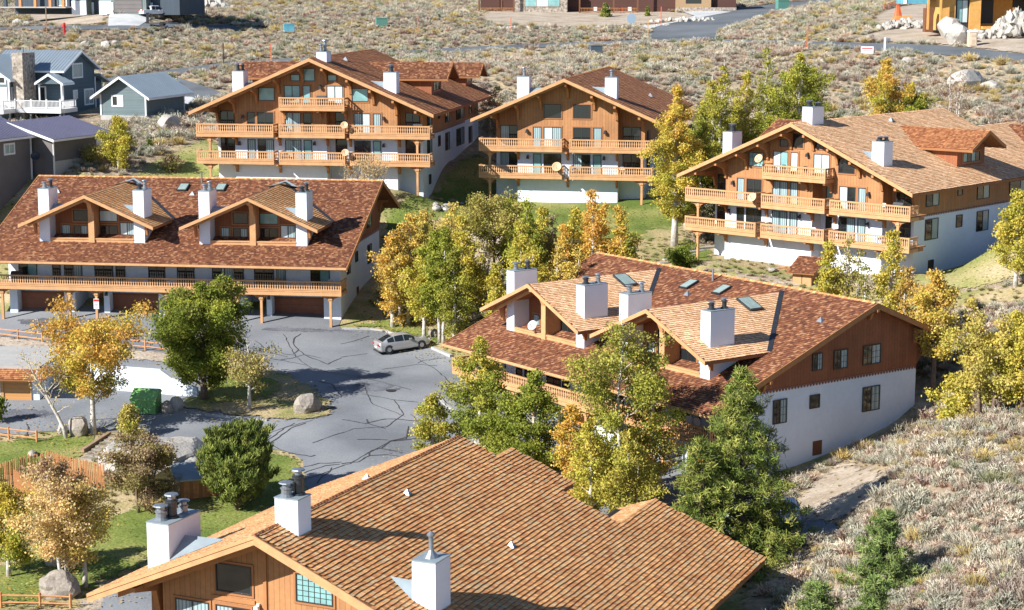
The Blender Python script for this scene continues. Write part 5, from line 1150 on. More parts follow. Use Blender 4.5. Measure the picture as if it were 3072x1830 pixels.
# detached blue garage
X, Y, Z = at_y(146.3, 120.4, 236)
root = empty('blue_garage', (X, Y, Z), math.radians(-17), 'small detached grey-blue garage with one white window, beside the blue house', 'garage')
gable_house(root, -6.2, 0, 0, 10.3, 3.2, 2.0, 'y', 'blue_siding_light', 'blue_metal_roof', .95, .55)
m = MB(); m.box(-6.25, .05, -.05, 10.35, -1.5, .55); m.build('foundation', M['concrete'], root)
corner_boards(root, [(0, 0), (-6.2, 0), (0, 10.3)], .55, 3.1)
window(root, 'y', 0, -1, -4.6, -3.2, 1.75, 2.95, 2, ('glass', 'glass_pale'), 'frame_white', 'trim_white')
# big blue house
X, Y, Z = at_y(63.9, 118, 243)
root = empty('blue_house', (X, Y, Z), math.radians(-17), 'dark blue two-storey house with stone chimney and white-railed deck', 'house')
gable_house(root, -10, 0, 0, 8.2, 6.1, 2.1, 'x', 'blue_siding', 'blue_metal_roof', .6)
gable_house(root, -13.6, -5.3, -4, 4.5, 5.1, 2.6, 'y', 'blue_siding_light', 'blue_metal_roof', .55)
gable_house(root, -2.4, 1.0, -1.9, 0.2, 4.5, 1.0, 'y', 'blue_siding', 'blue_metal_roof', .35, zb=4.4)
m = MB(); m.prism([(8.2, 5.0), (8.2, 5.3), (10.6, 4.2), (10.6, 4.0)], 'x', -6, .9); m.build('lean_to_roof', M['blue_metal_roof'], root)
m = MB(); m.box(-6, 0.01, 8.2, 10.0, -2, 4.3); m.build('wall', M['blue_siding'], root)
corner_boards(root, [(0, 0), (0, 8.2), (-5.3, -4), (0, 10.0)], 0, 4.9); corner_boards(root, [(.9, -1.8), (-2.3, -1.8)], 2.2, 4.5)
m = MB(); m.box(-5.1, -3.6, -3.4, -.4, -1, 8.3); m.build('stone_chimney', M['stone_wall'], root)
mm = MB(); mm.tube([(-4.4, -1.8, 8.3), (-4.4, -1.8, 9.0)], .12, 8); mm.build('flue_pipe', M['metal'], root)
window(root, 'x', 0.001, 1, 2.6, 5.0, 5.0, 6.7, 2, ('glass_curt',), 'frame_white', 'trim_white'); window(root, 'x', 0.001, 1, 5.4, 7.6, 1.4, 3.3, 2, ('glass_curt',), 'frame_white', 'trim_white'); window(root, 'x', 0.001, 1, 2.6, 3.5, 2.4, 3.3, 1, ('glass_pale',), 'frame_white', 'trim_white')
window(root, 'x', 0.001, 1, 6.0, 7.8, 5.0, 6.2, 2, ('glass',), 'frame_white') if False else None
window(root, 'y', -4, -1, -8.2, -7.0, 1.9, 3.9, 2, ('glass_pale',), 'frame_white', 'trim_white'); window(root, 'y', -4, -1, -6.8, -5.7, 1.9, 3.9, 2, ('glass_pale',), 'frame_white', 'trim_white')
window(root, 'y', -4, -1, -8.2, -7.1, 4.5, 5.7, 1, ('glass',), 'frame_white', 'trim_white'); window(root, 'y', -4, -1, -6.8, -5.8, 4.5, 5.3, 1, ('glass',), 'frame_white', 'trim_white')
window(root, 'y', 0, -1, -3.4, -2.5, 1.45, 3.9, 1, ('glass',), 'frame_white', 'trim_white', name='glass_door'); window(root, 'x', -5.3, 1, -3.4, -1.8, 1.45, 3.9, 1, ('glass_teal',), 'frame_white', 'trim_white', name='glass_door')
dk = MB(); dk.box(-15, -4.4, -7.0, -4, .85, 1.4); dk.box(-5.3, 2.0, -4.1, 0, .88, 1.4); dko = dk.build('deck', M['trim_white'], root)
rl = MB(); bal = []
def whiterail(x0, y0, x1, y1):
    rl.beam((x0, y0, 2.4), (x1, y1, 2.4), .12, .07); rl.beam((x0, y0, 1.55), (x1, y1, 1.55), .06, .06); n = int(math.hypot(x1 - x0, y1 - y0) / .18)
    for k in range(n):
        t = k / n; bal.append((x0 + (x1 - x0) * t, y0 + (y1 - y0) * t))
whiterail(-15, -6.95, -4.45, -6.95); whiterail(-4.45, -6.95, -4.45, -4.1); whiterail(-4.4, -4.05, 1.95, -4.05); whiterail(1.95, -4.05, 1.95, -.1)
rl.build('handrail', M['trim_white'], dko); bm_ = MB()
for x, y in bal: bm_.box(x - .025, x + .025, y - .025, y + .025, 1.56, 2.38)
bm_.build('balusters', M['trim_white'], dko, 'stuff')
for x, y in ((-9.5, -6.95), (-6.9, -6.95), (-4.45, -6.95), (-4.45, -4.1), (-2.2, -4.05), (0, -4.05), (1.95, -4.05)):
    m = MB(); m.box(x - .08, x + .08, y - .08, y + .08, 1.4, 2.6); m.build('rail_post', M['trim_white'], dko)
for x, y in ((-9, -6.6), (-5, -6.6), (-2.5, -3.7), (1.7, -3.7)): m = MB(); m.box(x - .12, x + .12, y - .12, y + .12, -3, .85); m.build('deck_post', M['blue_siding_light'], root)
NO_SHRUB.append(np.array([wp[:2] for wp in [root.location + Matrix.Rotation(math.radians(-17), 3, 'Z') @ Vector(q) for q in ((-16, -10, 0), (10, -10, 0), (10, 11, 0), (-16, 11, 0))]]))
# taupe house with violet roof
X, Y, Z = at_y(32.9, 176, 203)
root = empty('taupe_house', (X, Y, Z), math.radians(-23), 'low taupe house with violet-grey metal roof, cut by the left edge', 'house')
gable_house(root, -12, 0, -14, 0, 4.4, 2.2, 'y', 'grey_siding', 'purple_metal_roof', .6, -6)
gable_house(root, -8, 2.4, 0.4, 10, 4.0, 1.5, 'y', 'grey_siding', 'purple_metal_roof', .7, -6)
m = MB(); m.box(2.4, 2.46, .5, 9.9, -6, 1.6); m.build('stone_skirt', M['concrete'], root)
m = MB(); m.box(2.4, 2.5, 8.2, 9.9, .4, 3.5); m.build('white_door', M['trim_white'], root)
corner_boards(root, [(0, -.2), (2.4, .5), (0, -6.5)], -4, 4.2)
window(root, 'x', 0.0, 1, -4.6, -3.0, 2.7, 3.7, 2, ('glass_curt',), 'frame_white', 'trim_white')
dish(root, 1.2, -1.0, 2.2, .5, 'black', .6)
# far board-and-batten house, top left
X, Y, Z = at_y(72, 9, 352)
root = empty('batten_house', (X, Y, Z), math.radians(-14), 'grey-green batten house with white stone skirt and wide garage, cropped at top left', 'house')
M['batten'] = mat('grey green batten siding', (.17, .21, .20), .8, stripes=('XY', .4, .2, .35)); M['batten_shade'] = mat('shaded batten siding', (.055, .075, .10), .8, stripes=('XY', .4, .2, .3))  # darker copy puts the shade of the set-back walls into the colour
for x0, x1, y0, mt in ((0, 2.9, 0, 'batten'), (2.9, 6.2, 2.2, 'batten_shade'), (6.2, 8.6, -1.5, 'batten'), (8.6, 15.4, -1.5, 'batten'), (15.4, 21.0, .5, 'batten_shade')):
    m = MB(); m.box(x0, x1, y0, 12, -1, 7); m.build('wall', M[mt], root)
    m = MB(); m.box(x0 + .005, x1 - .005, y0 - .12, y0 - .002, -1, 1.5) if mt == 'batten' and x0 != 8.6 else m.box(x0, x0 + .4, y0 - .12, y0 - .002, -1, 1.2); m.build('stone_skirt', M['stucco'], root)
m = MB()
for k in range(4): m.box(9.2, 14.6, -1.58, -1.502, -.6 + k * .72, .08 + k * .72)
g = m.build('garage_door', M['grey_siding'], root)
window(root, 'y', -1.502, -1, 9.4, 14.4, 2.3, 3.1, 6, ('glass_curt',), 'frame_dark'); window(root, 'y', 0, -1, 1.1, 1.8, 2.6, 4.4, 1, ('glass',), 'frame_dark'); window(root, 'y', -1.5, -1, 6.7, 8.0, 2.2, 4.4, 1, ('glass',), 'frame_dark')
m = MB(); m.box(-13, -1.0, 3, 11, -1, 7); m.build('wall', M['batten_shade'], root)
m = MB(); m.box(-13.5, 0, -2.5, 3, .2, .4); m.build('porch_floor', M['concrete'], root)
m = MB(); m.box(-13.5, 2, -2.6, 12.5, 7.0, 7.3); m.build('porch_roof', M['purple_metal_roof'], root)
for x in (-12.2, -9.2, -6.2, -3.2, -.6): m = MB(); m.box(x - .25, x + .25, -2.3, -1.8, .4, 7.0); m.build('porch_post', M['fence'] if x > -12 else M['batten_shade'], root)
window(root, 'y', 3, -1, -4.4, -2.6, .6, 3.6, 1, ('glass_curt',), 'frame_white', 'trim_white', name='entry_door')
for i, x in enumerate((147, 162)):
    q = at_y(x / 1.0 * 1.0, 7, 352)
for i, (u, v) in enumerate(((590, 60), (650, 62))):
    q = U_(u, v + 20); rt = empty('porch_chair', (q.x, q.y, Z + .4), math.radians(-60 + 90 * i), ('left' if i == 0 else 'right') + ' white chair on the porch of the top left house', 'chair', 'white porch chairs')
    for mm_, nm in (((-.35, .35, -.35, .35, .4, .46), 'seat'), ((-.35, .35, .3, .36, .4, 1.1), 'backrest')): m = MB(); m.box(*mm_); m.build(nm, M['white'], rt)
    for sx in (-.3, .3):
        for sy in (-.3, .3): m = MB(); m.box(sx - .04, sx + .04, sy - .04, sy + .04, 0, .4); m.build('leg', M['white'], rt)
# middle far house
X, Y, Z = at_y(480, 13.2, 385)
root = empty('stone_house', (X, Y, Z), math.radians(-4), 'stone and dark timber house with railed porch, cropped at top centre', 'house')
M['brown_dark'] = mat('dark brown siding', (.085, .035, .025), .8, stripes=('Z', .25, .1, .3)); M['tan_siding'] = mat('tan plank siding', (.36, .24, .13), .8)
for x0, x1, y0, mt, mn in ((0, 7, 1.5, 'brown_dark', 0), (7, 17.5, -.5, 'stone_wall', 0), (17.5, 19.5, 2, 'brown_dark', 0), (19.5, 31, 3, 'brown_dark', 0), (31, 39, 1, 'brown_dark', 0), (39, 46, -1, 'tan_siding', 0), (46, 51, .0, 'brown_dark', 0)):
    m = MB(); m.box(x0, x1, y0, 12, -1.5, 6); m.build('wall', M[mt], root)
m = MB(); m.box(39, 51, -1.2, -1.0 - .002, -1.5, 1.2); m.build('stone_skirt', M['stone_wall'], root)
window(root, 'y', -.502, -1, 9.0, 16.0, 1.3, 5, 3, ('glass_teal', 'glass_pale', 'glass_teal'), 'brown_frame' if 'brown_frame' in M else 'frame_wood', 'brown_trim' if 'brown_trim' in M else None)
window(root, 'y', -1, -1, 41, 44, 2, 5, 1, ('glass',), 'frame_dark')
for x0, x1, y in ((0, 6.9, -1.8), (20, 31.5, -1.8)):
    m = MB(); m.box(x0, x1, y, 3, -.1, .1); pf = m.build('porch_floor', M['deck'], root); rr = MB(); rr.box(x0, x1, y, y + .1, 1.0, 1.1); rr.box(x0, x1, y, y + .08, .22, .3); rr.build('handrail', M['timber_b'], pf)
    bb = MB()
    for k in range(int((x1 - x0) / .3)): q = x0 + .1 + k * .3; bb.box(q - .03, q + .03, y + .01, y + .06, .3, 1.0)
    bb.build('balusters', M['timber_b'], pf, 'stuff')
    for x in (x0, x1, (x0 + x1) / 2 + 1): m = MB(); m.box(x - .15, x + .15, y, y + .3, .1, 6); m.build('porch_post', M['timber_dark'], root)
for i, x in enumerate((23, 25.5, 28, 29.8)):
    rt = empty('porch_chair', (X + x, Y - 1.0 - x * .07, Z + .1), 0, ('first', 'second', 'third', 'fourth')[i] + ' pale chair from the left behind the porch rail of the stone house', 'chair', 'chairs on the stone house porch')
    m = MB(); m.box(-.35, .35, -.3, .3, .38, .45); m.build('seat', M['white'] if i != 2 else M['red'], rt); m = MB(); m.box(-.35, .35, .25, .32, .45, 1.15); m.build('backrest', M['white'] if i != 2 else M['red'], rt)
    for sx in (-.3, .3): m = MB(); m.box(sx - .04, sx + .04, -.28, -.2, 0, .38); m.build('leg', M['white'], rt)
# unfinished house, top right
X, Y, Z = at_y(955, 24, 292)
root = empty('unfinished_house', (X, Y, Z), math.radians(2), 'unfinished house in blue and white wrap over yellow sheathing, top right', 'house')
for x0, x1, y0, z0, z1, mt in ((-2.2, 0, 0, -1, 5.2, 'ply'), (0, 2.2, .5, -1, 5.2, 'black'), (2.2, 3.9, 0, -1, 5.2, 'ply'), (3.9, 13.2, 5, -1, 5.2, 'ply'), (13.2, 15.5, 0, -1, 5.2, 'ply'), (2.2, 15.5, .02, 3.9, 5.2, 'ply')):
    m = MB(); m.box(x0, x1, y0, 9, z0, z1); m.build('wall', M[mt], root)
m = MB(); m.box(2.0, 15.0, -1.6, 9, 5.2, 5.65); m.build('deck', M['trim_white'], root)
m = MB(); m.box(2.2, 15.5, 1, 9, 5.65, 11); m.build('wall', M['house_wrap'], root)
m = MB(); m.box(2.6, 3.4, .95, .998, 5.7, 9); m.box(13.9, 15.3, .95, .998, 5.7, 9); m.build('wrap_strip', M['trim_white'], root)
window(root, 'y', 1, -1, 5.2, 13.2, 5.8, 8, 4, ('glass_teal', 'glass'), 'frame_dark')
m = MB(); m.box(-7.2, -3.2, 3, 8, 3, 10); m.build('wall', M['house_wrap'], root); m = MB(); m.box(-7.3, -6.8, 2.9, 2.998, 3, 10); m.box(-4.2, -3.1, 2.9, 2.998, 5, 10); m.build('wrap_strip', M['trim_white'], root)
m = MB(); m.prism([(-5, 4.6), (3.2, 6.3), (3.2, 6.7), (-5, 5.0)], 'y', -1.8, 4); m.build('entry_roof', M['trim_white'], root); m = MB(); m.box(-4.6, -3.4, -.3, 1.4, -1.2, 2.4); m.build('foundation_pier', M['timber_dark'], root)
for x in (-4.5, -2.6): m = MB(); m.box(x - .15, x + .15, -1.4, -1.1, -.8, 4.9); m.build('post', M['ply'], root)
window(root, 'y', .5, -1, .3, 2.0, .2, 3.6, 2, ('glass_teal', 'glass_pale'), 'frame_dark')
m = MB(); m.box(4.5, 7.2, 4.9, 4.998, 0, 3.8); m.box(10.2, 13, 4.9, 4.998, 0, 3.8); m.build('opening', M['black'], root)
m = MB(); m.box(4, 10.5, -1.2, 1, -.8, -.35); m.build('form_board', M['orange'] if False else M['ply'], root)

# ------------------------------------------------------------------ street furniture and site things
p = V_(1665, 735)
root = empty('portable_toilet', p, math.radians(6), 'tan portable toilet with white domed roof beside the road', 'toilet')
m = MB(); m.box(-.55, .55, -.55, .55, .1, 2.05); m.build('cabin', M['tan_plastic'], root)
m = MB(); m.box(-.6, .6, -.6, .6, 0, .12); m.build('skid', M['tan_plastic'], root)
m = MB(); m.prism([(-.6, 2.05), (.6, 2.05), (.58, 2.2), (.35, 2.36), (-.35, 2.36), (-.58, 2.2)], 'y', -.6, .6); m.build('roof', M['white'], root)
m = MB(); m.box(-.42, .42, -.59, -.551, .2, 1.95); d = m.build('door', mat('pale door panel', (.72, .58, .44), .6), root)
m = MB()
for k in range(5): m.box(-.25, .25, -.61, -.591, .35 + k * .14, .42 + k * .14)
m.box(-.3, .3, -.61, -.591, 1.35, 1.7); m.build('door_vent', M['tan_plastic'], d)
p = U_(797, 425)
root = empty('fire_hydrant', p, 0, 'red fire hydrant at the edge of the far road', 'hydrant')
m = MB(); m.lathe([(.35, 0), (.35, .1), (.22, .12), (.22, 1.5), (.3, 1.52), (.3, 1.62), (.22, 1.9), (.05, 2.05)], (0, 0, 0), 10); m.build('barrel', M['red'], root)
m = MB(); m.tube([(-.42, 0, 1.25), (.42, 0, 1.25)], .14, 8); m.build('outlet', M['red'], root)
root = empty('stop_sign', dpx(1535, 83), math.radians(20), 'round-backed white traffic sign where the driveway meets the road', 'sign')
m = MB(); m.tube([(0, 0, -.2), (0, 0, 3.6)], .05, 6); m.build('pole', M['metal'], root)
m = MB(); o8 = [(math.cos(math.pi / 8 + k * math.pi / 4) * .95, 2.75 + math.sin(math.pi / 8 + k * math.pi / 4) * .95) for k in range(8)]; m.prism(o8, 'y', -.09, -.06); m.build('sign_plate', mat('sign back', (.55, .68, .78), .5), root)
def marker(px, py, hh, label, m_='orange', w=.09, top=None):
    p = at(px, py); root = empty('marker_pole', p, 0, label, 'pole'); m = MB(); m.box(-w, w, -w, w, -.2, hh); m.build('pole', M[m_], root)
    if top: t = MB(); t.box(-.3, .3, -.06, .06, hh - .5, hh); t.build('plate', M[top], root)
for D, hh, lb, mm in (((1963, 122), 3.2, 'orange snow pole on the roadside opposite the boulders', 'orange'), ((1576, 95), 3.2, 'yellow-orange snow pole at the corner of the main road', 'ply'), ((1243, 78), 2.6, 'thin orange stake in the sage left of the round sign', 'orange'), ((1608, 62), 3.4, 'orange pole beside the stone house driveway', 'orange'),
                     ((544, 158), 3.4, 'dark pole beside the back road left of the wide chalet', 'black'), ((660, 155), 3.0, 'red-orange stake behind the wide chalet roof', 'orange'), ((114, 86), 5.0, 'tall thin pole in front of the far yard at top left', 'old_wood'), ((1016, 80), 3.0, 'orange stake in the open sage at top centre', 'orange'), ((683, 66), 3.5, 'thin rusty pole in the sage at top left of centre', 'old_wood')):
    marker(D[0] / 2.4326, D[1] / 2.4326, hh, lb, mm, .07)
p = V_(283, 822); root = empty('mailbox_post', p, 0, 'white post with a grey box beside the right-hand road', 'post')
m = MB(); m.box(-.12, .12, -.12, .12, 0, 2.1); m.build('post', M['white'], root); m = MB(); m.box(.12, .75, -.2, .2, 1.5, 1.95); m.build('box', M['metal'], root)
p = V_(5, 885); root = empty('lot_sign', p, math.radians(-5), 'small white board on short legs in sage below the right-hand road', 'sign'); m = MB(); m.box(-.9, .9, -.03, .03, .35, 1.35); m.build('board', M['white'], root)
m = MB(); m.box(-.75, .75, -.036, -.031, 1.0, 1.15); m.box(-.6, .6, -.036, -.031, .7, .76); m.build('print', M['red'], root, 'stuff')
for s in (-.7, .7): m = MB(); m.box(s - .04, s + .04, -.03, .03, 0, .35); m.build('leg', M['old_wood'], root)
for D, s, lb, mt in (((1449, 133), 1.0, 'dark green utility box in the sage by the back road', 'blue_siding'), ((1903, 22), 1.2, 'mint green utility box beside the main road bend', 'green_box'), ((928, 65), 1.1, 'dark green utility box alone in the upper sage', 'green_box'), ((703, 78), 1.0, 'small blue utility box beside the far road', 'house_wrap')):
    if mt == 'green_box' and mt not in M: M[mt] = mat('green utility steel', (.10, .25, .20), .6)
    p = dpx(*D); root = empty('utility_box', p, math.radians(12), lb, 'utility box', 'utility boxes'); m = MB(); m.box(-.95 * s, .95 * s, -.7 * s, .7 * s, 0, 1.35 * s); m.build('cabinet', M[mt], root); m = MB(); m.prism([(-1.0 * s, 1.35 * s), (1.0 * s, 1.35 * s), (.9 * s, 1.5 * s), (-.9 * s, 1.5 * s)], 'y', -.75 * s, .75 * s); m.build('lid', M[mt], root)
# orange mesh fencing on the site
m = MB(); pts = [V_(270, 165), V_(400, 125), V_(560, 95), V_(640, 60), V_(700, 10)]
for a, b in zip(pts[:-1], pts[1:]):
    for k in range(4): m.beam((a.x, a.y, a.z + .2 + k * .28), (b.x, b.y, b.z + .2 + k * .28), .03, .13)
    n = 8
    for k in range(n + 1): q = a.lerp(b, k / n); m.beam((q.x, q.y, q.z), (q.x, q.y, q.z + 1.15), .06, .06)
o = m.build('site_netting', M['orange']); tag(o, 'orange plastic netting running up the slope at the building site', 'netting')
p = V_(490, 325); m = MB()
for k in range(9): a = k * .7; m.poly([(p.x + math.cos(a) * .9, p.y + math.sin(a) * .5, p.z), (p.x + math.cos(a + .8) * .9, p.y + math.sin(a + .8) * .5, p.z), (p.x + math.cos(a + .5) * .25, p.y, p.z + 2.9)])
tag(m.build('bundled_netting', M['orange']), 'bundled orange netting standing in a peak above the rubble', 'netting')
p = V_(560, 350); rt = empty('lumber_stack', p, math.radians(10), 'splayed yellow boards lying on the rubble pile', 'lumber')
for k in range(5): m = MB(); m.beam((-2 + k * .2, k * .25, .4 + k * .12), (2 - k * .1, k * .2 - .2, .7 + k * .1), .25, .07); m.build('board', M['ply'], rt)
p = V_(2310, 545); rt = empty('site_stake', p, 0, 'tall brown stake with orange crosspiece at the right edge', 'stake'); m = MB(); m.box(-.12, .12, -.1, .1, 0, 4.0); m.build('stake', M['timber_b'], rt); m = MB(); m.box(-.6, .6, -.16, -.1, 1.0, 1.35); m.build('crosspiece', M['orange'], rt)
p = V_(1610, 425); rt = empty('paint_bucket', p, 0, 'orange bin and white machine inside the unfinished garage mouth', 'machine'); m = MB(); m.lathe([(.3, 0), (.35, .6), (.35, .65)], (0, 0, 0), 10); m.build('bin', M['orange'], rt); m = MB(); m.box(-.3, .4, .6, 1.1, 0, 1.8); m.build('machine', M['white'], rt)
# ------------------------------------------------------------------ vehicles
def loft(mb, st, f):
    """st: list of stations (x, list of (y, z)) with equal counts, mirrored by the caller"""
    rings = []
    for x, prof in st: base = len(mb.v); mb.v.extend([(x, y, z) for y, z in prof]); rings.append((base, len(prof)))
    for (a, n), (b, _) in zip(rings[:-1], rings[1:]):
        for k in range(n): l = (k + 1) % n; mb.f.append((a + k, b + k, b + l, a + l)); mb.c.append(mb.cur)
    mb.f.append(tuple(rings[0][0] + k for k in range(rings[0][1]))); mb.f.append(tuple(rings[-1][0] + k for k in reversed(range(rings[-1][1])))); mb.c += [mb.cur] * 2
def car(p, rz, label, paint, kind='sedan', cat='car'):
    root = empty('car' if kind == 'sedan' else 'pickup_truck' if kind == 'pickup' else 'sport_utility_car', p, rz, label, cat)
    if kind == 'sedan': X = [(0, .60, .78, .80, .68, .60, .45), (.10, .82, .95, .98, .82, .70, .28), (.45, .90, .98, 1.06, .88, .66, .2), (1.0, .93, .96, 1.32, .90, .56, .2), (1.6, .94, .94, 1.46, .91, .53, .2), (2.3, .94, .92, 1.49, .91, .53, .2), (2.85, .94, .90, 1.43, .91, .54, .2), (3.5, .93, .88, 1.12, .90, .62, .2), (3.85, .92, .85, .96, .88, .70, .2), (4.35, .87, .76, .86, .82, .66, .22), (4.75, .74, .62, .70, .68, .5, .28), (4.86, .55, .48, .54, .5, .4, .35)]
    elif kind == 'suv': X = [(0, .8, .9, .95, .8, .7, .4), (.1, .88, 1.05, 1.55, .9, .7, .3), (.4, .92, 1.08, 1.72, .93, .68, .25), (1.4, .94, 1.06, 1.76, .94, .68, .25), (2.6, .94, 1.04, 1.70, .94, .68, .25), (3.2, .93, 1.02, 1.25, .93, .75, .25), (3.5, .92, 1.0, 1.08, .92, .8, .25), (4.3, .88, .92, .98, .88, .7, .28), (4.6, .75, .7, .75, .75, .6, .35)]
    else: X = [(0, .9, 1.0, 1.02, .9, .85, .45), (.08, .95, 1.12, 1.14, .95, .9, .4), (1.55, .95, 1.12, 1.14, .95, .9, .35), (1.62, .95, 1.12, 1.80, .95, .72, .35), (2.0, .95, 1.12, 1.86, .95, .72, .35), (3.2, .95, 1.10, 1.84, .95, .72, .35), (3.8, .95, 1.08, 1.22, .95, .82, .35), (4.0, .95, 1.06, 1.14, .95, .85, .35), (5.0, .92, 1.0, 1.05, .9, .75, .4), (5.2, .8, .8, .85, .8, .7, .45)]
    K = np.array(X); xs = np.concatenate([np.linspace(a, c, 5)[:-1] for a, c in zip(K[:-1, 0], K[1:, 0])] + [[K[-1, 0]]]); Y_ = []
    for c in range(1, 7):
        m_ = np.gradient(K[:, c], K[:, 0]); o_ = []
        for x in xs:
            i = min(max(int(np.searchsorted(K[:, 0], x, 'right')) - 1, 0), len(K) - 2); dx = K[i + 1, 0] - K[i, 0]; t = (x - K[i, 0]) / dx
            o_.append((2*t**3-3*t**2+1)*K[i, c] + (t**3-2*t**2+t)*dx*m_[i]*.8 + (-2*t**3+3*t**2)*K[i+1, c] + (t**3-t**2)*dx*m_[i+1]*.8)
        Y_.append(o_)
    if kind == 'sedan': X = [tuple([float(xs[i])] + [float(Y_[c][i]) for c in range(6)]) for i in range(len(xs))]
    st = []
    for x, w, zb_, zr, wm, wr, z0 in X:
        st.append((x, [(-w * .94, z0), (-w, z0 + .15), (-wm, (z0 + zb_) / 2 + .05), (-wm * .985, zb_), (-wr, zr - .04), (-wr * .8, zr), (wr * .8, zr), (wr, zr - .04), (wm * .985, zb_), (wm, (z0 + zb_) / 2 + .05), (w, z0 + .15), (w * .94, z0)]))
    b = MB(); loft(b, st, None); body = b.build('body', M[paint], root, smooth=(kind == 'sedan'))
    def prof(x):
        for a, c in zip(X[:-1], X[1:]):
            if a[0] <= x <= c[0]: t = (x - a[0]) / (c[0] - a[0]); return [a[i] + (c[i] - a[i]) * t for i in range(7)]
        return X[-1]
    def sidept(x, t, s, o=.012):      # t: 0 belt .. 1 roof
        q = prof(x); y0, z0, y1, z1 = q[4] * .985, q[2], q[5], q[3] - .04; return (x, s * (y0 + (y1 - y0) * t + o), z0 + (z1 - z0) * t + .004)
    spans = {'sedan': ((.85, 1.45), (1.52, 2.32), (2.39, 3.35)), 'suv': ((.35, 1.25), (1.33, 2.2), (2.28, 3.1)), 'pickup': ((1.75, 2.45), (2.53, 3.6))}[kind]
    for s in (-1, 1):
        for a, c in spans:
            g = MB(); n = 4; up = [sidept(a + (c - a) * k / n, .92, s) for k in range(n + 1)]; dn = [sidept(a + (c - a) * k / n, .02, s) for k in range(n + 1)]
            for k in range(n): g.poly([dn[k], dn[k + 1], up[k + 1], up[k]] if s < 0 else [dn[k + 1], dn[k], up[k], up[k + 1]])
            g.build('side_window', M['glass'], root)
    r0, r1, f0, f1 = {'sedan': (.42, 1.35, 2.95, 3.72), 'suv': (.06, .3, 2.62, 3.35), 'pickup': (1.58, 1.66, 3.22, 3.92)}[kind]
    for nm, a, c in (('rear_window', r0, r1), ('windscreen', f0, f1)):
        g = MB(); qa, qc = prof(a), prof(c); ka, kc = .9, .9
        if kind != 'sedan' and nm == 'rear_window': g.poly([(a - .1, -.6, 1.15), (a - .1, .6, 1.15), (c - .22, .55, 1.6), (c - .22, -.55, 1.6)])
        else: [g.poly([(u0, -prof(u0)[5] * ka, prof(u0)[3] + .014), (u0, prof(u0)[5] * ka, prof(u0)[3] + .014), (u1, prof(u1)[5] * kc, prof(u1)[3] + .014), (u1, -prof(u1)[5] * kc, prof(u1)[3] + .014)]) for u0, u1 in zip(np.linspace(a, c, 9)[:-1], np.linspace(a, c, 9)[1:])]
        g.build(nm, M['glass'], root)
    Lc = X[-1][0]; wr = .33 if kind == 'sedan' else .38
    for x in (.18 * Lc + .05, .81 * Lc):
        for s in (-1, 1):
            t = MB(); t.lathe([(wr * .62, -.1), (wr, -.08), (wr, .08), (wr * .62, .1)], (0, 0, 0), 20); t.v = [(x + v[0], s * .84 + v[2], wr + v[1]) for v in t.v]; w_ = t.build('wheel', M['tyre'], root)
            t = MB(); t.lathe([(wr * .62, -.11), (.05, -.09), (.05, .09), (wr * .62, .11)], (0, 0, 0), 10); t.v = [(x + v[0], s * .84 + v[2], wr + v[1]) for v in t.v]; t.build('rim', M['rim'], w_)
            a = MB(); a.lathe([(wr + .07, -.02), (wr + .07, .02)], (0, 0, 0), 20); a.v = [(x + v[0], s * (prof(x)[1] * .985) + v[2] * .2, wr + v[1] + .01) for v in a.v]; a.build('wheel_arch', M['black'], root)
    for s in (-1, 1):
        t = MB(); q = prof(.05); t.box(-.015, .1, *sorted((s * .42, s * .83)), .72 if kind == 'sedan' else .85, .88 if kind == 'sedan' else 1.2); t.build('tail_lamp', M['lens_red'], root)
        t = MB(); t.box(Lc - .3, Lc - .02, *sorted((s * .45, s * .74)), .58, .7); t.build('headlight', M['glass_pale'], root)
        t = MB(); t.box(f0 - .15, f0 + .08, *sorted((s * .93, s * 1.1)), .98, 1.1); t.build('wing_mirror', M[paint], root)
    t = MB(); t.box(-.02, .03, -.26, .26, .5, .62); t.build('number_plate', M['white'], root)
    t = MB(); t.box(-.02, Lc - .1, -.8, .8, .17, .26); t.build('underbody', M['black'], root)
    return root
a, b = R5p(352, 1378), R5p(572, 1342); d = (b - a).normalized(); rz = math.atan2(d.y, d.x); nrm = Vector((-d.y, d.x, 0))
org = a - d * .93 + nrm * .84; org.z = h(org.x, org.y) + .07
c1 = car(org, rz, 'silver sedan parked alone on the cracked asphalt beside the lawn', 'car_silver'); zb1 = h(*(org + d * 4.5)[:2]) - h(org.x, org.y); c1.rotation_euler = (0, -math.atan2(zb1, 4.5), rz)
q = at((2048 + 420 / 2.4326) / 3, (1220 + 850 / 2.4326) / 3); car((q.x, q.y, q.z + .1), math.radians(178), 'white sport utility car mostly hidden behind the big pine', 'car_white', 'suv')
bpy.data.objects['sport_utility_car'].location = at((2048 + 850 / 2.4326) / 3, (1220 + 868 / 2.4326) / 3)
q = U_(1745, 208); car((q.x, q.y, q.z + .14), math.radians(38), 'white pickup truck parked by the garage of the top left house', 'car_white', 'pickup', 'truck')
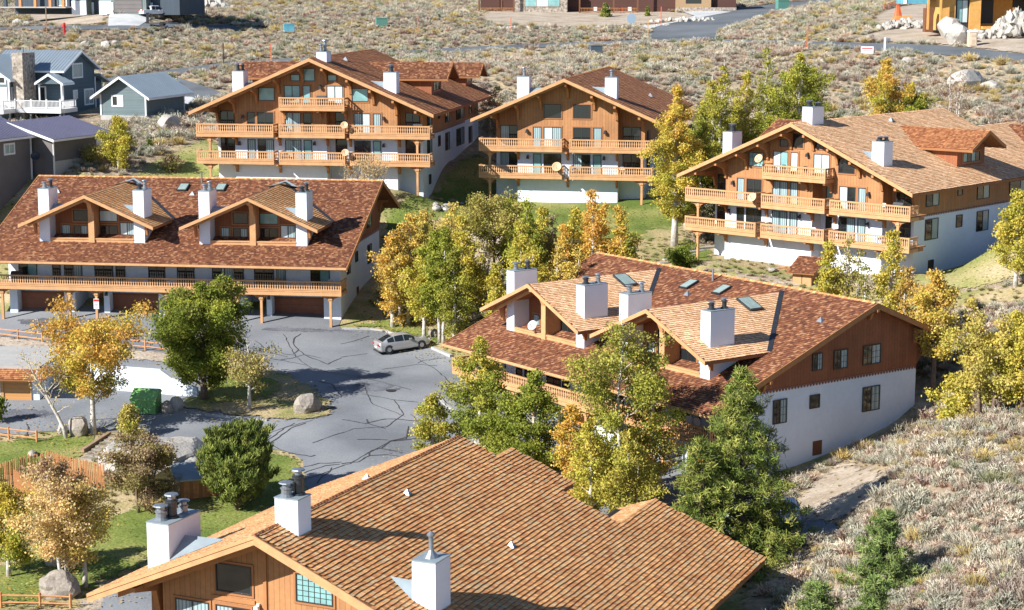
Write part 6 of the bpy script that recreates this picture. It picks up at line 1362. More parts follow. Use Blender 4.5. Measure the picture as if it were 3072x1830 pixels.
# utility trailer
q = U_(1810, 330); rt = empty('utility_trailer', (q.x, q.y, q.z + .1), math.radians(-4), 'black flat utility trailer with raised mesh ramp by the far road', 'trailer')
m = MB(); m.box(0, 4.2, 0, 1.7, .45, .58); m.build('bed', M['black'], rt)
m = MB()
for k in range(9): m.box(0, .06, k * .2, k * .2 + .05, .5, 2.3)
m.box(0, .06, 0, 1.7, 2.25, 2.35); m.box(0, .06, 0, 1.7, .5, .6); m.box(-.0, 1.4, 0, .05, .5, 2.4) if False else None
for k in range(8): m.box(k * .16, k * .16 + .05, -.03, .02, .55, 2.3)
m.build('ramp', M['black'], rt)
m = MB(); m.beam((4.2, .1, .5), (5.8, .85, .45), .12, .12); m.beam((4.2, 1.6, .5), (5.8, .85, .45), .12, .12); m.build('drawbar', M['black'], rt)
for s in (0, 1.7): t = MB(); t.lathe([(.1, -.1), (.38, -.09), (.38, .09), (.1, .1)], (0, 0, 0), 14); t.v = [(2.7 + v[0], s + v[2], .4 + v[1]) for v in t.v]; t.build('wheel', M['tyre'], rt)
q = U_(2120, 210); rt = empty('material_pallet', q, .3, 'stack of lumber and white sacks right of the white pickup truck', 'materials')
m = MB(); m.box(-1.6, 1.6, -.8, .8, .1, .6); m.build('lumber', M['ply'], rt); m = MB(); m.box(-2.6, -1.7, -.5, .5, 0, 1.3); m.build('sacks', M['white'], rt); m = MB(); m.box(-2.2, 2, -.9, .9, 0, .1); m.build('pallet', M['old_wood'], rt)

# furniture on the balconies
def chair_on(b, x, y, z, label, m='white', group=None, rz=0):
    X, Y, Z = wpt(b, x, y, z); rt = empty('patio_chair', (X, Y, Z), math.radians(BLD[b][3] + rz), label, 'chair', group)
    k = MB(); k.box(-.27, .27, -.25, .25, .40, .45); k.build('seat', M[m], rt)
    k = MB(); k.prism([(-.27, .45), (.27, .45), (.27, .85), (.17, .98), (-.17, .98), (-.27, .85)], 'y', .22, .27); k.build('backrest', M[m], rt)
    for sx in (-.23, .23):
        for sy in (-.21, .21): k = MB(); k.box(sx - .025, sx + .025, sy - .025, sy + .025, 0, .40); k.build('leg', M[m], rt)
    return rt
def grill_on(b, x, y, z, label):
    X, Y, Z = wpt(b, x, y, z); rt = empty('barbecue', (X, Y, Z), math.radians(BLD[b][3]), label, 'barbecue')
    k = MB(); k.prism([(-.32, .75), (.32, .75), (.32, .95), (.2, 1.14), (-.2, 1.14), (-.32, .95)], 'x', -.5, .5); k.build('hood', M['black'], rt); k = MB(); k.box(-.45, .45, -.25, .25, 0, .75); k.build('cabinet', M['black'], rt)
chair_on('E', 10.4, -12.6, 3.38, 'left one of two white chairs near the right end of the long shaded balcony', group='white chairs on the nearest long balcony', rz=200)
chair_on('E', 11.3, -12.6, 3.38, 'right one of two white chairs near the right end of the long shaded balcony', group='white chairs on the nearest long balcony', rz=190)
chair_on('D', 9.3, 1.4, 5.83, 'white chair on the middle balcony of the right chalet, right corner', rz=160)
chair_on('D', 8.9, 1.4, 3.08, 'white chair on the lowest balcony of the right chalet, right corner', rz=170)
chair_on('D', 2.0, 1.3, 3.08, 'white chair at the middle of the lowest balcony of the right chalet', rz=190)
chair_on('D', -1.3, 1.3, 8.55, 'dark chair at the left of the attic balcony of the right chalet', 'black', rz=180)
chair_on('D', 1.0, 1.3, 8.55, 'dark chair at the centre of the attic balcony of the right chalet', 'black', rz=180)
grill_on('D', 10.6, 1.4, 5.83, 'black barbecue at the right corner of the middle balcony, right chalet'); grill_on('B', .9, 1.3, 8.55, 'black barbecue on the attic balcony of the wide centre chalet')
grill_on('B', 10.8, 1.4, 5.83, 'black barbecue at the right corner of the middle balcony, centre chalet')
chair_on('B2', 5.8, 1.3, 3.08, 'white chair on the lower balcony of the narrow chalet', rz=180)
grill_on('C', -14.5, -13.4, 3.38, 'black barbecue at the far left end of the long left balcony')
chair_on('C', 10.3, -12.8, 3.38, 'brown chair on the long left balcony in front of the curtained window', 'timber_b', rz=180); chair_on('C', 15.3, -13.0, 3.38, 'pale folding chair at the right end of the long left balcony', 'dish_grey', rz=170)
# ------------------------------------------------------------------ vegetation
GREEN = [(.21, .26, .045), (.27, .30, .055), (.16, .21, .035)]
YGREEN = [(.42, .42, .07), (.50, .47, .08), (.34, .36, .055)]
YELLOW = [(.70, .53, .10), (.78, .60, .13), (.60, .48, .09)]
ORANGE = [(.72, .40, .10), (.78, .46, .12), (.64, .33, .08)]
OLIVE = [(.28, .27, .07), (.36, .32, .09), (.21, .21, .05)]
RUSSET = [(.42, .26, .18), (.36, .22, .19), (.50, .36, .22)]
PALEY = [(.60, .46, .15), (.66, .52, .19), (.52, .41, .16)]
def leaf_quads(r, centres, rads, counts, size, cols, up=0.0, asp=1.0, flat=.8):
    idx = np.repeat(np.arange(len(centres)), counts); n = len(idx)
    off = r.normal(0, .5, (n, 3)); off *= np.minimum(1, 1.25 / np.maximum(np.linalg.norm(off, axis=1, keepdims=True), 1e-6)); off[:, 2] *= flat
    c = centres[idx] + off * rads[idx][:, None]
    a = r.normal(0, 1, (n, 3)); a[:, 2] += up; a /= np.linalg.norm(a, axis=1, keepdims=True)
    b = np.cross(a, r.normal(0, 1, (n, 3))); b /= np.linalg.norm(b, axis=1, keepdims=True) + 1e-9
    s = size * r.uniform(.6, 1.3, (n, 1)); a = a * s * asp * .5; b = b * s * .5
    return np.stack([c - a - b * .5, c - a * .2 + b, c + a + b * .4, c + a * .2 - b], 1), np.repeat(cols, counts, 0)
def tree(p, H, W, pal, label, group=None, dens=1.0, leaf=.155, base=.22, bark='bark_white', top_pal=None, top_at=.62, stems=1, lean=(0, 0), seed=0, name='aspen_tree', trunk_r=None, shape='oval', bare_top=0.0, twigs=1.0, spread=None, limb_up=.75):
    r = np.random.default_rng(seed + 1000); root = empty(name, p, 0, label, 'tree' if 'bush' not in name and 'shrub' not in name else 'bush', group)
    tr = MB(); C_, Rr = [], []; tw = MB(); R0 = trunk_r or .022 * H + .03
    stem_list = []
    for s in range(stems):
        ang = r.uniform(0, 6.28); off = np.array([math.cos(ang), math.sin(ang), 0]) * (0 if stems == 1 else W * .10 * r.uniform(.5, 1.3))
        lx = lean[0] + (0 if stems == 1 else off[0] * 1.6); ly = lean[1] + (0 if stems == 1 else off[1] * 1.6); hh = H * (1 if s == 0 else r.uniform(.72, .98))
        pts = []; n = 7
        for k in range(n + 1):
            t = k / n; pts.append(off + np.array([lx * t ** 1.2 + r.normal(0, .02 * H * t * .5), ly * t ** 1.2 + r.normal(0, .02 * H * t * .5), hh * .97 * t - (.3 if k == 0 else 0)]))
        rr = [R0 * (1 if stems == 1 else .7) * (1 - .88 * (k / n)) for k in range(n + 1)]; rr[0] *= 1.25
        tr.tube(pts, rr, 6); stem_list.append((pts, rr, hh))
    def env(t):
        if t < base: return 0
        u = (t - base) / (1 - base)
        if shape == 'column': return min(1, u * 5 + .45) * (1 - .55 * u ** 3) * (1 - max(0, u - .9) * 4)
        if shape == 'cone': return min(1, u * 6 + .3) * (1 - u) ** .75 + .06
        if shape == 'round': return math.sqrt(max(0, 1 - (2 * u - .95) ** 2)) * .97 + .08
        return math.sin(math.pi * min(1, (u * .93 + .1))) ** .6 * (1 - .12 * u)
    nl = int((10 + H * 2.3) / max(1, stems * .65))
    for pts, rr, hh in stem_list:
        P = np.array(pts)
        for i in range(nl):
            t = base * .85 + (1 - base * .85) * ((i + r.uniform(0, .9)) / nl); t = min(t, .97); k = t * (len(P) - 1); k0 = min(int(k), len(P) - 2); s0 = P[k0] + (P[k0 + 1] - P[k0]) * (k - k0)
            az = i * 2.4 + r.uniform(-.5, .5); L = max(.25, env(min(1, t + .08)) * W / 2 * r.uniform(.55, 1.08)) * (1 if stems == 1 else .75)
            d = np.array([math.cos(az), math.sin(az), 0]); q = [s0]; rise = limb_up * r.uniform(.5, 1.2)
            for j in range(1, 4): q.append(s0 + d * L * j / 3 + np.array([0, 0, L * rise * (j / 3) ** .85]) + r.normal(0, .05 * L, 3))
            r1 = max(.012, rr[k0] * .45); tr.tube(q, [r1, r1 * .7, r1 * .45, .008], 4, cap=False)
            bare = t > 1 - bare_top
            for j in range(2, 4):
                C_.append(q[j]); Rr.append((.34 + .16 * L) * (0 if bare else 1))
            if L > .9: C_.append((q[1] + q[2]) / 2); Rr.append(0 if bare else .3 + .12 * L)
            for m_ in range(max(1, int((2 + L * 1.1) * twigs))):
                j = r.integers(1, 4); v = r.normal(0, 1, 3); v[2] = abs(v[2]) * .9; v /= np.linalg.norm(v); e = q[j] + (v * .6 + d * .5) * (.25 + .32 * L) * r.uniform(.6, 1.2)
                tw.tube([q[j], e], [.014, .005], 3, cap=False); C_.append(e); Rr.append((.26 + .12 * L) * (0 if bare else 1))
        C_.append(P[-1]); Rr.append(0 if bare_top > .05 else .35)
    C_ = np.array(C_); Rr = np.array(Rr); keep = Rr > 0
    tr.build('trunk', M[bark], root, smooth=True)
    if len(tw.v): tw.build('twigs', M['twig_grey' if bark == 'bark_white' else 'twig'], root, 'stuff')
    C_, Rr = C_[keep], Rr[keep]
    if dens > 0 and len(C_):
        cnt = np.maximum(1, (dens * 46 * (Rr / .45) ** 2 * (.17 / leaf) ** 1.6 * r.uniform(.5, 1.4, len(C_)))).astype(int)
        t = C_[:, 2] / H; pal = np.array(pal); cc = pal[r.integers(0, len(pal), len(C_))]
        if top_pal is not None:
            tp = np.array(top_pal)[r.integers(0, len(top_pal), len(C_))]; w = np.clip((t - top_at) * 5 + r.normal(0, .35, len(C_)), 0, 1)[:, None]; cc = cc * (1 - w) + tp * w
        cc = .45 * cc + .55 * cc.mean(0) if top_pal is None else .7 * cc + .3 * pal.mean(0); cc = cc * r.uniform(.85, 1.15, (len(C_), 1))
        Q, Cq = leaf_quads(r, C_, Rr * 1.15, cnt, leaf, cc); Cq = Cq * r.uniform(.86, 1.14, (len(Cq), 1))
        quads_obj('crown', Q, M['leaf'], root, 'stuff', Cq)
    return root
G = 'aspens of the central grove'
def T(dx, dy, top, w, pal, label, **k):
    """base pixel (overview coordinates), top row and crown width measured on the photograph; size follows from the distance"""
    g = k.pop('gz', None); Y = k.pop('Y', None)
    if Y: q = at_y(dx / 2.4326, 300, Y); p = Vector((q[0], Y, h(q[0], Y)))
    else: p = dpx(dx, dy)
    r = ray(dx / 2.4326, top / 2.4326); s = p.y / r[1]; Ht = CAM_H + r[2] * s - p.z
    W = w / 2.4326 / F_PX * p.y * (1.25 if k.get('group') == G else 1.08)
    return tree(p, max(.8, Ht), W, pal, label, **k)
mix = lambda *a: sum((list(x) for x in a), [])
# left and upper left
T(300, 0, 285, 66, mix(YGREEN, YELLOW), 'narrow yellow-green aspen standing behind the left end of the long roof', Y=206, seed=1, dens=1.5, base=.05, group=None)
T(243, 0, 360, 56, mix(OLIVE, PALEY), 'short olive aspen left of the narrow yellow-green one', Y=207, seed=2, dens=1.0, base=.05)
T(425, 0, 380, 42, mix(RUSSET, GREEN), 'small russet and green bush on the lawn left of the wide chalet', Y=208, seed=3, dens=1.0, base=.02, name='bush', bark='bark_brown')
T(882, 0, 370, 128, mix(RUSSET, PALEY), 'bare grey-brown bush in front of the wide chalet, over the long roof', Y=196, seed=4, dens=.12, base=.02, name='bush', stems=4, shape='round', twigs=2.2, leaf=.13)
T(1190, 0, 212, 62, mix(OLIVE, RUSSET), 'thin half-bare aspen seen between the two upper chalets', Y=232, seed=5, dens=.35, base=.1, stems=2, twigs=1.5)
# by the narrow chalet
T(1640, 600, 200, 112, mix(YELLOW, YGREEN), 'tall golden aspen with green skirts at the right corner of the narrow chalet', seed=6, dens=1.7, base=.17, shape='oval', top_pal=mix(YELLOW, ORANGE), top_at=.55, group='aspens between the narrow and the right chalet')
T(1668, 560, 330, 80, mix(YGREEN, GREEN), 'lower green aspen tucked behind the tall golden one', seed=7, dens=1.2, base=.15)
T(1735, 0, 135, 120, mix(YGREEN, YGREEN, OLIVE), 'tall yellow-green aspen rising above the left eave of the right chalet', Y=194, seed=8, dens=1.15, base=.1, stems=2, bark='bark_white', bare_top=.06, top_pal=mix(YGREEN, YELLOW))
T(1788, 0, 165, 100, mix(YGREEN, GREEN, YELLOW), 'tall aspen with golden top right of the yellow-green one', Y=198, seed=9, dens=1.2, base=.1, top_pal=mix(YELLOW, YGREEN), stems=2)
T(1700, 0, 290, 90, mix(GREEN, YGREEN), 'dense green aspen beneath the eave left of the right chalet', Y=186, seed=10, dens=1.4, base=.05)
T(1862, 0, 108, 80, mix(OLIVE, YGREEN), 'slender sparse olive aspen left of the broad bright green one', Y=206, seed=11, dens=.6, base=.1, stems=2)
T(1935, 0, 122, 142, mix(YGREEN, YGREEN, GREEN), 'broad bright yellow-green aspen behind the right chalet chimneys', Y=204, seed=12, dens=1.5, base=.08, shape='oval', top_pal=mix(YGREEN, YELLOW), top_at=.8)
T(2140, 0, 140, 96, mix(YELLOW, ORANGE, YGREEN), 'orange-gold aspen behind the ridge of the right chalet', Y=214, seed=13, dens=1.4, base=.1, top_pal=mix(ORANGE, YELLOW), top_at=.6)
T(2220, 0, 200, 105, mix(YGREEN, GREEN), 'low green aspen with orange tip right of the orange-gold one', Y=213, seed=14, dens=1.4, base=.05, stems=2, top_pal=mix(ORANGE, YELLOW), top_at=.7)
T(2305, 0, 148, 80, mix(RUSSET), 'nearly leafless aspen with pink-grey twigs behind the right chalet roof', Y=214, seed=15, dens=.12, base=.1, stems=3, twigs=2.0)
T(2470, 700, 462, 92, mix(YGREEN, YELLOW), 'yellow-green aspen at the far right edge beside the white gable', seed=16, dens=1.5, base=.16, shape='oval')
# in front of the right chalet
T(2012, 0, 585, 82, mix(YELLOW, YGREEN), 'bright yellow aspen standing by the tool shed', Y=150, seed=17, dens=1.6, base=.08, group='young aspens in front of the right chalet')
T(2072, 0, 570, 82, mix(OLIVE, PALEY, YGREEN), 'sparse aspen with bare white stems right of the bright yellow one', Y=150, seed=18, dens=.4, base=.25, stems=3, group='young aspens in front of the right chalet')
T(2165, 0, 560, 66, mix(YELLOW, YGREEN), 'narrow yellow aspen in front of the balcony corner of the right chalet', Y=147, seed=19, dens=1.1, base=.12, shape='column', group='young aspens in front of the right chalet')
T(2200, 0, 650, 60, mix(ORANGE, OLIVE), 'rusty low aspen at the right of the narrow yellow one', Y=146, seed=20, dens=.7, base=.1)
T(2105, 0, 640, 50, mix(OLIVE), 'thin bare-stemmed aspen among the young ones', Y=147, seed=21, dens=.25, base=.2)
T(2268, 965, 655, 122, mix(YELLOW, YELLOW, PALEY), 'golden aspen with dark straight trunk behind the right gable overhang', seed=22, dens=1.2, base=.34, bark='bark_brown', shape='oval', top_pal=mix(YELLOW, ORANGE), top_at=.6)
T(2400, 1020, 735, 180, mix(YELLOW, YGREEN, PALEY), 'large loose yellow aspen on the slope at right', seed=23, dens=1.15, base=.12, stems=4, bark='bark_brown', group='yellow aspens on the right slope')
T(2480, 1010, 760, 110, mix(YGREEN, YELLOW), 'greener aspen at the right edge beside the large loose one', seed=24, dens=1.3, base=.1, stems=2, bark='bark_brown', group='yellow aspens on the right slope')
T(2330, 0, 905, 95, mix(YGREEN, YELLOW), 'low yellow aspen sucker clump left of the large loose one', Y=128, seed=25, dens=1.0, base=.05, stems=3)
# central grove
G = 'aspens of the central grove'
T(985, 795, 520, 112, mix(YELLOW, PALEY), 'yellow-orange aspen at the left edge of the central grove', seed=26, dens=1.05, base=.25, top_pal=mix(ORANGE, YELLOW), top_at=.6, group=G, stems=2)
T(1032, 828, 600, 86, mix(YGREEN, YELLOW), 'yellow-green aspen by the kerb, second from the left of the grove', seed=27, dens=1.3, base=.2, group=G)
T(1075, 835, 545, 105, mix(YGREEN, GREEN), 'green-leaved aspen with thick white trunk above the kerb stones', seed=28, dens=1.5, base=.22, group=G, stems=2)
T(1020, 720, 510, 85, mix(PALEY, OLIVE), 'pale thinning aspen behind the two kerbside aspens', seed=29, dens=.55, base=.15, group=G, stems=2, twigs=1.6)
T(1100, 760, 490, 92, mix(PALEY, YELLOW), 'golden-brown aspen deeper in the grove, above the green-leaved one', seed=30, dens=.8, base=.2, group=G, stems=2)
T(1155, 765, 640, 70, mix(YGREEN, YELLOW), 'small yellow aspen at the front of the leafless stems', seed=31, dens=1.0, base=.2, group=G)
T(1172, 745, 575, 62, mix(PALEY), 'clump of leafless grey stems at the right of the grove', seed=32, dens=.05, base=.1, group=G, stems=5, twigs=2.0, limb_up=2.0)
T(1202, 700, 475, 120, mix(OLIVE, PALEY, YGREEN), 'spreading olive-orange aspen with dark trunk near the hill lawn', seed=33, dens=.95, base=.4, bark='bark_brown', group=G, shape='round')
T(1243, 690, 488, 50, mix(GREEN, YGREEN), 'slender green aspen between the two halves of the grove', seed=34, dens=1.2, base=.1, group=G, shape='column')
T(1292, 0, 485, 112, mix(YGREEN, GREEN), 'broad yellow-green aspen below the narrow chalet, left of its group', Y=166, seed=35, dens=1.4, base=.05, group=G, stems=2)
T(1350, 0, 520, 70, mix(OLIVE, RUSSET), 'thin russet aspen with bare spire below the narrow chalet', Y=168, seed=36, dens=.5, base=.05, group=G, stems=2)
T(1395, 0, 500, 66, mix(YELLOW, YGREEN), 'yellow aspen between the russet and the orange ones', Y=166, seed=37, dens=1.1, base=.05, group=G)
T(1440, 0, 452, 64, mix(YELLOW, ORANGE), 'tall thin orange-topped aspen in front of the narrow chalet wall', Y=165, seed=38, dens=.85, base=.05, group=G, top_pal=ORANGE, top_at=.5)
T(1490, 0, 490, 92, mix(YELLOW, YGREEN), 'orange aspen with full crown at the right end of the grove', Y=164, seed=39, dens=1.4, base=.05, group=G, top_pal=mix(ORANGE, YELLOW), top_at=.45, stems=2)
T(1530, 0, 560, 62, mix(OLIVE, YGREEN), 'dark olive aspen closing the right end of the grove', Y=163, seed=40, dens=1.3, base=.05, group=G)
T(1330, 0, 585, 130, mix(YELLOW, PALEY), 'low yellow aspen scrub just behind the long roof ridge', Y=160, seed=41, dens=.7, base=.02, group=G, stems=3)
T(1215, 0, 640, 70, mix(YGREEN, YELLOW), 'small aspen in front of the first dormer chimney', Y=160, seed=42, dens=1.0, base=.02, group=G, stems=2)
T(1655, 655, 612, 60, mix(GREEN), 'dark rounded shrub beside the timber steps', seed=43, dens=1.8, base=.0, name='shrub', bark='bark_brown', shape='round', leaf=.13)
for i, (x, top, w, Y_, pl, st_, lb) in enumerate((
    (955, 560, 70, 170, mix(YELLOW, ORANGE), 1, 'small orange aspen at the outer left of the grove beside the gable wall'), (1008, 545, 70, 172, mix(PALEY, YGREEN), 2, 'soft yellow aspen in the back row left of the grove'), (1060, 505, 75, 175, mix(YELLOW, PALEY), 2, 'pale gold aspen in the back row beneath the pale stones'),
    (1125, 520, 70, 172, mix(YELLOW, YGREEN), 1, 'yellow aspen between the golden-brown and the leafless stems'), (1105, 600, 70, 164, mix(YGREEN, OLIVE), 1, 'olive-yellow aspen in the middle of the grove'), (1268, 530, 66, 163, mix(YGREEN, YELLOW), 1, 'yellow-green aspen just right of the first chimney'),
    (1320, 500, 72, 170, mix(YGREEN, YELLOW), 1, 'upright yellow-green aspen left of the russet spire'), (1372, 540, 62, 165, mix(ORANGE, YELLOW), 1, 'low orange aspen right of the russet spire'), (1415, 515, 66, 170, mix(YELLOW, ORANGE), 2, 'gold aspen left of the tall orange-topped one'),
    (1462, 490, 66, 168, mix(ORANGE, YELLOW), 1, 'orange aspen right beside the tall orange-topped one'), (1512, 520, 72, 166, mix(YELLOW, YGREEN), 1, 'yellow aspen in front of the full-crowned orange one'), (1300, 600, 110, 158, mix(YGREEN, YELLOW), 3, 'low yellow-green scrub aspen behind the first dormer'), (1400, 600, 110, 158, mix(PALEY, YELLOW), 3, 'low pale scrub aspen behind the long roof ridge'))):
    T(x, 0, top, w, pl, lb, Y=Y_, seed=300 + i, dens=1.0, base=.08, group=G, stems=st_)
# car park and island
T(228, 1058, 782, 195, mix(OLIVE, YGREEN, ORANGE, YELLOW), 'orange-leaved aspen with forking white trunk beside the lower parking', seed=44, dens=1.25, base=.30, top_pal=mix(ORANGE, YELLOW), top_at=.5, shape='round', leaf=.15, trunk_r=.24, limb_up=1.0)
T(165, 1068, 855, 130, mix(PALEY), 'leaning leafless white-barked tree left of the orange aspen', seed=45, dens=.03, base=.35, lean=(-3.3, 0), twigs=2.0, leaf=.12, stems=1, trunk_r=.17, limb_up=1.0)
T(497, 975, 685, 190, mix(GREEN, GREEN, YGREEN), 'big dense green tree at the left end of the island', seed=46, dens=2.9, base=.10, top_pal=mix(YGREEN, GREEN, OLIVE), top_at=.75, shape='round', leaf=.15, bark='bark_brown', trunk_r=.3, name='broadleaf_tree', twigs=1.3)
T(607, 1001, 800, 100, mix(OLIVE, PALEY), 'small pale half-bare aspen in the middle of the island', seed=47, dens=.5, base=.3, bare_top=.35, twigs=1.6, leaf=.14)
T(318, 1068, 985, 62, mix(PALEY, YGREEN), 'small pale yellow bush above the purple-leaved one', seed=48, dens=1.0, base=.05, name='bush', stems=2, leaf=.13)
T(345, 1243, 1052, 168, mix(RUSSET, OLIVE), 'purple-brown leaved bush in front of the rock outcrop', seed=49, dens=1.35, base=.04, name='bush', stems=5, shape='round', twigs=2.0, leaf=.13, bark='bark_brown')
T(170, 1440, 1108, 240, [(.78, .60, .22), (.80, .54, .26), (.70, .52, .30), (.66, .52, .16)], 'orange-yellow aspen with twiggy pink crown above the dark boulder', seed=50, dens=.65, base=.2, top_pal=RUSSET, top_at=.72, twigs=2.0, leaf=.13, stems=2)
T(208, 1430, 1180, 130, mix(YELLOW, PALEY), 'second thinner aspen stem right of the orange-yellow one', seed=51, dens=.6, base=.3, twigs=1.5, leaf=.13)
T(22, 1405, 1178, 125, mix(YELLOW, YGREEN, GREEN), 'yellow-green aspen cut by the left edge of the view', seed=52, dens=1.6, base=.12, leaf=.13, top_pal=YELLOW, top_at=.55)
T(-8, 1030, 970, 30, mix(GREEN), 'green twig tip poking in at the left edge by the lower parking', seed=53, dens=1.0, base=.2)
# in front of the near long house
T(1050, 0, 962, 88, mix(YGREEN, YELLOW, GREEN), 'small yellow-green aspen at the corner of the near roof ridge', Y=134, seed=54, dens=1.5, base=.02, leaf=.14)
T(1165, 0, 818, 150, mix(GREEN, YGREEN), 'green and yellow aspen hiding the left end of the near long balcony', Y=133, seed=55, dens=1.5, base=.03, leaf=.14, top_pal=mix(YGREEN, YELLOW), top_at=.6)
T(1230, 0, 960, 120, mix(GREEN, GREEN, YGREEN), 'green aspen low between the two taller green ones', Y=131, seed=56, dens=1.5, base=.03, leaf=.14)
T(1300, 0, 898, 150, mix(GREEN, YGREEN, GREEN), 'full green aspen in front of the near long balcony', Y=129, seed=57, dens=1.7, base=.03, leaf=.14)
T(1392, 0, 985, 88, mix(ORANGE, YELLOW), 'orange aspen glowing between the green and the tall sparse ones', Y=127, seed=58, dens=1.3, base=.03, leaf=.14)
T(1440, 0, 1020, 80, mix(YELLOW, YGREEN), 'low golden aspen behind the peak of the nearest roof', Y=122, seed=59, dens=1.2, base=.02, leaf=.14)
T(1512, 0, 735, 235, mix(OLIVE, YGREEN, YGREEN), 'tall airy aspen with thin bare top in front of the dormers', Y=126, seed=60, dens=.85, base=.05, leaf=.14, bare_top=.1, twigs=1.6, trunk_r=.2, top_pal=mix(PALEY, OLIVE), top_at=.75)
T(1590, 0, 850, 110, mix(OLIVE, YGREEN, ORANGE), 'thinner aspen behind the right side of the tall airy one', Y=127, seed=61, dens=.8, base=.05, leaf=.14, twigs=1.5, top_pal=mix(YELLOW, PALEY), top_at=.7)
T(1545, 0, 1040, 190, mix(YGREEN, OLIVE, YELLOW), 'low spreading aspen at the foot of the tall airy one', Y=122, seed=62, dens=1.1, base=.02, leaf=.14, stems=3)

def needles(r, C, R, n, ln, wd, cols, up=.5):
    idx = np.repeat(np.arange(len(C)), n); N = len(idx); d = r.normal(0, 1, (N, 3)); d[:, 2] = d[:, 2] * .8 + up; d /= np.linalg.norm(d, axis=1, keepdims=True)
    o = C[idx] + r.normal(0, .33, (N, 3)) * R[idx][:, None]; s = np.cross(d, r.normal(0, 1, (N, 3))); s /= np.linalg.norm(s, axis=1, keepdims=True) + 1e-9
    L = ln * r.uniform(.6, 1.2, (N, 1)); w = wd * r.uniform(.7, 1.3, (N, 1)); e = o + d * L
    return np.stack([o - s * w * .5, o + s * w * .5, e + s * w * .3, e - s * w * .3], 1), cols[idx] * r.uniform(.75, 1.25, (N, 1))
def pine(p, H, W, label, pal, seed, name='pine_tree', nup=.5, group=None, tufts=1.0, ln=.3, base=.05, droop=-.15, power=.8, wd=.045, tuft_r=.3, ntuft=34):
    r = np.random.default_rng(seed); root = empty(name, p, 0, label, 'tree' if 'shrub' not in name else 'bush', group); tr = MB(); C, R = [], []
    tr.tube([(0, 0, -.3), (0, 0, H * .35), (r.normal(0, .1), r.normal(0, .1), H * .7), (0, 0, H * .98)], [.03 * H, .022 * H, .012 * H, .01], 7)
    nb = int(H * 7 * tufts + 10)
    for i in range(nb):
        t = base + (1 - base) * (i + r.uniform(0, 1)) / nb; u = (t - base) / (1 - base); L = W / 2 * ((1 - u) ** power * .95 + .05) * r.uniform(.55, 1.12); az = i * 2.399 + r.uniform(-.4, .4)
        z = H * t; rise = (.45 if u > .7 else droop + .35 * u) ; q = [np.array([0, 0, z])]
        for k in (1, 2, 3): q.append(np.array([math.cos(az) * L * k / 3, math.sin(az) * L * k / 3, z + rise * L * (k / 3) + .12 * L * (k / 3) ** 2]) + r.normal(0, .03 * L, 3))
        tr.tube(q, [.012 * H * (1 - t) + .02, .02, .014, .008], 4, cap=False)
        m = max(2, int(L * 3.2 * tufts))
        for k in range(m):
            f = .3 + .75 * (k + r.uniform(0, 1)) / m; j = min(2, int(f * 3)); a = q[j] + (q[min(3, j + 1)] - q[j]) * (f * 3 - j); sp = .26 * L * (1.1 - .5 * f)
            C.append(a + np.array([-math.sin(az), math.cos(az), 0]) * r.normal(0, sp) + np.array([0, 0, abs(r.normal(0, .08 * L))])); R.append(tuft_r * r.uniform(.7, 1.2))
    C.append(np.array([0, 0, H])); R.append(.2); C, R = np.array(C), np.array(R); tr.build('trunk', M['bark_brown'], root, smooth=True)
    cols = np.array(pal)[r.integers(0, len(pal), len(C))] * r.uniform(.8, 1.2, (len(C), 1)); Q, cq = needles(r, C, R, ntuft, ln, wd, cols, nup)
    quads_obj('needles', Q, M['needle'], root, 'stuff', cq); return root
PG = [(.17, .22, .045), (.25, .28, .06), (.12, .16, .035), (.33, .33, .08)]
def Pn(dx, dy, top, w, label, Y=None, **k):
    if Y: q = at_y(dx / 2.4326, 300, Y); p = Vector((q[0], Y, h(q[0], Y)))
    else: p = dpx(dx, dy)
    r = ray(dx / 2.4326, top / 2.4326); s = p.y / r[1]; return pine(p, CAM_H + r[2] * s - p.z, w / 2.4326 / F_PX * p.y * 1.3, label, k.pop('pal', PG), **k)
Pn(1812, 0, 905, 300, 'tall dark green pine with irregular branches beside the near gable', Y=113, seed=201, tufts=1.3, base=.02, droop=-.10, power=.85, tuft_r=.42, ntuft=36, ln=.32, wd=.05)
Pn(1710, 0, 1080, 150, 'lower companion pine left of the tall one, behind the near roof', Y=111, seed=202, tufts=1.2, base=.02, power=.5, tuft_r=.4, ntuft=36, ln=.32, wd=.05)
YP = [(.20, .27, .08), (.27, .33, .11), (.14, .20, .055)]
Pn(2148, 1440, 1252, 160, 'young fluffy pine standing alone on the sage slope', seed=203, tufts=1.4, base=.03, power=.6, ln=.34, pal=YP, tuft_r=.22, group='young pines on the sage slope')
Pn(1985, 1560, 1428, 150, 'young pine cut by the bottom edge, left of two', seed=204, tufts=1.4, base=.03, power=.6, ln=.34, pal=YP, tuft_r=.22, group='young pines on the sage slope')
Pn(2122, 1560, 1412, 105, 'young pine cut by the bottom edge, right of two', seed=205, tufts=1.4, base=.03, power=.6, ln=.34, pal=YP, tuft_r=.22, group='young pines on the sage slope')
JP = [(.20, .24, .055), (.27, .30, .07), (.14, .18, .04)]
Pn(545, 1225, 1060, 110, 'dark green juniper mass, left half, beside the plank shed', seed=206, name='juniper_shrub', tufts=1.7, base=.0, power=.32, ln=.42, wd=.06, pal=JP, tuft_r=.2, droop=.75, nup=2.2, group='juniper clump by the car park')
Pn(608, 1215, 1042, 118, 'taller dark green juniper at the right of the clump', seed=207, name='juniper_shrub', tufts=1.7, base=.0, power=.32, ln=.42, wd=.06, pal=JP, tuft_r=.2, droop=.75, nup=2.2, group='juniper clump by the car park')
Pn(578, 1245, 1130, 130, 'low rounded juniper at the front of the clump', seed=208, name='juniper_shrub', tufts=1.7, base=.0, power=.3, ln=.42, wd=.06, pal=JP, tuft_r=.2, droop=.75, nup=2.2, group='juniper clump by the car park')
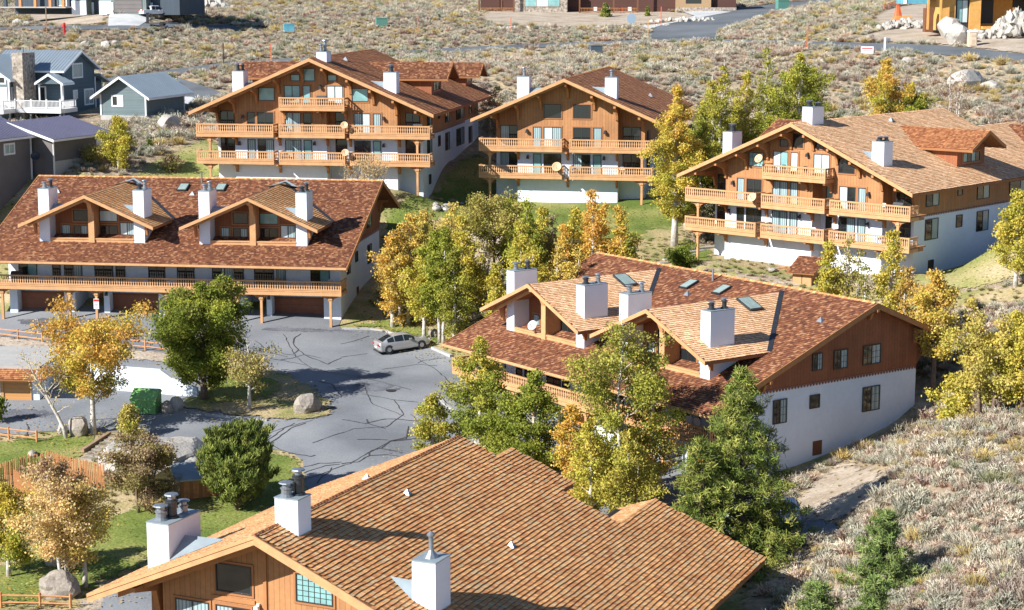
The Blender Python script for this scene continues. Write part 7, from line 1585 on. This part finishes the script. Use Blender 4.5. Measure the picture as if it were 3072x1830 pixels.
Pn(1473, 42, 10, 24, 'small dark conical shrub in front of the stone house', seed=209, name='conical_shrub', tufts=1.3, base=.0, power=.7, tuft_r=.3, ln=.3, wd=.12)
Pn(1575, 40, 18, 12, 'tiny conical conifer beside the stone house drive', seed=210, name='conical_shrub', tufts=1.2, base=.0, power=.7, tuft_r=.2, ln=.25, wd=.1)
Pn(365, 362, 343, 12, 'tiny fir beside the detached blue garage', seed=211, name='conical_shrub', tufts=1.2, base=.0, power=.7, tuft_r=.2, ln=.25, wd=.08)

# ------------------------------------------------------------------ sagebrush (uncountable)
def sage_mat():
    m = bpy.data.materials.new('sagebrush'); m.use_nodes = True; nt = m.node_tree; N = nt.nodes; L = nt.links; b = N['Principled BSDF']; b.inputs['Roughness'].default_value = .95; b.inputs['Specular IOR Level'].default_value = .1
    a = N.new('ShaderNodeAttribute'); a.attribute_type = 'INSTANCER'; a.attribute_name = 'tint'; c = N.new('ShaderNodeAttribute'); c.attribute_name = 'col'
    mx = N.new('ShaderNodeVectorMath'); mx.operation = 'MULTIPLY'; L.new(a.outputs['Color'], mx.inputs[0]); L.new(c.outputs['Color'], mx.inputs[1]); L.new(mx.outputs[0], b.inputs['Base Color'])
    tl = N.new('ShaderNodeBsdfTranslucent'); L.new(mx.outputs[0], tl.inputs[0]); ms = N.new('ShaderNodeMixShader'); ms.inputs[0].default_value = .15; L.new(b.outputs[0], ms.inputs[1]); L.new(tl.outputs[0], ms.inputs[2]); L.new(ms.outputs[0], N['Material Output'].inputs[0])
    return m
M['sage'] = sage_mat()
src = bpy.data.collections.new('sage_sources')
def bush_src(kind, seed):
    r = np.random.default_rng(seed); S, C = [], []; nst = {0: 62, 1: 56, 2: 70}[kind]
    for i in range(nst):
        az = r.uniform(0, 6.28); rad = .52 * math.sqrt(r.uniform(0, 1)); c = np.array([math.cos(az) * rad, math.sin(az) * rad, 0]); top = .55 * (1 - .55 * (rad / .52) ** 2) * r.uniform(.75, 1.15)
        n = 4 if kind != 2 else 3
        for k in range(n):
            t = (k + r.uniform(.2, 1)) / n; o = c * (.45 + .55 * t) + np.array([0, 0, top * t * .9]) + r.normal(0, .035, 3); d = np.array([c[0] * .9, c[1] * .9, .55]) + r.normal(0, .35 if kind != 2 else .18, 3); d /= np.linalg.norm(d)
            s = np.cross(d, r.normal(0, 1, 3)); s /= np.linalg.norm(s) + 1e-9; L = r.uniform(.12, .24) * (1.5 if kind == 2 else 1); w = r.uniform(.010, .026) * (.6 if kind == 2 else 1); e = o + d * L
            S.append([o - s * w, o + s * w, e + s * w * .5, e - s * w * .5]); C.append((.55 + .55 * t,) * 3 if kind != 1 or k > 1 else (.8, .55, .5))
        # stem
        o = c * .3; e = c * .95 + np.array([0, 0, top * .8]); s = np.array([-math.sin(az), math.cos(az), 0]) * .012; S.append([o - s, o + s, e + s, e - s]); C.append((.6, .5, .42))
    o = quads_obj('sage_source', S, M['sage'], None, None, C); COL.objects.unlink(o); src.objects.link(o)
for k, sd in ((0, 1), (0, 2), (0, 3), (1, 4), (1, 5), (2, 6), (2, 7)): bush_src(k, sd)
def sage_points():
    r = np.random.default_rng(12); out = []
    for y0, y1, st in ((62, 145, .52), (145, 240, .88), (240, 460, 1.12)):
        xs = np.arange(-160, 160, st); ys = np.arange(y0, y1, st); X, Y = np.meshgrid(xs, ys); X = X.ravel() + r.uniform(-.5, .5, X.size) * st; Y = Y.ravel() + r.uniform(-.5, .5, Y.size) * st
        k = np.abs(X) < .29 * Y + 9; X, Y = X[k], Y[k]
        out.append(np.stack([X, Y], 1))
    P = np.concatenate(out)
    from mathutils import noise
    dn = np.array([noise.noise(Vector((x * .07, y * .07, 3))) for x, y in P]); d2 = np.array([noise.noise(Vector((x * .25, y * .25, 9))) for x, y in P])
    keep = r.uniform(0, 1, len(P)) < np.clip(np.where(P[:, 1] < 145, .92, .78) + dn * .5 + d2 * .7, .2, 1); P, dn, d2 = P[keep], dn[keep], d2[keep]
    for poly in NO_SHRUB:
        lo, hi = poly.min(0) - .01, poly.max(0) + .01; box = (P[:, 0] > lo[0]) & (P[:, 0] < hi[0]) & (P[:, 1] > lo[1]) & (P[:, 1] < hi[1])
        c = np.zeros(len(P), bool); ii = np.where(box)[0]
        if len(ii): c[ii] = inside(poly, P[ii, 0], P[ii, 1])
        P, dn, d2 = P[~c], dn[~c], d2[~c]
    z = hts(P); n = len(P)
    grey = np.array([(.50, .46, .355), (.44, .415, .32), (.56, .50, .385), (.40, .395, .31)]); dry = np.array([(.50, .395, .30), (.42, .335, .26), (.37, .30, .25)]); gold = np.array([(.52, .40, .16), (.46, .36, .15)]); green = np.array([(.26, .28, .15), (.34, .36, .25)])
    u = r.uniform(0, 1, n) + dn * .35; col = grey[r.integers(0, 4, n)]
    m1 = u > .72; col[m1] = dry[r.integers(0, 3, m1.sum())]; m2 = (u < .10); col[m2] = gold[r.integers(0, 2, m2.sum())]; m3 = (u > .10) & (u < .16); col[m3] = green[r.integers(0, 2, m3.sum())]
    col = col * r.uniform(.85, 1.4, (n, 1))
    ix = r.integers(0, 3, n); ix[m1] = r.integers(3, 5, m1.sum()); ix[m2] = r.integers(5, 7, m2.sum()); w = r.uniform(0, 1, n) < .25; ix[w] = r.integers(5, 7, w.sum())
    sc = r.uniform(.45, 1.0, n) ** 1.0 * (1 + .8 * (r.uniform(0, 1, n) < .18)) * np.where(P[:, 1] < 145, .95, 1.15); return P, z, col, ix, sc, r.uniform(0, 6.28, n)
P, z, col, ix, sc, rot = sage_points()
def tuft_points(names, st, pals, smin, smax, keepf, blocked):
    r = np.random.default_rng(len(names[0]) + 5); out = []
    polys = [b for n, b in COVER if n in names]; block = [b for n, b in COVER if n in blocked] + BUILD_FP
    for poly in polys:
        lo, hi = poly.min(0), poly.max(0); X, Y = np.meshgrid(np.arange(lo[0], hi[0], st), np.arange(lo[1], hi[1], st)); X = X.ravel() + r.uniform(-.5, .5, X.size) * st; Y = Y.ravel() + r.uniform(-.5, .5, Y.size) * st
        k = inside(poly, X, Y) & (np.abs(X) < .29 * Y + 6) & (Y > 75) & (r.uniform(0, 1, X.size) < keepf); X, Y = X[k], Y[k]
        for b in block:
            k = ~inside(b, X, Y); X, Y = X[k], Y[k]
        out.append(np.stack([X, Y], 1))
    Q = np.concatenate(out); n = len(Q); pal = np.array(pals); return Q, hts(Q) + .04, pal[r.integers(0, len(pal), n)] * r.uniform(.8, 1.2, (n, 1)), r.integers(5, 7, n), r.uniform(smin, smax, n), r.uniform(0, 6.28, n)
hard = ('parking_lot', 'front_drive', 'island_grass', 'island_lawn', 'verge_dirt', 'island_soil')
lawns = ('side_lawn', 'hill_lawn', 'kerb_lawn', 'wedge_lawn', 'chalet_lawn', 'lower_lawn', 'upper_lawn', 'bank_lawn', 'island_lawn', 'verge_grass')
extra = [tuft_points(('dry_meadow', 'hill_dry_grass', 'grove_floor', 'bare_yard'), .75, [(.45, .40, .20), (.30, .33, .12), (.52, .43, .26), (.26, .28, .10)], .22, .55, .5, hard + lawns),
         tuft_points(('island_grass', 'verge_dirt', 'bank_dirt', 'front_dirt'), .7, [(.55, .46, .26), (.48, .40, .22)], .15, .35, .3, ()),
         tuft_points(lawns, .55, [(.24, .30, .08), (.32, .34, .11), (.42, .38, .17)], .10, .22, .7, ('parking_lot_',))]
for e in extra:
    P = np.concatenate([P, e[0]]); z = np.concatenate([z, e[1]]); col = np.concatenate([col, e[2]]); ix = np.concatenate([ix, e[3]]); sc = np.concatenate([sc, e[4]]); rot = np.concatenate([rot, e[5]])
lr = np.random.default_rng(77); LQ, LC = [], []
lp = np.array(mix(YELLOW, ORANGE, PALEY))
for o in list(COL.objects):
    if o.get('category') == 'tree' and o.location.y < 175:
        n = 130; a = lr.uniform(0, 6.28, n); d = 4.5 * np.sqrt(lr.uniform(0, 1, n)); X = o.location.x + d * np.cos(a); Y = o.location.y + d * np.sin(a); Z = hts(np.stack([X, Y], 1)) + .24; s = lr.uniform(.05, .11, n); b = lr.uniform(0, 6.28, n)
        bad = np.zeros(n, bool)
        for fp in BUILD_FP: bad |= inside(fp, X, Y)
        for i in np.where(~bad)[0]:
            u = np.array([math.cos(b[i]), math.sin(b[i]), .1]) * s[i]; v = np.array([-math.sin(b[i]), math.cos(b[i]), -.05]) * s[i] * .8; c = np.array([X[i], Y[i], Z[i]]); LQ.append([c - u, c - v, c + u, c + v]); LC.append(lp[lr.integers(0, len(lp))])
fl = quads_obj('fallen_leaves', LQ, M['leaf'], None, 'stuff', LC); fl['label'] = 'scattered fallen aspen leaves under the trees'; fl['category'] = 'fallen leaves'
me = bpy.data.meshes.new('sagebrush'); me.vertices.add(len(P)); me.vertices.foreach_set('co', np.column_stack([P, z]).astype(np.float32).ravel())
for nm, ty, arr, key in (('tint', 'FLOAT_COLOR', np.column_stack([col, np.ones(len(P))]).astype(np.float32).ravel(), 'color'), ('ix', 'INT', ix.astype(np.int32), 'value'), ('sc', 'FLOAT', sc.astype(np.float32), 'value'), ('rot', 'FLOAT', rot.astype(np.float32), 'value')):
    at_ = me.attributes.new(nm, ty, 'POINT'); at_.data.foreach_set(key, arr)
sage = bpy.data.objects.new('sagebrush', me); COL.objects.link(sage); sage['kind'] = 'stuff'; sage['label'] = 'grey-green sagebrush and dry scrub covering the open ground'; sage['category'] = 'sagebrush'
ng = bpy.data.node_groups.new('scatter_sage', 'GeometryNodeTree'); ng.interface.new_socket('Geometry', in_out='INPUT', socket_type='NodeSocketGeometry'); ng.interface.new_socket('Geometry', in_out='OUTPUT', socket_type='NodeSocketGeometry')
N = ng.nodes; L = ng.links; gi = N.new('NodeGroupInput'); go = N.new('NodeGroupOutput'); ci = N.new('GeometryNodeCollectionInfo'); ci.inputs['Collection'].default_value = src; ci.inputs['Separate Children'].default_value = True; ci.inputs['Reset Children'].default_value = True
ip = N.new('GeometryNodeInstanceOnPoints'); ip.inputs['Pick Instance'].default_value = True
def na(nm, ty): a = N.new('GeometryNodeInputNamedAttribute'); a.data_type = ty; a.inputs['Name'].default_value = nm; return a.outputs['Attribute']
mp = N.new('GeometryNodeMeshToPoints'); L.new(gi.outputs[0], mp.inputs['Mesh']); L.new(mp.outputs[0], ip.inputs['Points']); L.new(ci.outputs[0], ip.inputs['Instance']); L.new(na('ix', 'INT'), ip.inputs['Instance Index'])
cx = N.new('ShaderNodeCombineXYZ'); L.new(na('rot', 'FLOAT'), cx.inputs[2]); L.new(cx.outputs[0], ip.inputs['Rotation']); sx = N.new('ShaderNodeCombineXYZ'); s_ = na('sc', 'FLOAT'); L.new(s_, sx.inputs[0]); L.new(s_, sx.inputs[1]); L.new(s_, sx.inputs[2]); L.new(sx.outputs[0], ip.inputs['Scale'])
L.new(ip.outputs[0], go.inputs[0]); md = sage.modifiers.new('scatter', 'NODES'); md.node_group = ng
print('sage shrubs', len(P))
